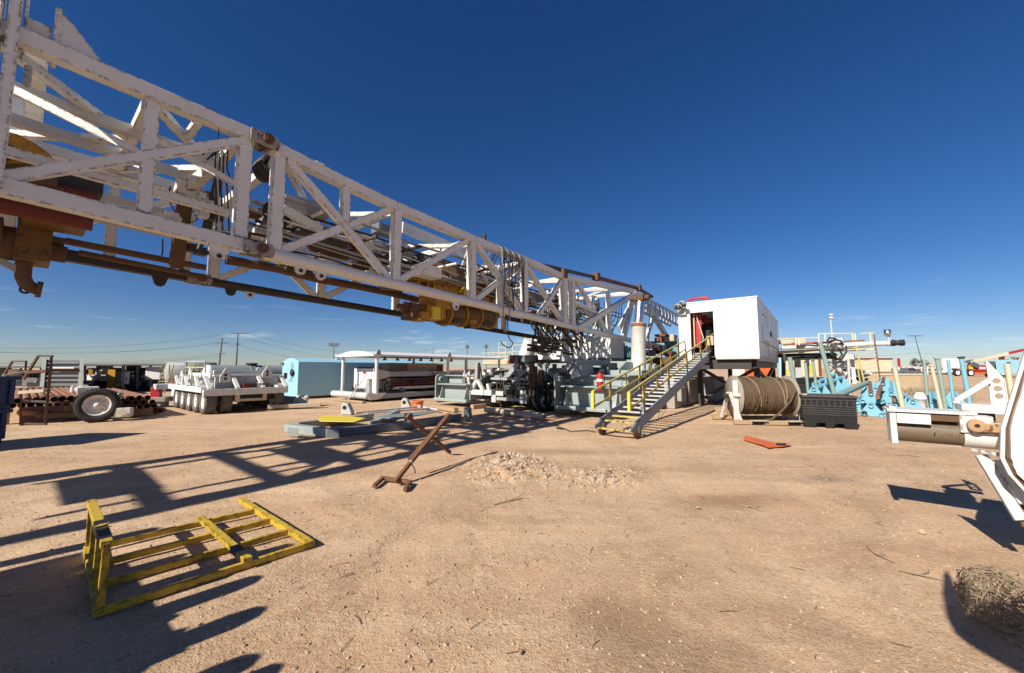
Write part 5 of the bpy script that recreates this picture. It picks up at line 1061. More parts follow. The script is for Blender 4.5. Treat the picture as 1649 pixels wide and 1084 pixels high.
# ================================================================ left side of the yard
def blk(mb, c, sx, sy, sz, yaw=0.0):   # a box by centre and half sizes, turned about the vertical
    x = Vector((math.cos(yaw), math.sin(yaw), 0)); y = Vector((-math.sin(yaw), math.cos(yaw), 0)); return mb.obox(c, x*sx, y*sy, Z*sz)
# two blue bins, one on the other
for k, (z0, z1, ins, lb) in enumerate([(.04, .80, .05, 'dark blue plastic bin at the bottom of the stack at the left edge'), (.80, 1.52, 0, 'dark blue plastic bin on top of the stack at the left edge')]):
    x0, x1, y0, y1 = -12.7, -11.2-ins, 7.3, 8.76-ins
    o = thing('storage_bin', lb, 'bin', ((x0+x1)/2, (y0+y1)/2, z0), 'blue bins stacked at the left edge')
    mb = MB(); mb.box(x0, x1, y0, y1, z0+.1, z1-.07); part('body', mb, 'bin_blue', o, bevel=.02)
    mb = MB(); mb.box(x0-.05, x1+.05, y0-.05, y1+.05, z1-.09, z1-.004); part('rim', mb, 'bin_blue', o, bevel=.012)
    for j in range(5):
        y = y0+.1+(y1-y0-.2)*j/4; mb = MB(); mb.box(x1, x1+.035, y-.03, y+.03, z0+.12, z1-.1); part('rib', mb, 'bin_blue', o, bevel=.008)
    for j in range(3):
        y = y0+.15+(y1-y0-.3)*j/2; mb = MB(); mb.box(x0+.05, x1+.02-.03*j, y-.12, y+.12, z0, z0+.1); part('foot', mb, 'bin_blue', o, bevel=.01)
# rusty steel loading stand with a bent handrail
ls = thing('loading_stand', 'thin brown steel stand with hooped handles behind the blue bins', 'stand', W(60, 684, 11.8))
Yl = 11.7
def lbar(nm, u0, v0, u1, v1, w, m_='rust_brown', Y0=Yl, Y1=Yl, h=None): mb = MB(); mb.bar(W(u0, v0, Y0), W(u1, v1, Y1), w, h or w); return part(nm, mb, m_, ls, bevel=.004)
lbar('post', 83, 574, 73, 682.5, .06); lbar('hoop', 62, 573, 85, 573.5, .055); lbar('hoop', 62, 573, 38, 611, .055)
lbar('hoop', 20, 582, 43, 582, .05, Y0=12.6, Y1=12.6); lbar('hoop', 20, 582, 4, 607, .05, Y0=12.6, Y1=12.6); lbar('post', 42, 582, 41, 600, .05, Y0=12.6, Y1=12.6)
lbar('shelf', 5, 605, 46, 598, .25, 'wood_pale', Y0=12, Y1=12.4, h=.05); lbar('shelf', 46, 600, 80, 597, .2, 'rust_brown', h=.08)
lbar('foot_rail', 31, 682, 75, 683, .05); lbar('post', 33, 645, 33, 682, .05); lbar('side_rail', 36, 645, 118, 650, .07, 'grey_light', Y1=12.6); lbar('board', 35, 632, 76, 629, .2, 'wood_pale', Y0=12.3, Y1=12.3, h=.1); lbar('rail', 80, 597, 128, 596, .07, 'rust', Y1=12.2)
# rusty pipes in two stacks, and timbers below
def pipe_stack(r_end, a0, a1, n, rows, z0, rad, ln, lb, grp, end='pipe_rust'):
    proto = None
    for j in range(rows):
        for i in range(n-j):
            a = a0+(a1-a0)*(i+.5*j)/(n-1); r = r_end+rng.uniform(-.25, .1); q = L(a, r, z0+rad+j*rad*1.75)
            if proto is None:
                mb = MB(); mb.hollow(q, q-R*ln, rad, rad*.14, 12); proto = solo('steel_pipe', mb, end, lb, 'pipe', q, grp)
            else:
                c = proto.copy(); COL.objects.link(c); c.location = q
pipe_stack(-18.8, -.6, 1.5, 13, 2, .5, .085, 9, 'rusty brown steel pipe in the stack behind the white dolly', 'rusty pipes stacked left of the dolly')
pipe_stack(-18.2, 2.2, 3.0, 5, 3, .3, .085, 8, 'rusty brown steel pipe in the small stack right of the dolly', 'rusty pipes stacked right of the dolly')
for i, (a, r, lb) in enumerate([(-.4, -19.5, 'timber bearer under the left end of the large rusty pipe stack'), (1.3, -19.6, 'timber bearer under the right end of the large rusty pipe stack')]):
    mb = MB(); mb.rb(a-.3, a+.3, r-.2, r+.1, 0, .49); solo('timber', mb, 'wood', lb, 'timber', bevel=.02)
mb = MB(); mb.rb(2.1, 3.1, -19.4, -19.1, 0, .29); solo('timber', mb, 'wood', 'timber bearer under the small rusty pipe stack', 'timber', bevel=.02)
for i, (u0, v0, u1, v1, lb) in enumerate([(35, 664, 75, 667, 'short rusty brown pipe under the loading stand'), (60, 671, 130, 668, 'long weathered beam on the ground left of the dolly wheel'), (205, 656, 240, 659, 'white pipe lying on the ground right of the dolly')]):
    mb = MB(); mb.hollow(G(u0, v0, .15), G(u1, v1, .15), .12, .02, 14); solo('loose_pipe', mb, ('pipe_rust', 'wood', 'white_rusty')[i], lb, 'pipe')
mb = MB(); p = G(243, 661, .14); blk(mb, p, .25, .16, .12, .4); mb.tube(p-Vector((.4, 0, 0)), p+Vector((.4, .1, 0)), .09, 12); solo('pipe_fitting', mb, 'red_dark', 'rusty red fitting on the end of the white ground pipe', 'fitting', bevel=.02)
# white dolly lying with its big wheel
dl = thing('wheel_dolly', 'white steel dolly tipped on its side with one big truck wheel', 'dolly', G(150, 682))
ax = Vector((.60, -.78, .10)).normalized(); wc = W(157, 660, 12.3); wc.z = .53
wheel(dl, wc, ax, .53, .30, rimr=.56, rim='white_rusty'); wheel(dl, wc-ax*.72+Vector((-.12, .1, .02)), ax, .52, .34, rim='grey_dark')
for (u, v, sx, sy, sz, yaw, Y) in [(142, 631, .40, .25, .17, -.75, 13.4), (160, 638, .36, .22, .13, -.6, 13.2), (180, 639, .20, .2, .15, -.6, 13.0), (197, 664, .24, .12, .15, .5, 12.6), (128, 626, .2, .2, .12, -.6, 13.6)]:
    mb = MB(); blk(mb, W(u, v, Y), sx, sy, sz, yaw); part('frame_block', mb, 'white_rusty', dl, bevel=.02)
mb = MB(); mb.bar(W(150, 632, 13.3), W(197, 636, 12.9), .10, .10); mb.tube(W(168, 645, 13), W(180, 628, 13), .05, 10); mb.bar(W(184, 648, 12.9), W(186, 630, 12.9), .10, .10); part('draw_bar', mb, 'white_rusty', dl, bevel=.01)
for poly, Yp in (([(118, 626), (128, 622), (143, 625), (154, 633), (160, 643), (146, 648), (132, 644)], 13.3), ([(150, 634), (166, 630), (175, 640), (170, 650), (156, 648)], 13.1), ([(172, 631), (196, 633), (198, 641), (188, 645), (186, 652), (178, 650)], 12.9)):
    mb = MB(); mb.prism([W(u, v, Yp) for u, v in poly], Vector((-.3, .35, 0))); part('frame_plate', mb, 'white_rusty', dl, bevel=.02)
mb = MB(); p = W(195, 665, 12.46); blk(mb, p, .13, .008, .07, .5); part('plate', mb, 'yellow_pale', dl)
mb = MB(); p = W(195, 664, 12.1); blk(mb, W(207, 662, 12.7), .06, .1, .1, .5); part('socket', mb, 'steel_dark', dl)
mb = MB(); p = G(190, 677); blk(mb, p+Z*.05, .12, .05, .04, .2); solo('bracket', mb, 'white_rusty', 'small white bracket lying on the sand below the dolly', 'bracket', bevel=.01)
# multi axle trailer with tall fins
tr = thing('axle_trailer', 'white multi axle trailer with a row of five dusty tyres and fin plates', 'trailer', L(5.5, -19.8, 0))
ra, rb_ = -17.6, -22.0; aa, ab = 4.2, 6.95
for i in range(5):
    r = -17.95-i*.98; wheel(tr, L(aa+.22, r, .46), A, .46, .36, 'rubber_dusty', 'white', rimr=.55); wheel(tr, L(ab-.22, r, .46), A, .46, .36, 'rubber_dusty', 'white')
    wheel(tr, L(aa+.72, r, .46), A, .46, .36, 'rubber_dusty', 'white') if i == 0 else None
def trb(nm, m_, *q, bevel=.01): mb = MB(); mb.rb(*q); return part(nm, mb, m_, tr, bevel=bevel)
trb('end_beam', 'white_rusty', aa-.05, ab+.05, ra-.0, ra+.18, .68, .92); trb('side_beam', 'white', aa-.1, aa+.3, rb_-.6, ra-.003, .80, 1.0); trb('side_beam', 'white', ab-.3, ab+.1, rb_-.6, ra-.003, .80, 1.0)
trb('inner_wall', 'grey_light', aa+.45, ab-.1, ra-.65, ra-.55, .9, 1.38); trb('inner_rail', 'white', aa+.4, ab+.05, ra-.78, ra-.5, 1.383, 1.44); trb('bumper', 'wood_pale', aa+1.0, ab-.75, ra+.0, ra+.1, .42, .52); trb('bumper_post', 'wood_pale', aa+.95, aa+1.1, ra-.02, ra+.12, .40, .72); trb('bumper_post', 'wood_pale', ab-.85, ab-.72, ra-.02, ra+.12, .42, .72)
trb('axle_beam', 'steel_dark', aa+.3, ab-.3, rb_, ra-.25, .42, .75); trb('deck', 'grey_light', aa+.3, ab-.3, rb_-.5, ra-.9, .86, 1.0)
trb('upper_frame', 'white', aa+.6, ab-.3, ra-1.5, ra-1.35, 1.45, 1.62); trb('upper_frame', 'white', aa+.5, aa+.75, rb_, ra-1.4, 1.3, 1.5)
for k in range(4):
    a = aa+.15+k*.87; mb = MB(); mb.bar(L(a, ra-.55, 1.38), L(a+.02, ra+.05, .93), .14, .08); part('brace', mb, 'white', tr, bevel=.008)
for k in range(3):
    r = ra-.6-k*1.5; mb = MB(); mb.bar(L(aa-.02, r-.5, 1.35), L(aa-.05, r+.1, .98), .1, .12); part('brace', mb, 'white', tr, bevel=.008)
def fin(a, r, z0, z1, w):
    mb = MB(); mb.prism([L(a, r-w*.5, z0), L(a, r+w*.5, z0), L(a, r+w*.5, z0+(z1-z0)*.55), L(a, r-w*.1, z1), L(a, r-w*.5, z0+(z1-z0)*.5)], A*.06); f = part('fin_plate', mb, 'white', tr, bevel=.006)
    for z in (.25, .5): m2 = MB(); m2.tube(L(a-.012, r, z0+(z1-z0)*z), L(a+.0, r, z0+(z1-z0)*z), w*.13, 12); part('hole', m2, 'black', f)
def fin2(a, r, z0, z1, w):
    mb = MB(); mb.prism([L(a-w*.5, r, z0), L(a+w*.5, r, z0), L(a+w*.5, r, z0+(z1-z0)*.6), L(a, r, z1), L(a-w*.5, r, z0+(z1-z0)*.4)], R*.06); f = part('fin_plate', mb, 'white', tr, bevel=.006)
    for z in (.25, .5): m2 = MB(); m2.tube(L(a, r+.06, z0+(z1-z0)*z), L(a, r+.075, z0+(z1-z0)*z), w*.14, 12); part('hole', m2, 'black', f)
fin2(aa+.75, ra-.5, 1.15, 1.72, .36); fin2(ab-.55, ra-.5, 1.3, 1.8, .36); fin2(aa+2.2, ra-1.5, 1.45, 1.75, .25); fin(aa+.1, ra-2.6, 1.0, 1.75, .5); fin(aa+.2, ra-4.4, 1.0, 1.6, .5)
mb = MB(); mb.tube(L(ab+.1, ra-.3, 1.25), L(ab+.1, ra-.3, 1.5), .07, 12); part('stub_post', mb, 'steel_dark', tr)
for i, (a, m_) in enumerate([(aa+1.35, 'red_dark'), (aa+1.6, 'steel_dark'), (aa+1.8, 'grey_light'), (aa+2.05, 'rust')]): mb = MB(); mb.obox(L(a, ra-.15, 1.02), A*.12, R*.14, Z*.09); part('fitting', mb, m_, tr, bevel=.02)
for i in range(12): mb = MB(); p = L(rng.uniform(aa+.4, ab-.4), rng.uniform(-21.5, -18.6), rng.uniform(1.05, 1.35)); mb.obox(p, A*rng.uniform(.1, .3), R*rng.uniform(.05, .25), Z*rng.uniform(.05, .14)); mb.tube(p-A*.25, p+A*.3, .05, 8); part('fitting', mb, ('white', 'grey_light', 'white_rusty')[i % 3], tr, bevel=.01)
mb = MB(); p = L(aa-.25, -22.9, .88); mb.obox(p, A*.25, R*.3, Z*.12); part('tow_lug', mb, 'grey_light', tr, bevel=.02)
# red jerry can standing on the trailer's tail
p = W(252, 632, 17.2); jc = thing('jerry_can', 'red jerry can standing at the tail of the white trailer', 'can', p-Z*.3)
mb = MB(); blk(mb, p, .18, .12, .24, .3); part('body', mb, 'red', jc, bevel=.03)
mb = MB(); mb.tube(p+Z*.24-Vector((.08, 0, 0)), p+Z*.33-Vector((.1, 0, 0)), .035, 10); mb.bar(p+Z*.28+Vector((.0, 0, 0)), p+Z*.28+Vector((.14, .04, 0)), .03, .03); part('spout', mb, 'red_dark', jc)
mb = MB(); blk(mb, W(252, 643, 17.2), .5, .4, .1, .3); blk(mb, W(250, 651, 17.2), .35, .35, .17, .3); solo('block', mb, 'concrete', 'concrete block under the red jerry can', 'block', bevel=.02)
# ladder frames on the trailer's far deck
def lattice(nm, lb, pts_pairs, rungs, m_, w=.035):
    o = thing(nm, lb, 'ladder', pts_pairs[0][0])
    for (p, q) in pts_pairs: mb = MB(); mb.bar(p, q, w, w); part('stile', mb, m_, o)
    for (p, q) in rungs: mb = MB(); mb.bar(p, q, w*.8, w*.8); part('rung', mb, m_, o)
    return o
Yt = 19.0
for i, (u0, u1, v0, v1, dx, lb) in enumerate([(258, 272, 588, 634, 8, 'pale yellow steel ladder at the left end of the white trailer'), (292, 306, 584, 630, 10, 'pale yellow steel ladder in the middle of the white trailer'), (312, 322, 586, 622, 8, 'pale yellow steel ladder against the end of the grey tank')]):
    p0, q0 = W(u0-dx, v1, Yt), W(u0+dx, v0, Yt); p1, q1 = W(u1-dx, v1, Yt), W(u1+dx, v0, Yt)
    lattice('ladder', lb, [(p0, q0), (p1, q1)], [(p0.lerp(q0, k/7), p1.lerp(q1, k/7)) for k in range(1, 7)], 'yellow_rail', .04)
gr = thing('guard_rail', 'grey pipe guard rail standing above the white trailer deck', 'guard rail', W(300, 612, 18.6))
for (u0, v0, u1, v1) in [(300, 582, 331, 582), (300, 582, 300, 608), (331, 582, 331, 612), (300, 592, 331, 592), (273, 587, 298, 586), (273, 587, 272, 604), (306, 603, 331, 603)]: mb = MB(); mb.bar(W(u0, v0, 18.6), W(u1, v1, 18.6), .045, .045); part('rail', mb, 'grey_light', gr)
# grey tank beyond the trailer
tank = thing('storage_tank', 'long grey horizontal tank with a white end behind the white trailer', 'tank', L(9, -27, 0))
ta, tb_, tr_, tz, trr = 6.5, 13.0, -27.0, 1.32, .56
mb = MB(); mb.lathe([(0, trr), (tb_-ta, trr)], L(ta, tr_, tz), A, 40); mb.lathe([(tb_-ta, trr), (tb_-ta+.12, trr*.7), (tb_-ta+.16, .001)], L(ta, tr_, tz), A, 40); part('shell', mb, 'tank_grey', tank)
mb = MB(); mb.lathe([(-.22, .001), (-.18, trr*.5), (-.06, trr*.9), (0, trr*1.01), (.12, trr*1.012)], L(ta, tr_, tz), A, 40); part('end_cap', mb, 'white', tank)
for k in (.32, .66): mb = MB(); mb.lathe([(-.03, trr), (-.03, trr+.02), (.03, trr+.02), (.03, trr)], L(ta+(tb_-ta)*k, tr_, tz), A, 40); part('band', mb, 'tank_grey', tank)
mb = MB(); mb.lathe([(0, .28), (.1, .28), (.12, .33), (.16, .33), (.16, .001)], L(ta+2.2, tr_, tz+trr-.03), Z, 20); part('hatch', mb, 'steel_dark', tank)
for a in (ta+.8, ta+3.5, ta+6.2): mb = MB(); mb.rb(a-.1, a+.1, tr_-.6, tr_+.6, 0, .72); part('saddle', mb, 'grey', tank)
for k in range(9): mb = MB(); q = L(ta+.7+k*.6, tr_+trr*.93, tz-.3); mb.tube(q, q+R*.1, .045, 10); part('nozzle', mb, 'white', tank)
tank2 = thing('small_tank', 'short pale tank behind the ladders, left of the grey tank', 'tank', L(6, -29, 0))
mb = MB(); mb.lathe([(-.15, .001), (-.1, .4), (0, .6), (2.2, .6), (2.3, .4), (2.34, .001)], L(5.2, -29, 1.45), A, 28); part('shell', mb, 'grey', tank2)
mb = MB(); mb.rb(5.5, 7.0, -29.4, -28.6, 0, .95); part('saddle', mb, 'white', tank2)
# pale blue shelter with a bowed roof
sh = thing('blue_shelter', 'pale blue windowless steel shelter with a bowed roof', 'shelter', L(14, -23.6, 0))
c = G(478, 643); sr1 = c.dot(R); sa0 = c.dot(A); sr0 = G(436, 641).dot(R); zE, zA = P(479, 582.5, sr1).z, PA(457, 577, sa0).z; sa1 = sa0+9.6
prof = [L(sa0, sr0, .12), L(sa0, sr1, .12)]+[L(sa0, sr1+(sr0-sr1)*k/12, zE+(zA-zE)*math.sin(math.pi*k/12)) for k in range(13)]
mb = MB(); mb.prism(prof, A*(sa1-sa0)); part('body', mb, 'shelter_blue', sh, bevel=.02)
for r in (sr0+.15, sr1-.15): mb = MB(); mb.rb(sa0+.05, sa1, r-.1, r+.1, 0, .118); part('skid', mb, 'steel_dark', sh)
mb = MB(); p = PA(453, 584, sa0-.02); mb.prism([p, p+R*.35-Z*.0, p+R*.3-Z*.14, p+R*.12-Z*.1], -A*.08); part('lamp', mb, 'grey_dark', sh)
mb = MB(); p = PA(471, 600, sa0-.04); mb.lathe([(-.03, .001), (-.03, .15), (.06, .2), (.06, .001)], p, -A, 16); mb.path([p, p+Z*.3-R*.15-A*.03, p+Z*.55-R*.05-A*.03, p+Z*.4+R*.12-A*.03, p-A*.05], .012, 5); mb.path([p, p-Z*.35-A*.05, p-Z*.5-R*.3-A*.04], .02, 5); part('cable_coil', mb, 'hose', sh)
mb = MB(); p = L(sa0+2.5, sr1-.6, zE+.1); mb.lathe([(0, .09), (.25, .09), (.27, .14), (.36, .14), (.4, .001)], p, Z, 14); part('roof_vent', mb, 'grey_light', sh)
# roofed pump skid
cs = thing('pump_skid', 'roofed pump skid with white posts and a bowed white canopy', 'skid', L(15, -19.2, 0))
c = G(603, 647); pr1 = c.dot(R); pa0 = c.dot(A); pr0 = pr1-3.5; pa1 = pa0+10.0; zr = P(613, 571, pr1).z
prof = [L(pa0-.2, pr1+.1, zr-.08), L(pa0-.2, pr1+.1, zr)]+[L(pa0-.2, pr1+.1-(pr1-pr0+.2)*k/12, zr+.22*math.sin(math.pi*k/12)) for k in range(1, 12)]+[L(pa0-.2, pr0-.1, zr), L(pa0-.2, pr0-.1, zr-.08)]
prof2 = [p+A*(pa1-pa0+.4) for p in prof]
mb = MB(); mb.prism(prof, A*(pa1-pa0+.4)); part('canopy', mb, 'clean_white', cs, bevel=.01)
for (a, r) in ((pa0+.1, pr0+.1), (pa0+.1, pr1-.05), (pa0+5, pr1-.05), (pa0+5, pr0+.1), (pa1-.1, pr1-.05), (pa1-.1, pr0+.1)): mb = MB(); mb.tube(L(a, r, .42), L(a, r, zr-.08), .085, 14); part('post', mb, 'white', cs)
for a in (pa0+.1, pa0+5): mb = MB(); mb.prism([L(a-.15, pr1+.11, zr), L(a+.15, pr1+.11, zr), L(a+.05, pr1+.11, zr+.25), L(a-.05, pr1+.11, zr+.25)], -R*.04); part('lifting_eye', mb, 'grey', cs)
mb = MB(); mb.tube(L(pa0-.35, pr0, .3), L(pa0-.35, pr1+.05, .3), .17, 16); part('skid_roll', mb, 'grey_light', cs)
mb = MB(); mb.rb(pa0-.3, pa1, pr1-.25, pr1, .12, .38); mb.rb(pa0-.3, pa1, pr0, pr0+.25, .12, .38); part('skid_beam', mb, 'grey', cs, bevel=.01)
mb = MB(); mb.rb(pa0-.2, pa1, pr0+.25, pr1-.25, .25, .40); part('deck', mb, 'steel_dark', cs)
mb = MB(); mb.prism([L(pa0-.3, pr1+.02, .1), L(pa0-.55, pr1+.02, .42), L(pa0+.6, pr1+.02, .42), L(pa0+.2, pr1+.02, .12)], R*.1); part('skid_nose', mb, 'white', cs, bevel=.01)
cz0, cz1 = PA(590, 626, pa0+1.0).z, PA(590, 593.5, pa0+1.0).z
mb = MB(); mb.rb(pa0+1.0, pa0+1.9, PA(570, 610, pa0+1).dot(R), PA(603, 610, pa0+1).dot(R), cz0, cz1); cab = part('cabinet', mb, 'clean_white', cs, bevel=.012)
mb = MB(); mb.rb(pa0+1.05, pa0+1.85, PA(572, 610, pa0+1).dot(R), PA(603, 610, pa0+1).dot(R), cz1+.003, cz1+.1); part('cabinet_top', mb, 'steel_dark', cs)
mb = MB(); fb(mb, 583.3, 597, 591, 605, pa0+.995, .004); part('sign', mb, 'label_white', cab); mb = MB(); fb(mb, 584.2, 598.5, 590, 602, pa0+.99, .004); part('sign', mb, 'red', cab)
mb = MB(); fb(mb, 580.2, 594, 580.6, 625, pa0+.994, .005); part('seam', mb, 'grey_dark', cab)
mb = MB(); mb.rb(pa0+.5, pa0+8, pr1-.5, pr1-.38, 1.25, 1.5); part('side_beam', mb, 'grey', cs, bevel=.01)
mb = MB(); mb.prism([L(pa0+.1, pr1-.36, 1.0), L(pa0+1.1, pr1-.36, 1.25), L(pa0+1.1, pr1-.36, 1.5), L(pa0+.1, pr1-.36, 1.7)], R*.05); part('bracket', mb, 'grey_light', cs)
mb = MB(); mb.rb(pa0+.05, pa0+.3, pr1-.35, pr1-.1, .42, 1.5); part('pump_post', mb, 'white', cs, bevel=.01)
mb = MB(); mb.prism([L(pa0-.1, pr1-.7, .42), L(pa0-.1, pr1-.3, .42), L(pa0-.1, pr1-.4, 1.15), L(pa0-.1, pr1-.6, 1.15)], A*.3); part('bracket', mb, 'grey', cs)
for k, (z, rad, m_) in enumerate([(.62, .09, 'white_rusty'), (.82, .06, 'red_dark'), (.95, .05, 'rust_brown'), (1.08, .05, 'rust_brown'), (.52, .07, 'steel_dark')]):
    mb = MB(); mb.tube(L(pa0+1.2, pr1-.4-.05*k, z), L(pa1-.3, pr1-.4-.05*k, z-.02), rad, 12); part('pipe', mb, m_, cs)
mb = MB(); mb.lathe([(-.05, .2), (-.05, .28), (.05, .28), (.05, .2), (-.05, .2)], L(pa0+1.0, pr1-.3, .72), R, 20); mb.tube(L(pa0+1, pr1-.6, .72), L(pa0+1, pr1-.2, .72), .08, 12); part('hand_wheel', mb, 'steel_dark', cs)
mb = MB(); mb.rb(pa0+1.5, pa1-.5, pr0+.4, pr1-.9, .42, 1.2); part('engine_block', mb, 'black', cs, bevel=.04)
for (a0, a1, z0, z1, m_) in [(2.6, 4.8, 1.55, 2.0, 'wood_pale'), (4.9, 5.3, 1.5, 1.95, 'rust'), (1.3, 2.4, 1.52, 2.0, 'grey_dark')]: mb = MB(); mb.rb(pa0+a0, pa0+a1, pr1-1.6, pr1-.8, z0, z1); part('box', mb, m_, cs, bevel=.02)
for k in range(4): mb = MB(); mb.bar(L(pa0+1.2, pr1-.3, 1.58+k*.13), L(pa0+5.0, pr1-.3, 1.58+k*.13), .03, .03); part('rail', mb, 'rust_brown', cs)
for k in range(7): mb = MB(); q = L(pa0+.8+k*.8, pr1-.4, zr-.09); mb.lathe([(0, .05), (.1, .05), (.16, .12), (.2, .1), (.2, .001)], q, -Z, 12); part('lamp', mb, 'steel_dark', cs)
for k in range(34):
    p = L(pa0+rng.uniform(.6, 8), pr1-rng.uniform(.2, .7), rng.uniform(.5, 1.25)); mb = MB(); mb.obox(p, A*rng.uniform(.05, .2), R*rng.uniform(.05, .12), Z*rng.uniform(.04, .12)); mb.tube(p-A*.2, p+A*.2, .03, 8); part('fitting', mb, ('steel_dark', 'rust_brown', 'grey_dark', 'black', 'red_dark')[k % 5], cs, bevel=.01)
for k in range(8):
    p = L(pa0+.2+rng.uniform(0, .8), pr0+.6+k*.3, .42); mb = MB(); mb.tube(p, p+Z*rng.uniform(.2, .7), .04, 8); mb.path(arc(p+Z*.5, p+Z*.1+R*.4, .12, 7), .018, 5); part('fitting', mb, ('grey', 'steel_dark')[k % 2], cs)
mb = MB(); mb.bar(L(pa0-.8, pr1-1.2, .05), L(pa0-.1, pr1-.6, 1.35), .05, .05); part('prop', mb, 'grey_light', cs)
mb = MB(); p = L(pa0-.8, pr1-1.0, .0); mb.obox(p+Z*.05, A*.1, R*1.4, Z*.045); solo('plank', mb, 'wood', 'plank on the ground under the front of the roofed pump skid', 'plank', bevel=.01)
# red railed machine and cream beam beyond the rig
rm2 = thing('mud_pump', 'dark red pump with white rails behind the left outrigger', 'pump', W(745, 612, 26))
for (u0, v0, u1, v1, m_) in [(728, 598, 752, 607, 'red'), (752, 595, 766, 606, 'red_dark'), (718, 606, 770, 613, 'steel_dark')]: mb = MB(); wb(mb, u0, v0, u1, v1, 26, 1.2); part('housing', mb, m_, rm2, bevel=.05)
for k in range(3): mb = MB(); mb.bar(W(722, 597+k*3.4, 25.8), W(768, 596+k*3.4, 25.8), .05, .05); part('rail', mb, 'white', rm2)
mb = MB(); wb(mb, 778, 578, 840, 587.5, 30, 2.0); solo('cream_tank', mb, 'cream', 'long cream mud tank beyond the rig, below the yellow rails', 'tank', bevel=.05)
yr = thing('yellow_guard_rail', 'pale yellow guard rail and ladder cage above the cream tank', 'guard rail', W(820, 578, 31))
for (u0, v0, u1, v1) in [(775, 569, 826, 567), (775, 575, 826, 574), (804, 552, 804, 578), (804, 552, 815, 552), (815, 552, 815, 578), (804, 560, 815, 560), (804, 569, 815, 569), (826, 556, 826, 578), (826, 556, 845, 555), (845, 555, 845, 578), (826, 566, 845, 566)]: mb = MB(); mb.bar(W(u0, v0, 31), W(u1, v1, 31), .07, .07); part('rail', mb, 'yellow_pale', yr)
for u in (780, 788, 796): mb = MB(); mb.bar(W(u, 569, 31), W(u, 578, 31), .06, .06); part('post', mb, 'yellow_pale', yr)
# ---------------------------------------------------------------- far left machines
def roofed(u0, u1, vt, vb, Y, lb, seed, roofm='slate', clutter=('steel_dark', 'black', 'grey_dark', 'yellow_oily', 'white_rusty', 'grey')):
    rg = random.Random(seed); o = thing('machine_skid', lb, 'machinery', W((u0+u1)/2, vb, Y))
    o.location.z = 0
    g = W(u0, vb, Y).z; mb = MB(); wb(mb, u0-3, vt-3, u1+3, vt+.5, Y-.6, 3.6); part('roof', mb, roofm, o, bevel=.03)
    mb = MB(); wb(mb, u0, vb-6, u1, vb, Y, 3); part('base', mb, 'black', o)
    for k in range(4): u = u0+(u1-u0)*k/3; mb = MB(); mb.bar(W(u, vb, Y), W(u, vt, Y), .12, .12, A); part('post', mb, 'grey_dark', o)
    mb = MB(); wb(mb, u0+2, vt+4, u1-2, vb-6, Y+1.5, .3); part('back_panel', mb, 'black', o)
    for k in range(22):
        u, v = rg.uniform(u0+3, u1-3), rg.uniform(vt+6, vb-6); s = rg.uniform(.15, .5); p = W(u, v, Y+rg.uniform(.1, 1)); mb = MB(); blk(mb, p, s, .2, s*rg.uniform(.3, 1), rg.uniform(-.6, .6)); mb.tube(p-Vector((s*1.2, 0, rg.uniform(-.2, .2))), p+Vector((s*1.2, 0, rg.uniform(-.2, .2))), s*.2, 8); part('machine_block', mb, clutter[rg.randrange(len(clutter))], o, bevel=.02)
    return o
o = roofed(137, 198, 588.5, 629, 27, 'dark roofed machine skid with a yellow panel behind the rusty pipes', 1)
mb = MB(); wb(mb, 173, 592, 185, 625, 26.7, .2); part('panel', mb, 'yellow_oily', o); mb = MB(); mb.bar(W(146, 618, 26.8), W(168, 592, 26.8), .15, .15); part('strut', mb, 'grey_light', o)
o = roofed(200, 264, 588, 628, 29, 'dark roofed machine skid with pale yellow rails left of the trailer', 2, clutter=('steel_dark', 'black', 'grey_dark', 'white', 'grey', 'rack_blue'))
for (u0, v0, u1, v1) in [(191, 597, 214, 599), (191, 597, 191, 611), (200, 598, 200, 611), (207, 598, 206, 612), (190, 604, 214, 605)]: mb = MB(); mb.bar(W(u0, v0, 27.8), W(u1, v1, 27.8), .07, .07); part('rail', mb, 'yellow_rail', o)
lc = thing('louvre_unit', 'grey ribbed steel unit with end posts behind the loading stand', 'machinery', W(100, 628, 24))
lc.location.z = 0
mb = MB(); wb(mb, 68, 579, 130, 622, 24, 2); part('body', mb, 'grey_dark', lc, bevel=.03)
for k in range(5): mb = MB(); wb(mb, 69, 584+k*7, 127, 586+k*7, 23.85, .145); part('rib', mb, 'grey_dark', lc, bevel=.02)
for (u0, u1) in ((66, 73), (127, 134)): mb = MB(); wb(mb, u0, 578, u1, 624, 23.8, .4); part('end_post', mb, 'tank_grey', lc, bevel=.02)
mb = MB(); wb(mb, 85, 591.5, 119, 593.5, 23.6, .2); part('shelf', mb, 'white', lc); mb = MB(); wb(mb, 66, 622, 134, 640, 24, 2); part('stand', mb, 'black', lc)
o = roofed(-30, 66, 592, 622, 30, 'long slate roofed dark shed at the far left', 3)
sd = thing('distant_shed', 'far slate grey shed wall at the left edge of the horizon', 'shed', W(-20, 600, 60)); sd.location.z = 0
mb = MB(); wb(mb, -150, 591, 14, 605, 60, 8); part('wall', mb, 'slate', sd); mb = MB(); wb(mb, -152, 589, 16, 591, 59.7, 8.6); part('roof', mb, 'grey', sd)
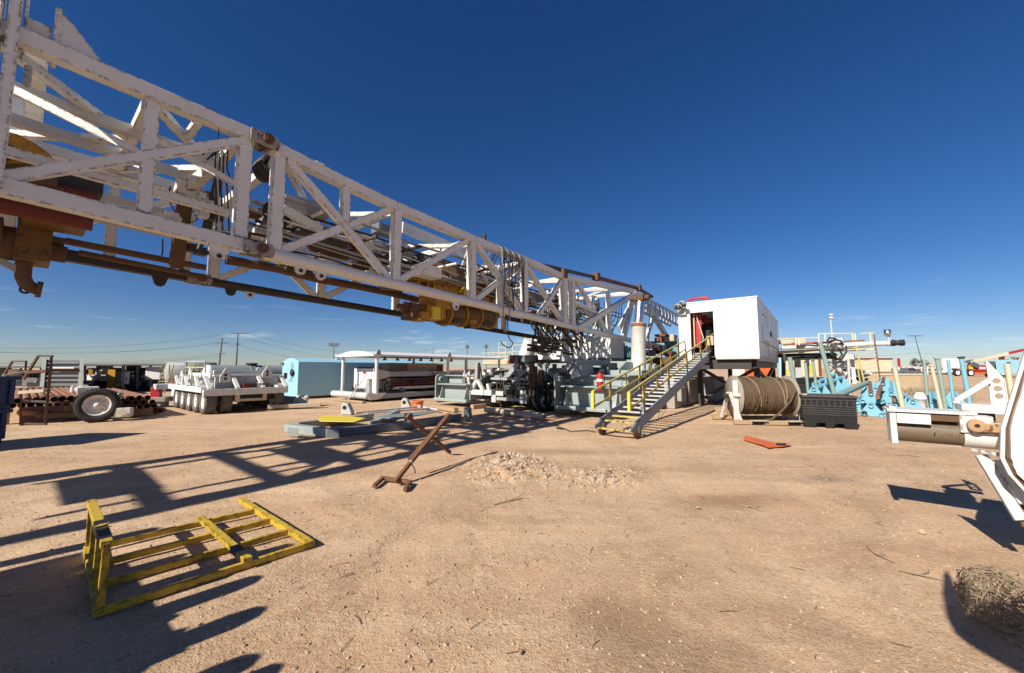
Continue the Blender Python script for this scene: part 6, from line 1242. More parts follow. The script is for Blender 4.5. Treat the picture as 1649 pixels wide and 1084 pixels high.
# ---------------------------------------------------------------- unseen rack of round topped blue posts, added to throw finger shadows into view
pk = thing('shadow_post_rack', 'unseen rack of round topped posts added left of the camera to cast shadow', 'rack', (-3.9, .9, 0))
def caster(u, v, h):   # foot of a post whose tip throws its shadow on the ground seen at u, v
    g = G(u, v); k = h/math.tan(SUN_EL); return Vector((g.x-math.sin(SHADOW_AZ)*k, g.y-math.cos(SHADOW_AZ)*k, 0))
for (u, v, h, rad) in [(424, 980, 1.7, .10), (378, 944, 1.75, .05), (420, 930, 1.75, .10), (372, 912, 1.8, .09), (300, 892, 1.75, .07), (470, 877, 1.9, .09), (290, 872, 1.9, .08), (225, 990, 1.6, .05), (288, 990, 1.6, .05), (300, 1012, 1.6, .04), (410, 1057, 1.55, .10), (450, 1072, 1.5, .08), (235, 1075, 1.5, .07), (250, 850, 1.9, .1)]:
    f = caster(u, v, h); mb = MB(); mb.lathe([(0, .001), (0, rad), (h-rad*1.4, rad), (h-rad*.5, rad*.8), (h-rad*.1, rad*.4), (h, .001)], f, Z, 14); part('post', mb, 'post_blue', pk)
g0 = caster(330, 960, 1.35); g1 = caster(120, 960, 1.35)
for (u0, v0, u1, v1, z0, z1) in [(140, 884, 215, 1060, .2, 1.55), (215, 900, 320, 1040, .3, 1.30)]:
    p, q = caster(u0, v0, z1), caster(u1, v1, z1); mb = MB(); n = Vector((q-p)); m = (p+q)/2; d = Vector((math.sin(SHADOW_AZ), math.cos(SHADOW_AZ), 0)); w_ = n.length/2
    mb.obox(m+Z*((z0+z1)/2)-d*.55, n.normalized()*w_, d*.5, Z*((z1-z0)/2)); part('bin', mb, 'bin_blue', pk)  # unseen boxes added for the broad dark part of that shadow
# ================================================================ right side of the yard
# white trailer frame in the right foreground
wf = thing('trailer_frame', 'white rusty steel trailer frame with a dark roller at the right edge', 'trailer', L(5.8, 1.6, 0))
p0 = G(1436, 712, .905); r0 = p0.dot(R); a0 = p0.dot(A)+.12; rw = 1.42
zc_ = .905+.125; ac = a0
mb = MB(); mb.tube(L(ac, r0+.04, zc_), L(ac, P(1558, 700, 0.1).dot(R) if False else r0+.53, zc_), .118, 28); part('roller', mb, 'oily_pipe', wf)
mb = MB(); mb.tube(L(ac, r0+.53, zc_), L(ac, rw+.02, zc_), .128, 28); part('sleeve', mb, 'white', wf)
mb = MB(); mb.prism([L(ac-.15, r0, .90), L(ac+.16, r0, .90), L(ac+.16, r0, 1.29), L(ac-.13, r0, 1.29), L(ac-.13, r0, 1.1)], R*.05); part('end_plate', mb, 'white', wf, bevel=.006)
mb = MB(); mb.rb(ac-.16, ac+.22, r0-.02, r0+.62, 1.235, 1.262); part('deck_plate', mb, 'white', wf, bevel=.004)
mb = MB(); mb.rb(ac-.17, ac-.13, r0+.05, r0+.30, 1.12, 1.22); mb.tube(L(ac-.18, r0+.15, 1.165), L(ac-.16, r0+.15, 1.165), .014, 10); part('face_bar', mb, 'white', wf, bevel=.004)
mb = MB(); mb.rb(ac-.14, ac-.12, r0+.3, r0+.58, 1.16, 1.22); mb.rb(ac+.2, ac+.24, r0+.05, rw, 1.0, 1.234); part('web', mb, 'rust_brown', wf)
mb = MB(); mb.rb(ac-.15, ac+.0, r0+.50, r0+.72, 1.06, 1.232); part('clevis', mb, 'white_rusty', wf, bevel=.008)
paint('rust_orange', (.40, .24, .12), rust=.75, rough=.8, dirt=.4, rustcol=(.22, .08, .025), dirtcol=(.55, .42, .28))
mb = MB(); q = L(ac-.18, r0+.60, 1.14); mb.lathe([(-.03, .02), (-.03, .062), (.03, .062), (.03, .02), (-.03, .02)], q, A, 20); mb.rb(ac-.20, ac-.155, r0+.63, r0+.80, 1.085, 1.165); part('eye', mb, 'rust_orange', wf, bevel=.008)
mb = MB(); mb.tube(L(ac-.18, r0+.80, 1.13), L(ac-.18, rw+.1, 1.135), .02, 12); mb.tube(L(ac-.18, r0+.80, 1.13), L(ac-.18, r0+.92, 1.13), .033, 8); part('tie_rod', mb, 'chrome', wf)
mb = MB(); mb.rb(ac+.05, ac+.3, r0+.56, rw, 1.265, 1.33); part('cross_box', mb, 'white', wf, bevel=.008)
mb = MB(); mb.prism([PA(u, v, ac+.47) for u, v in [(1538, 646), (1556, 650), (1624, 652), (1622, 668), (1556, 668)]], A*.05); part('cross_beam', mb, 'white', wf, bevel=.008)
ag = ac+.55
pl = [PA(u, v, ag) for u, v in [(1587, 580.5), (1590, 583), (1615, 609), (1617.5, 613), (1623, 651), (1596, 650.5), (1591, 607)]]
# gusset plate pierced by three holes
holes = [(1604.5, 613.5, 6.2), (1606.8, 626, 6.2), (1608.6, 638, 6.2)]
def pierced(poly, holes, vec, name, mt, parent):
    me = bpy.data.meshes.new(name); import bmesh
    bm = bmesh.new(); 
    cen = sum(poly, Vector((0, 0, 0)))/len(poly); n = (poly[1]-poly[0]).cross(poly[3]-poly[0]).normalized()
    x = (poly[4]-cen).normalized(); y = n.cross(x)
    ob = [[bm.verts.new(p) for p in poly]]
    for (c, rad) in holes: ob.append([bm.verts.new(c+(x*math.cos(t)+y*math.sin(t))*rad) for t in [k*math.pi/10 for k in range(20)]])
    es = []
    for lp in ob:
        for i in range(len(lp)): es.append(bm.edges.new((lp[i], lp[(i+1) % len(lp)])))
    bmesh.ops.triangle_fill(bm, edges=es, use_beauty=True, use_dissolve=False)
    fs = list(bm.faces); ex = bmesh.ops.extrude_face_region(bm, geom=fs)
    for v in [g for g in ex['geom'] if isinstance(g, bmesh.types.BMVert)]: v.co += vec
    bmesh.ops.recalc_face_normals(bm, faces=bm.faces)
    o_ = wloc(parent)
    for v in bm.verts: v.co -= o_
    bm.to_mesh(me); bm.free(); o = bpy.data.objects.new(name, me); me.materials.append(M(mt)); COL.objects.link(o); o.parent = parent; return o
pierced(pl, [(PA(u, v, ag), s*ag/ray(u, v).dot(A)/F*.72) for u, v, s in holes], A*.012, 'gusset_plate', 'white', wf)
mb = MB()
for i in (1, 2, 3): mb.bar(pl[i]+A*.05, pl[i+1]+A*.05, .012, .10, A)
part('gusset_flange', mb, 'white', wf)
mb = MB(); mb.bar(PA(1538, 646, ag-.05), PA(1592, 613, ag-.02), .05, .065, A); part('diagonal_brace', mb, 'white', wf, bevel=.008)
mb = MB(); mb.bar(PA(1538, 646, ag-.06), PA(1552, 664, ag-.1), .05, .07, A); part('diagonal_brace', mb, 'white', wf, bevel=.008)
# big curved side plate with a ragged flame cut edge
as_ = 5.15
edge = [(1657, 545), (1634, 618), (1612, 690), (1611, 738), (1624, 764), (1657, 800)]
def ragged(pts, k, amp):
    out = []
    for i in range(len(pts)-1):
        for j in range(k):
            f = j/k; u = pts[i][0]+(pts[i+1][0]-pts[i][0])*f; v = pts[i][1]+(pts[i+1][1]-pts[i][1])*f
            out.append((u+rng.uniform(-amp, amp), v))
    return out+[pts[-1]]
far_side = [(1760, 802), (1760, 545)]
mb = MB(); mb.prism([PA(u, v, as_) for u, v in edge+far_side], A*.03); part('side_plate', mb, 'white', wf, bevel=.004)
mb = MB(); mb.prism([PA(u, v, as_-.05) for u, v in ragged([(u+13+(3 if v > 600 else 0), v) for u, v in edge], 4, 1.8)+far_side], A*.045); part('face_plate', mb, 'white', wf)
mb = MB(); mb.prism([PA(u+8, v, as_-.012) for u, v in edge]+[PA(u+18, v, as_-.012) for u, v in edge[::-1]], A*.01); part('gap_shade_strip', mb, 'rust_brown', wf)  # dark strip painted in for the shaded gap between the two plates
mb = MB(); mb.bar(L(.9, 1.35, 0), L(.9, 1.35, 2.36), .1, .1, A); part('leg', mb, 'white_rusty', wf)  # unseen post added to carry the shadow casting plate

# lower members behind the side plate
for (p, q, w, m_) in [((1580, 733), (1644, 838), .075, 'grey_light'), ((1566, 724), (1612, 733), .03, 'white_rusty'), ((1606, 742), (1652, 812), .08, 'white_rusty'), ((1630, 770), (1652, 850), .05, 'rust_brown')]:
    mb = MB(); mb.bar(PA(*p, as_+.35), PA(*q, as_+.2), w, w, A); part('lower_beam', mb, m_, wf, bevel=.006)
mb = MB(); mb.bar(L(as_+.2, rw+.35, 0), L(as_+.2, rw+.35, 1.2), .14, .14, A); mb.bar(L(as_-1.2, rw+1.1, 0), L(as_-1.2, rw+1.1, 1.2), .14, .14, A); part('leg', mb, 'white_rusty', wf)
def casts(u, v, h):
    g = G(u, v); k = h/math.tan(SUN_EL); return Vector((g.x-math.sin(SHADOW_AZ)*k, g.y-math.cos(SHADOW_AZ)*k, h))
mb = MB(); hh = 2.4; mb.prism([casts(u, v, hh) for u, v in [(1519, 922), (1517, 955), (1522, 985), (1535, 1010), (1560, 1030), (1610, 1058), (1700, 1105), (1900, 1200), (1900, 1010), (1640, 985), (1560, 990), (1545, 960), (1534, 930), (1526, 916)]], Z*-.05); part('shadow_outline_plate', mb, 'white', wf)  # unseen plate added, its outline set by the shadow it throws
mb = MB(); mb.rb(.4, 1.3, 1.3, 2.2, .55, 1.57); part('unseen_shadow_box', mb, 'white', wf, bevel=.05)  # unseen box added to throw shadow on the near sand
mb = MB(); mb.rb(2.2, 5.1, 1.9, 2.3, 1.0, 1.5); mb.rb(3.4, 5.1, rw+.5, 2.9, .6, 1.45); part('main_beam', mb, 'white', wf, bevel=.02)
mb = MB(); mb.rb(.6, .8, 1.4, 1.6, 0, .56); part('leg', mb, 'white_rusty', wf)  # support for the added shadow box
# tumbleweed caught beside it
tw = MB(); c = W(1608, 950, 2.66); c.z = .185; rg = np.random.default_rng(11)
for i in range(250):
    d = rg.normal(size=3); d /= np.linalg.norm(d); d = Vector(d); t1 = d.orthogonal().normalized(); t1.rotate(Matrix.Rotation(rg.uniform(0, 6.28), 3, d)); 
    rr = rg.uniform(.68, 1.05); ln = rg.uniform(.4, 1.5); pts = []
    for j in range(6):
        a = ln*(j/5-.5); v = d*math.cos(a)+t1*math.sin(a); v = v*rr*(1+.05*math.sin(j*2.1+i)); pts.append(c+Vector((v.x*.19, v.y*.20, v.z*.195)))
    tw.path(pts, [.0034, .0033, .003, .0026, .002, .001], 3)
for i in range(160):
    d = rg.normal(size=3); d /= np.linalg.norm(d); d = Vector(d); tw.path([c+Vector((d.x*.05, d.y*.05, d.z*.05)), c+Vector((d.x*.12, d.y*.12, d.z*.12))+Vector(rg.normal(size=3))*.02, c+Vector((d.x*.205, d.y*.21, d.z*.2))], [.003, .002, .0007], 3)
solo('tumbleweed', tw, 'twig', 'dry round tumbleweed caught beside the white trailer frame', 'tumbleweed', (c.x, c.y, 0))
# ---------------------------------------------------------------- pale blue triangular pipe racks
def rack(p, d, ln, w, h, lb, tilt=0.0, topm='rack_blue', grp='pale blue triangular racks piled beyond the bin', n=5):
    d = Vector(d).normalized(); x = Vector((d.y, -d.x, 0)).normalized(); d2 = (d+Z*tilt).normalized(); p = Vector(p)
    o = thing('pipe_rack', lb, 'rack', p, grp)
    rad = .075
    for (off, m_) in ((x*-w/2+Z*rad, 'rack_blue'), (x*w/2+Z*rad, 'rack_blue'), (Z*(h-rad), topm)):
        mb = MB(); mb.hollow(p+off-d2*.05, p+off+d2*ln, rad, .014, 16); part('tube', mb, m_, o)
    for k in range(n):
        q = p+d2*(ln*k/(n-1)*.97+.02); mb = MB(); mb.prism([q-x*(w/2+.05)+Z*.01, q+x*(w/2+.05)+Z*.01, q+x*(w/2+.05)+Z*.12, q+x*.09+Z*(h-.01), q-x*.09+Z*(h-.01), q-x*(w/2+.05)+Z*.12], d2*.018); part('triangle_plate', mb, 'rack_blue', o)
    return o
aw = Vector((.98, 1, 0))
rack(G(1404, 671), aw, 5, .5, .46, 'blue triangular rack on the ground just right of the black bin')
rack(G(1440, 672), aw, 5, .5, .46, 'blue triangular rack on the ground, second from the black bin')
rack(G(1405, 668)+Z*.40, aw+Vector((-.06, 0, 0)), 5.5, .48, .44, 'blue triangular rack lying on top, with a rusty brown top tube', .05, 'pipe_rust')
rack(G(1438, 668)+Z*.40, aw, 5.5, .48, .44, 'blue triangular rack lying on top, second layer by the cream post', .05)
rack(G(1472, 668)+Z*.05, aw+Vector((-.1, 0, 0)), 5, .5, .5, 'blue triangular rack behind the conical white cap', .02)
rack(G(1505, 664), aw+Vector((.1, 0, 0)), 5, .5, .5, 'blue triangular rack at the right between the cream and blue posts', .02)
rack(G(1425, 660)+Z*.75, aw, 4.5, .45, .4, 'blue triangular rack at the very top of the pile, above two lower racks', .03, 'rust')
rack(G(1382, 664), aw, 5, .5, .46, 'blue triangular rack mostly hidden behind the right end of the black bin')
rack(G(1545, 662), aw+Vector((.1, 0, 0)), 5, .5, .5, 'blue triangular rack farthest right, beside the white trailer frame', .02)
rack(W(1312, 645, 14.6)-Z*.05, Vector((.82, .57, 0)), 3.2, .55, .55, 'blue saw toothed rack sloping up behind the black bin', .12)
rack(W(1306, 640, 15.8), Vector((.80, .6, 0)), 3.4, .55, .55, 'blue saw toothed rack behind, half hidden by the front one', .12)
for i, (u, v, lb) in enumerate([(1416, 668, 'dark hollow pipe lying between the two lowest blue racks'), (1452, 668, 'dark hollow pipe right of the lowest blue racks'), (1392, 671, 'dark hollow pipe just right of the black bin')]):
    p = G(u, v)+Z*.12; mb = MB(); mb.hollow(p, p+aw.normalized()*4.5, .09, .015, 14); solo('loose_pipe', mb, 'post_blue' if i else 'rust', lb, 'pipe')
mb = MB(); mb.tube(W(1345, 640, 14.2), W(1395, 617, 16.5), .10, 12); solo('loose_pipe', mb, 'post_blue', 'dull green pipe leaning on the blue racks above the bin', 'pipe')
for i, (u0, v0, u1, v1, lb) in enumerate([(1413, 640, 1418, 612, 'rusty brown curved pipe on the racks right of the bin'), (1441, 645, 1431, 618, 'brown pipe between the two top racks')]):
    mb = MB(); mb.path([W(u0, v0, 13.6), W((u0+u1)/2+2, (v0+v1)/2, 15.5), W(u1, v1, 18)], .065, 12); solo('loose_pipe', mb, 'pipe_rust', lb, 'pipe')
p = G(1484, 668); cn_ = thing('cone_cap', 'white conical cap on a post among the blue racks', 'cap', p)
mb = MB(); mb.lathe([(0, .15), (.55, .15), (.56, .19), (.62, .19), (.80, .11), (.82, .001)], p, Z, 20); part('cap', mb, 'label_white', cn_)
mb = MB(); mb.lathe([(0, .001), (0, .2), (.05, .2), (.05, .155)], p, Z, 20); part('base', mb, 'cream', cn_)
# leaning posts
posts_ = [(1272, 578, 1289, 668, 8, 13.2, 'post_blue', 'tall green blue post leaning right beside the wire rope reel'), (1297, 584, 1302, 640, 5, 15, 'post_blue', 'thin olive post leaning behind the black bin, left one'), (1309, 582, 1317, 640, 5, 15, 'post_blue', 'thin olive post leaning behind the black bin, right one'),
          (1321, 553, 1345, 640, 8, 14.6, 'post_blue', 'tallest green blue post, rising above the saw toothed rack'), (1366, 580, 1369, 630, 5, 17, 'grey_light', 'thin grey post beyond the saw toothed rack'), (1441, 594, 1456, 668, 8.5, 13.0, 'yellow_pale', 'cream post right of the brown pipe racks'),
          (1488, 581, 1495, 655, 6, 14.5, 'post_blue', 'slim green blue post behind the flaking cream post'), (1500, 589, 1517, 664, 7.5, 13.2, 'yellow_pale', 'flaking cream post with rust, before the capped post'), (1509, 578, 1524, 664, 8, 13.6, 'post_blue', 'green blue post with a grey cap beside the flaking cream post'),
          (1527, 582, 1536, 650, 6, 14.6, 'rack_blue', 'bright blue slim post, second from the right'), (1548, 577, 1562, 650, 9, 13.4, 'rack_blue', 'bright blue thick post with a black cap, farthest right'), (1256, 578, 1257, 640, 5, 16, 'shelter_blue', 'pale blue post behind the wire rope reel'), (1622, 590, 1630, 640, 11, 10, 'yellow_pale', 'short rusty cream post behind the pierced white gusset')]
for (u0, v0, u1, v1, w, Y, m_, lb) in posts_:
    top = W(u0, v0, Y); k = (Vector((u1, v1))-Vector((u0, v0))); bot = W(u1, v1, Y); d = (bot-top).normalized(); f = -(top.z)/d.z if d.z < 0 else 1; bot = top+d*f
    o = thing('stanchion', lb, 'post', bot, 'posts standing among the blue racks'); rad = w/F*Y/2/math.hypot(1, (u0-CX)/F)
    mb = MB(); mb.tube(bot, top, rad, 16); part('shaft', mb, m_, o)
    mb = MB(); mb.tube(top, top-d*.05, rad*(1.5 if 'cap' in lb else 1.02), 14); part('cap', mb, 'steel_dark' if 'black' in lb else ('grey' if 'grey cap' in lb else m_), o)
# dark beams and red pump behind the reel
mb = MB(); mb.bar(W(1262, 614, 16.5), W(1330, 612, 17.5), .3, .25); mb.bar(W(1275, 630, 16), W(1345, 626, 16.5), .4, .5); solo('dark_beam', mb, 'steel_dark', 'dark steel beams on the ground behind the wire rope reel', 'beam', bevel=.02)
mb = MB(); blk(mb, W(1291, 616, 20), .3, .2, .12, .2); mb.tube(W(1276, 617, 20), W(1302, 615, 20), .08, 12); mb.tube(W(1291, 616, 20), W(1291, 608, 20), .09, 12); solo('red_machine', mb, 'red_dark', 'small red machine behind the rope reel', 'machinery', bevel=.04)
# ---------------------------------------------------------------- catwalk with the white boom
cw = thing('pipe_catwalk', 'cream pipe catwalk with a white boom, red line and railings', 'catwalk', W(1330, 620, 20)); cw.location.z = 0
def cbar(nm, u0, v0, u1, v1, w, m_, Y0=20, Y1=20, h=None): mb = MB(); mb.bar(W(u0, v0, Y0), W(u1, v1, Y1), w, h or w); return part(nm, mb, m_, cw, bevel=.006)
mb = MB(); mb.tube(W(1258, 560.5, 22), W(1434, 552.5, 18.5), .115, 18); part('boom', mb, 'white_rusty', cw)
mb = MB(); q0, q1 = W(1433, 552.5, 18.5), W(1457, 552, 18.2); mb.tube(q0, q1, .12, 18); mb.lathe([(-.05, .12), (-.05, .155), (.05, .155), (.05, .12)], q0.lerp(q1, .25), q1-q0, 16); mb.lathe([(-.04, .12), (-.04, .15), (.1, .15), (.1, .12)], q0.lerp(q1, .75), q1-q0, 16); part('boom_end', mb, 'black', cw)
mb = MB(); mb.tube(W(1428, 553, 18.6), W(1436, 552.6, 18.5), .14, 16); part('collar', mb, 'white_rusty', cw)
mb = MB(); mb.tube(W(1262, 556, 21.4), W(1392, 548, 18.8), .04, 10); part('red_line', mb, 'pipe_rust', cw); mb = MB(); mb.tube(W(1275, 553.5, 21.5), W(1335, 551.5, 20), .05, 10); part('red_line', mb, 'red', cw)
cbar('deck_beam', 1250, 568, 1345, 563.5, .18, 'cream', 22.5, 20.3); cbar('deck_beam', 1345, 564, 1410, 561, .16, 'yellow_pale', 20.3, 19)
mb = MB(); mb.prism([W(1250, 570, 22.6), W(1346, 568, 20.4), W(1346, 577, 20.4), W(1250, 581, 22.6)], Vector((1.0, 1.3, 0))); part('under_deck', mb, 'black', cw)
for (u0, v0, u1, v1) in [(1250, 546, 1318, 543.5), (1318, 537.5, 1376, 537), (1318, 538, 1319, 562), (1328, 538, 1329, 556), (1372, 537, 1375, 560), (1377, 538, 1378, 560), (1384, 537.5, 1406, 536), (1401, 537, 1403, 560), (1406, 536, 1408, 556), (1281, 545, 1282, 556), (1286, 545, 1287, 556)]: cbar('rail', u0, v0, u1, v1, .06, 'cream')
mb = MB(); blk(mb, W(1289, 550, 21), .2, .15, .15); blk(mb, W(1266, 551, 22), .3, .2, .12); part('valve', mb, 'cream', cw, bevel=.03)
for (u, v, s) in [(1345, 550, .25), (1340, 554, .2), (1350, 556, .2)]: mb = MB(); blk(mb, W(u, v, 19.6), s, .2, s*.7); part('joint_block', mb, 'white_rusty', cw, bevel=.03)
for k, pts in enumerate([[(1345, 545), (1335, 551), (1326, 552), (1316, 555)], [(1342, 560), (1338, 570), (1346, 579), (1356, 578), (1363, 566), (1362, 557)], [(1350, 560), (1356, 571), (1350, 579), (1341, 572), (1342, 562)], [(1336, 552), (1345, 547), (1354, 549), (1358, 556)], [(1330, 553), (1336, 544), (1346, 546)]]): mb = MB(); mb.path([W(u, v, 19.5-.1*k) for u, v in pts], .045, 7); part('hose', mb, 'hose', cw)
for (u0, v0, u1, v1, w) in [(1333, 583, 1362, 604, .14), (1334, 605, 1368, 580, .14), (1337, 592, 1372, 592, .1), (1345, 570, 1345, 605, .12), (1372, 576, 1376, 618, .16), (1360, 603, 1385, 618, .1), (1366, 582, 1362, 618, .12), (1325, 613, 1340, 604, .12)]: cbar('scissor_arm', u0, v0, u1, v1, w, 'white', 20.6, 20.6)
for (u, v, s) in [(1352, 602, .3), (1358, 578, .4), (1375, 601, .4), (1380, 610, .35), (1368, 608, .3), (1388, 600, .3)]: mb = MB(); blk(mb, W(u, v, 21.2), s, .3, s*.6); part('machine_block', mb, ('steel_dark', 'grey', 'white_rusty')[int(u) % 3], cw, bevel=.04)
for u in (1262, 1300, 1345): cbar('leg', u, 570, u, 615 if u != 1262 else 612, .18, 'steel_dark', 21.5, 21.5)
lm = thing('light_mast', 'thin white light mast standing over the catwalk', 'lamp', W(1340, 550, 20.5))
mb = MB(); mb.tube(W(1341, 553, 20.5), W(1337.5, 514, 20.5), .055, 10, .035); part('pole', mb, 'grey_light', lm); mb = MB(); q = W(1338.5, 511, 20.5); mb.lathe([(-.12, .03), (-.1, .1), (.0, .12), (.02, .06), (.08, .06), (.1, .13), (.16, .13), (.2, .001)], q, Z, 14); part('lamp', mb, 'grey_light', lm)
cl = thing('beacon', 'silver can shaped beacon standing on the white boom near its black end', 'beacon', W(1432, 552, 18.5))
mb = MB(); mb.tube(W(1432, 551, 18.5), W(1429.5, 541, 18.5), .035, 8); mb.tube(W(1433, 548, 18.5), W(1431.5, 541, 18.5), .03, 8); part('bracket', mb, 'grey_light', cl); mb = MB(); mb.lathe([(0, .001), (0, .10), (.04, .13), (.30, .13), (.32, .001)], W(1429.5, 541, 18.5), W(1428.5, 530, 18.5)-W(1429.5, 541, 18.5), 18); part('can', mb, 'chrome', cl)
p0, q0, p1, q1 = W(1393, 622, 18.6), W(1378, 556, 18.6), W(1418, 616, 18.6), W(1407, 538, 18.6)
yl = thing('access_ladder', 'tall yellow access ladder leaning on the catwalk', 'ladder', p0)
mb = MB(); mb.bar(p0, q0, .06, .06); part('stile', mb, 'yellow_rail', yl); mb = MB(); mb.bar(p1, q1, .055, .06); part('stile', mb, 'rust', yl); mb = MB(); mb.bar(W(1386, 620, 18.8), W(1379, 580, 18.8), .05, .05); part('stile', mb, 'yellow_rail', yl)
for k in range(11): mb = MB(); f = k/10*.98; mb.bar(p0.lerp(q0, f), p1.lerp(q1, f*.82), .035, .05); part('rung', mb, 'yellow_pale', yl)
# ---------------------------------------------------------------- far right: huts, containers, lift, shed, trees
def hut(nm, lb, cat, u0, u1, vt, vb, Y, dep, m_, roofm=None, panel=None, grp=None):
    g = W(u0, vb, Y); o = thing(nm, lb, cat, W((u0+u1)/2, vb, Y), grp); o.location.z = 0
    mb = MB(); x0, x1 = W(u0, vb, Y).x, W(u1, vb, Y).x; z1 = W(u0, vt, Y).z; wb(mb, u0, vt, u1, vb, Y, dep); part('wall', mb, m_, o, bevel=.03)
    if roofm: mb = MB(); wb(mb, u0-1, vt-1.6, u1+1, vt-.02, Y-.3, dep*1.05); part('roof', mb, roofm, o)
    for (pu0, pv0, pu1, pv1, pm) in (panel or []): mb = MB(); wb(mb, pu0, pv0, pu1, pv1, Y-.06, .055); part('panel', mb, pm, o)
    return o
hut('cream_hut', 'cream hut with a low yellow panel, left of the dark gap', 'hut', 1258, 1279, 577.5, 606, 84, 4, 'cream', None, [(1259, 596, 1270, 603, 'yellow_bright'), (1270.5, 579, 1271, 604, 'tan')])
hut('cream_hut', 'cream hut with a square yellow door and orange side', 'hut', 1291, 1318, 577.5, 606, 84, 4, 'cream', None, [(1298, 586, 1309, 603, 'yellow_bright'), (1318.2, 579, 1323, 605, 'rust')])
hut('grey_block', 'pale grey machine block between the two cream huts', 'machinery', 1281, 1292, 592, 612, 70, 3, 'grey_light')
hut('dark_unit', 'dark unit in the gap between the cream huts', 'machinery', 1279.5, 1290, 579, 606, 86, 3, 'steel_dark')
hut('orange_container', 'red orange container seen under the white cabin', 'container', 1199, 1242, 588, 606, 78, 4, 'orange', None, [(1221, 589, 1221.5, 606, 'red_dark')])
hut('grey_shed', 'pale hut behind the orange container', 'shed', 1176, 1236, 583, 606, 90, 4, 'white')
hut('tan_shed', 'long cream shed with a dark red roof beyond the yellow ladder', 'shed', 1366, 1437, 578.5, 598, 140, 14, 'cream', 'red_dark')
for i, (u0, u1, m_, lb) in enumerate([(1437, 1470, 'grey_light', 'rack of pale pipes far off behind the cream post, left'), (1472, 1510, 'grey_light', 'rack of pale pipes far off behind the blue posts'), (1512, 1546, 'grey', 'rack of grey pipes far off beside the red lift')]):
    o = thing('pipe_bank', lb, 'pipes', W((u0+u1)/2, 597, 105)); o.location.z = 0
    for k in range(4): mb = MB(); z = .25+k*.45; mb.tube(Vector((W(u0, 590, 105).x, 105+.2*k, z)), Vector((W(u1, 590, 105).x, 105+.2*k, z)), .2, 8); part('pipe', mb, m_ if k % 2 else 'rust', o)
    for k in range(5): x = W(u0+(u1-u0)*k/4, 590, 105).x; mb = MB(); mb.bar(Vector((x, 104.7, 0)), Vector((x, 104.7, 2.1)), .2, .2, A); part('post', mb, 'white', o)
# pickup trucks
def pickup(u, v, Y, lb, m_, sc=1.0):
    g = W(u, v, Y); g.z = 0; o = thing('pickup_truck', lb, 'truck', g, 'pickups parked far off'); X = Vector((1, 0, 0)); yv = Vector((0, 1, 0))
    pr = [(-2.6, .5), (2.6, .5), (2.65, .95), (1.5, 1.1), (.8, 1.75), (-.7, 1.78), (-.9, 1.15), (-2.6, 1.15)]
    mb = MB(); mb.prism([g+X*x+Z*z-yv*.9 for x, z in pr], yv*1.8); part('body', mb, m_, o, bevel=.06)
    mb = MB(); mb.prism([g+X*x+Z*z-yv*.92 for x, z in [(-.6, 1.2), (1.3, 1.15), (.75, 1.65), (-.6, 1.68)]], yv*.015); part('window', mb, 'glass_dark', o)
    for x in (-1.7, 1.75):
        for s in (-.85, .85): wheel(o, g+X*x+yv*s+Z*.4, yv, .4, .26, 'rubber', 'grey_light')
pickup(1461, 597, 88, 'dark pickup parked far off before the pale pipe racks', 'slate'); pickup(1530, 597, 100, 'white pickup parked far off, left of the red lift', 'clean_white')
# red boom lift
bl = thing('boom_lift', 'red boom lift with a long cream and red boom far at the right', 'boom lift', W(1578, 605, 82)); bl.location.z = 0
for (u0, v0, u1, v1, m_) in [(1557, 588, 1604, 599, 'red'), (1561, 597, 1606, 603, 'orange'), (1560, 589, 1567, 597, 'yellow_bright'), (1577, 591, 1587, 595, 'label_white')]: mb = MB(); wb(mb, u0, v0, u1, v1, 82-(.1 if 'label' in m_ or 'yellow' in m_ else 0), 2.4 if 'red' in m_ or 'orange' in m_ else .09); part('body' if m_ in ('red', 'orange') else 'panel', mb, m_, bl, bevel=.05)
for u in (1561, 1612):
    for dy in (0, 2.4): q = W(u, 600, 82); wheel(bl, Vector((q.x, 82.0+dy-.1, .75)), (0, 1, 0), .75, .5, 'rubber', 'clean_white')
mb = MB(); mb.bar(W(1562, 583.5, 82), W(1622, 569.5, 82), .6, .55); part('boom', mb, 'cream', bl, bevel=.03); mb = MB(); mb.bar(W(1620, 570, 82), W(1648, 563.5, 82), .5, .45); part('boom', mb, 'red', bl, bevel=.03); mb = MB(); mb.bar(W(1562, 585, 82), W(1572, 590, 82), .8, .9); mb.bar(W(1556, 583, 82), W(1566, 581, 82), .4, .5); part('turret', mb, 'slate', bl)
hut('blue_container', 'pale blue container far off behind the pierced white gusset', 'container', 1604, 1641, 579.5, 602, 70, 6, 'shelter_blue', None, [(1621, 583, 1628, 585, 'slate')])
hut('dark_truck_box', 'dark slate truck body left of the far pale blue container', 'truck', 1592, 1604, 582, 600, 75, 5, 'slate')
hut('far_roof', 'white flat roofed building far off behind the blue posts', 'building', 1518, 1545, 577.5, 592, 170, 10, 'clean_white')
hut('red_tank', 'small red tank top above the cream shed, far right', 'tank', 1445, 1450, 577, 592, 130, 3, 'red')
hut('red_cab', 'dark red cab behind the lift boom, far right', 'vehicle', 1608, 1618, 573, 582, 95, 3, 'red_dark')
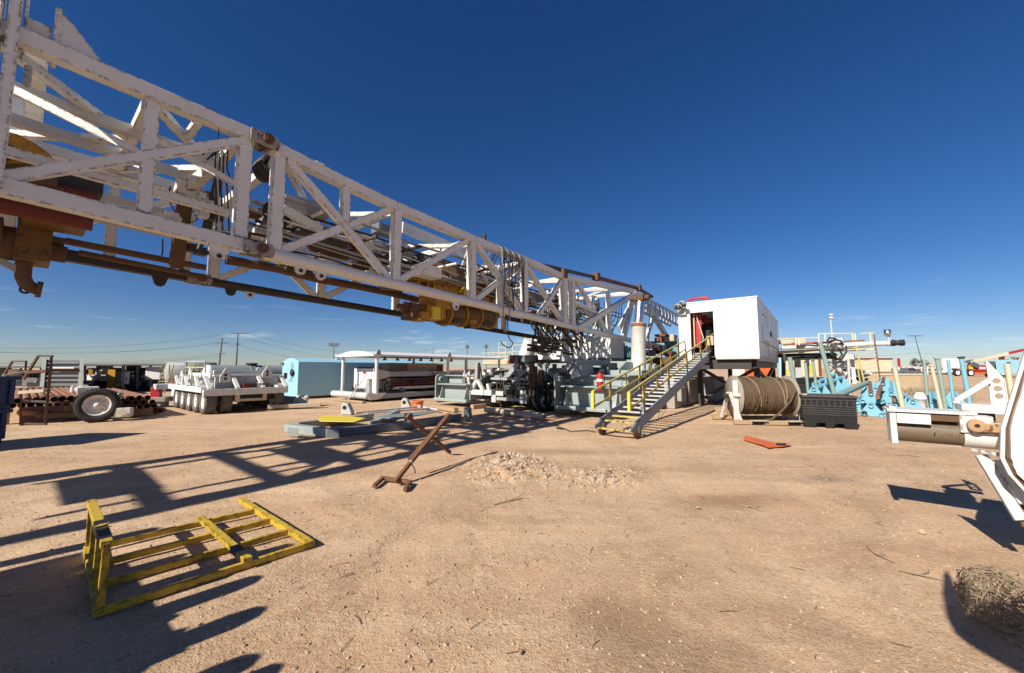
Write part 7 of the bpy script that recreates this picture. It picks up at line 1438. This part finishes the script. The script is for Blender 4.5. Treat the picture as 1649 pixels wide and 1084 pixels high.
# tan steel skip and brushy spoil before it
sk2 = thing('tan_skip', 'tan open steel skip on the ground beyond the blue racks', 'skip', W(1448, 620, 30)); sk2.location.z = 0
x0, x1 = W(1415, 610, 30).x, W(1482, 610, 30).x; zz = W(1448, 602, 30).z
for q in ((x0, x1, 30, 30.08), (x0, x1, 31.5, 31.58), (x0, x0+.08, 30.08, 31.5), (x1-.08, x1, 30.08, 31.5)): mb = MB(); mb.box(*q, 0, zz); part('side', mb, 'tan', sk2)
mb = MB(); mb.box(x0-.05, x1+.05, 29.95, 30.0, zz-.12, zz+.01); part('rim', mb, 'yellow_pale', sk2)
mb = MB()
for i in range(900):
    u = rng.uniform(1425, 1560); Y = rng.uniform(17, 29); p = W(u, 600, Y); p.z = 0; s = rng.uniform(.1, .45)
    q = p+Vector((rng.uniform(-.4, .4), rng.uniform(-.3, .3), s)); mb.path([p, p.lerp(q, .5)+Vector((rng.uniform(-.1, .1), 0, .05)), q], [.02, .014, .004], 3)
solo('dry_brush', mb, 'twig', 'low dry brush and debris between the blue racks and the tan skip', 'brush', (W(1490, 600, 22).x, 22, 0), kind='stuff')
sp = []
for i in range(500): 
    u = rng.uniform(1425, 1520); Y = rng.uniform(20, 28); p = W(u, 600, Y); sp.append((p.x, p.y, .05, rng.uniform(.03, .18)))
mb = MB(); rocks(mb, sp, rng); solo('spoil', mb, 'stone_brown', 'brown rubble strewn before the tan skip', 'rubble', (W(1490, 600, 22).x, 22, 0), kind='stuff')
# trees far off: trunk and crown of leaf clumps
def tree(u, vt, Y, wpx, lb, seed):
    rg = random.Random(seed); b = W(u, 593, Y); b.z = 0; h = W(u, vt, Y).z; w = wpx/F*Y/2; o = thing('tree', lb, 'tree', b, 'trees on the far right skyline')
    mb = MB(); mb.path([b, b+Z*h*.3, b+Z*h*.6+Vector((.2, 0, 0))], [w*.12, w*.09, w*.04], 7)
    for k in range(4): mb.path([b+Z*h*.35, b+Z*h*.6+Vector((rg.uniform(-w, w)*.6, rg.uniform(-w, w)*.5, 0))], [w*.06, w*.02], 5)
    part('trunk', mb, 'pole_wood', o)
    mb = MB(); cl_ = [(rg.uniform(-.8, .8)*w, rg.uniform(-.7, .7)*w, h*rg.uniform(.35, .9), w*rg.uniform(.2, .45)) for k in range(13)]
    for (x, y, z, s) in cl_:
        for k in range(70):
            d = Vector((rg.gauss(0, 1), rg.gauss(0, 1), rg.gauss(0, 1))).normalized()*s*rg.uniform(.5, 1); c = b+Vector((x, y, z))+d; c.z = min(c.z, h*1.02); t1 = Vector((rg.gauss(0, 1), rg.gauss(0, 1), rg.gauss(0, 1))).normalized()*w*.07; t2 = t1.orthogonal().normalized()*w*.06
            mb.add([c-t1, c+t2, c+t1, c-t2], [(0, 1, 2, 3)])
    part('crown', mb, 'leaf_dark', o)
for i, (u, vt, w, lb) in enumerate([(1474, 576.5, 17, 'dark bushy tree farthest left on the skyline behind the posts'), (1489, 580, 14, 'low dark tree on the skyline just right of the bushy one'), (1632, 574, 15, 'dark tree on the skyline behind the pale blue container'), (1403, 581, 10, 'small dark tree just above the cream shed roof')]): tree(u, vt, 190, w, lb, i+3)
# ---------------------------------------------------------------- power poles, wires, flood lights
def pole(u, vt, Y, arms, lb, lean=0.0, grp='wooden power poles', m_='pole_wood', rad=.16):
    top = W(u, vt, Y); b = Vector((top.x-lean, top.y, 0)); o = thing('power_pole', lb, 'power pole', b, grp)
    mb = MB(); mb.tube(b, top, rad*1.25, 10, rad*.8); part('shaft', mb, m_, o)
    for (dv, w) in arms:
        q = W(u, vt+dv, Y); 
        mb = MB(); mb.bar(q-Vector((w, 0, 0))-Vector((0, rad, 0)), q+Vector((w, 0, 0))-Vector((0, rad, 0)), .14, .18); ar = part('cross_arm', mb, m_, o)
        for s in (-.92, -.45, .45, .92): mb = MB(); mb.tube(q+Vector((w*s, -rad, .08)), q+Vector((w*s, -rad, .34)), .06, 8); part('insulator', mb, 'grey', ar)
    return top
T1 = pole(358.3, 544, 105, [(8.3, 1.9), (26, .9)], 'leaning wooden power pole above the grey tank, the left of two', .6)
T2 = pole(383.5, 536.5, 108, [(.8, 2.1), (18, .7)], 'taller wooden power pole with a top cross arm, the right of two')
T3 = pole(697.5, 561, 190, [(3, 2.2)], 'distant wooden power pole above the roofed pump skid')
T4 = pole(1473, 540, 120, [(1, 2.4)], 'slim distant pole with a cross arm right of the black boom end', -2.2, rad=.1)
mb = MB(); mb.tube(W(386, 598, 108), W(389, 598, 108), .3, 8)
def wire(pts, lb): 
    mb = MB()
    for (p, q, s) in pts: mb.path(arc(p, q, s, 16), .03 if p.y > 60 else .02, 4)
    solo('power_line', mb, 'steel_dark', lb, 'power line', Vector(pts[0][0]))
wire([(W(-160, 552, 80), T2-Vector((2, 0, 0)), 2.5), (T2-Vector((2, 0, 0)), W(690, 562, 185), 6)], 'topmost power line crossing the sky at the left')
wire([(W(-160, 556, 80), T1-Vector((1.8, 0, 1.4)), 2.2)], 'second power line from the top at the left, ending at the leaning pole')
wire([(W(-160, 558.5, 80), T1+Vector((1.8, 0, -1.4)), 2.0), (T1+Vector((1.8, 0, -1.4)), T2+Vector((0, 0, -2.6)), .8)], 'third power line from the top at the left, running on between the poles')
wire([(W(-160, 580, 70), T1+Vector((0, 0, -4.4)), 1.5), (T2+Vector((0, 0, -3.3)), W(694, 574, 185), 5)], 'lower power line dipping past the two poles')
wire([(W(-160, 588, 70), T1+Vector((0, 0, -5.0)), 1.2)], 'lowest power line over the far left machines')
wire([(T2+Vector((2, 0, 0)), T3-Vector((2, 0, .8)), 4)], 'power line from the taller pole to the distant pole')
wire([(T3+Vector((2, 0, -.8)), W(1000, 575, 220), 3)], 'power line running right from the distant pole behind the mast')
wire([(W(1290, 568, 200), T4+Vector((0, 0, -5.5)), 1.5), (T4+Vector((0, 0, -5.5)), W(1800, 569, 130), 1.5)], 'power line low over the far right skyline')
def flood(u, vt, vb, Y, n, lb):
    o = thing('flood_light', lb, 'flood light', W(u, vb, Y), 'flood lights on poles'); t = W(u, vt, Y); b = W(u, vb, Y); b.z = 0
    o.location = b; mb = MB(); mb.tube(b, t, .07, 8, .05); part('pole', mb, 'grey_dark', o)
    mb = MB(); mb.bar(t-Vector((.35, 0, 0)), t+Vector((.35, 0, 0)), .06, .06); part('cross_arm', mb, 'grey_dark', o)
    for k in range(n): mb = MB(); q = t+Vector((.55*(k-(n-1)/2)*(1.1 if n > 1 else 0), -.05, .18)); blk(mb, q, .22, .12, .18, .2); part('lamp', mb, 'grey_dark', o, bevel=.03)
flood(537.5, 557.5, 590, 42, 2, 'flood light pole with two lamps behind the blue shelter'); flood(752.5, 560, 590, 48, 1, 'slim flood light pole left of the yellow guard rail'); flood(783, 559.5, 590, 48, 1, 'slim flood light pole close to the yellow guard rail')
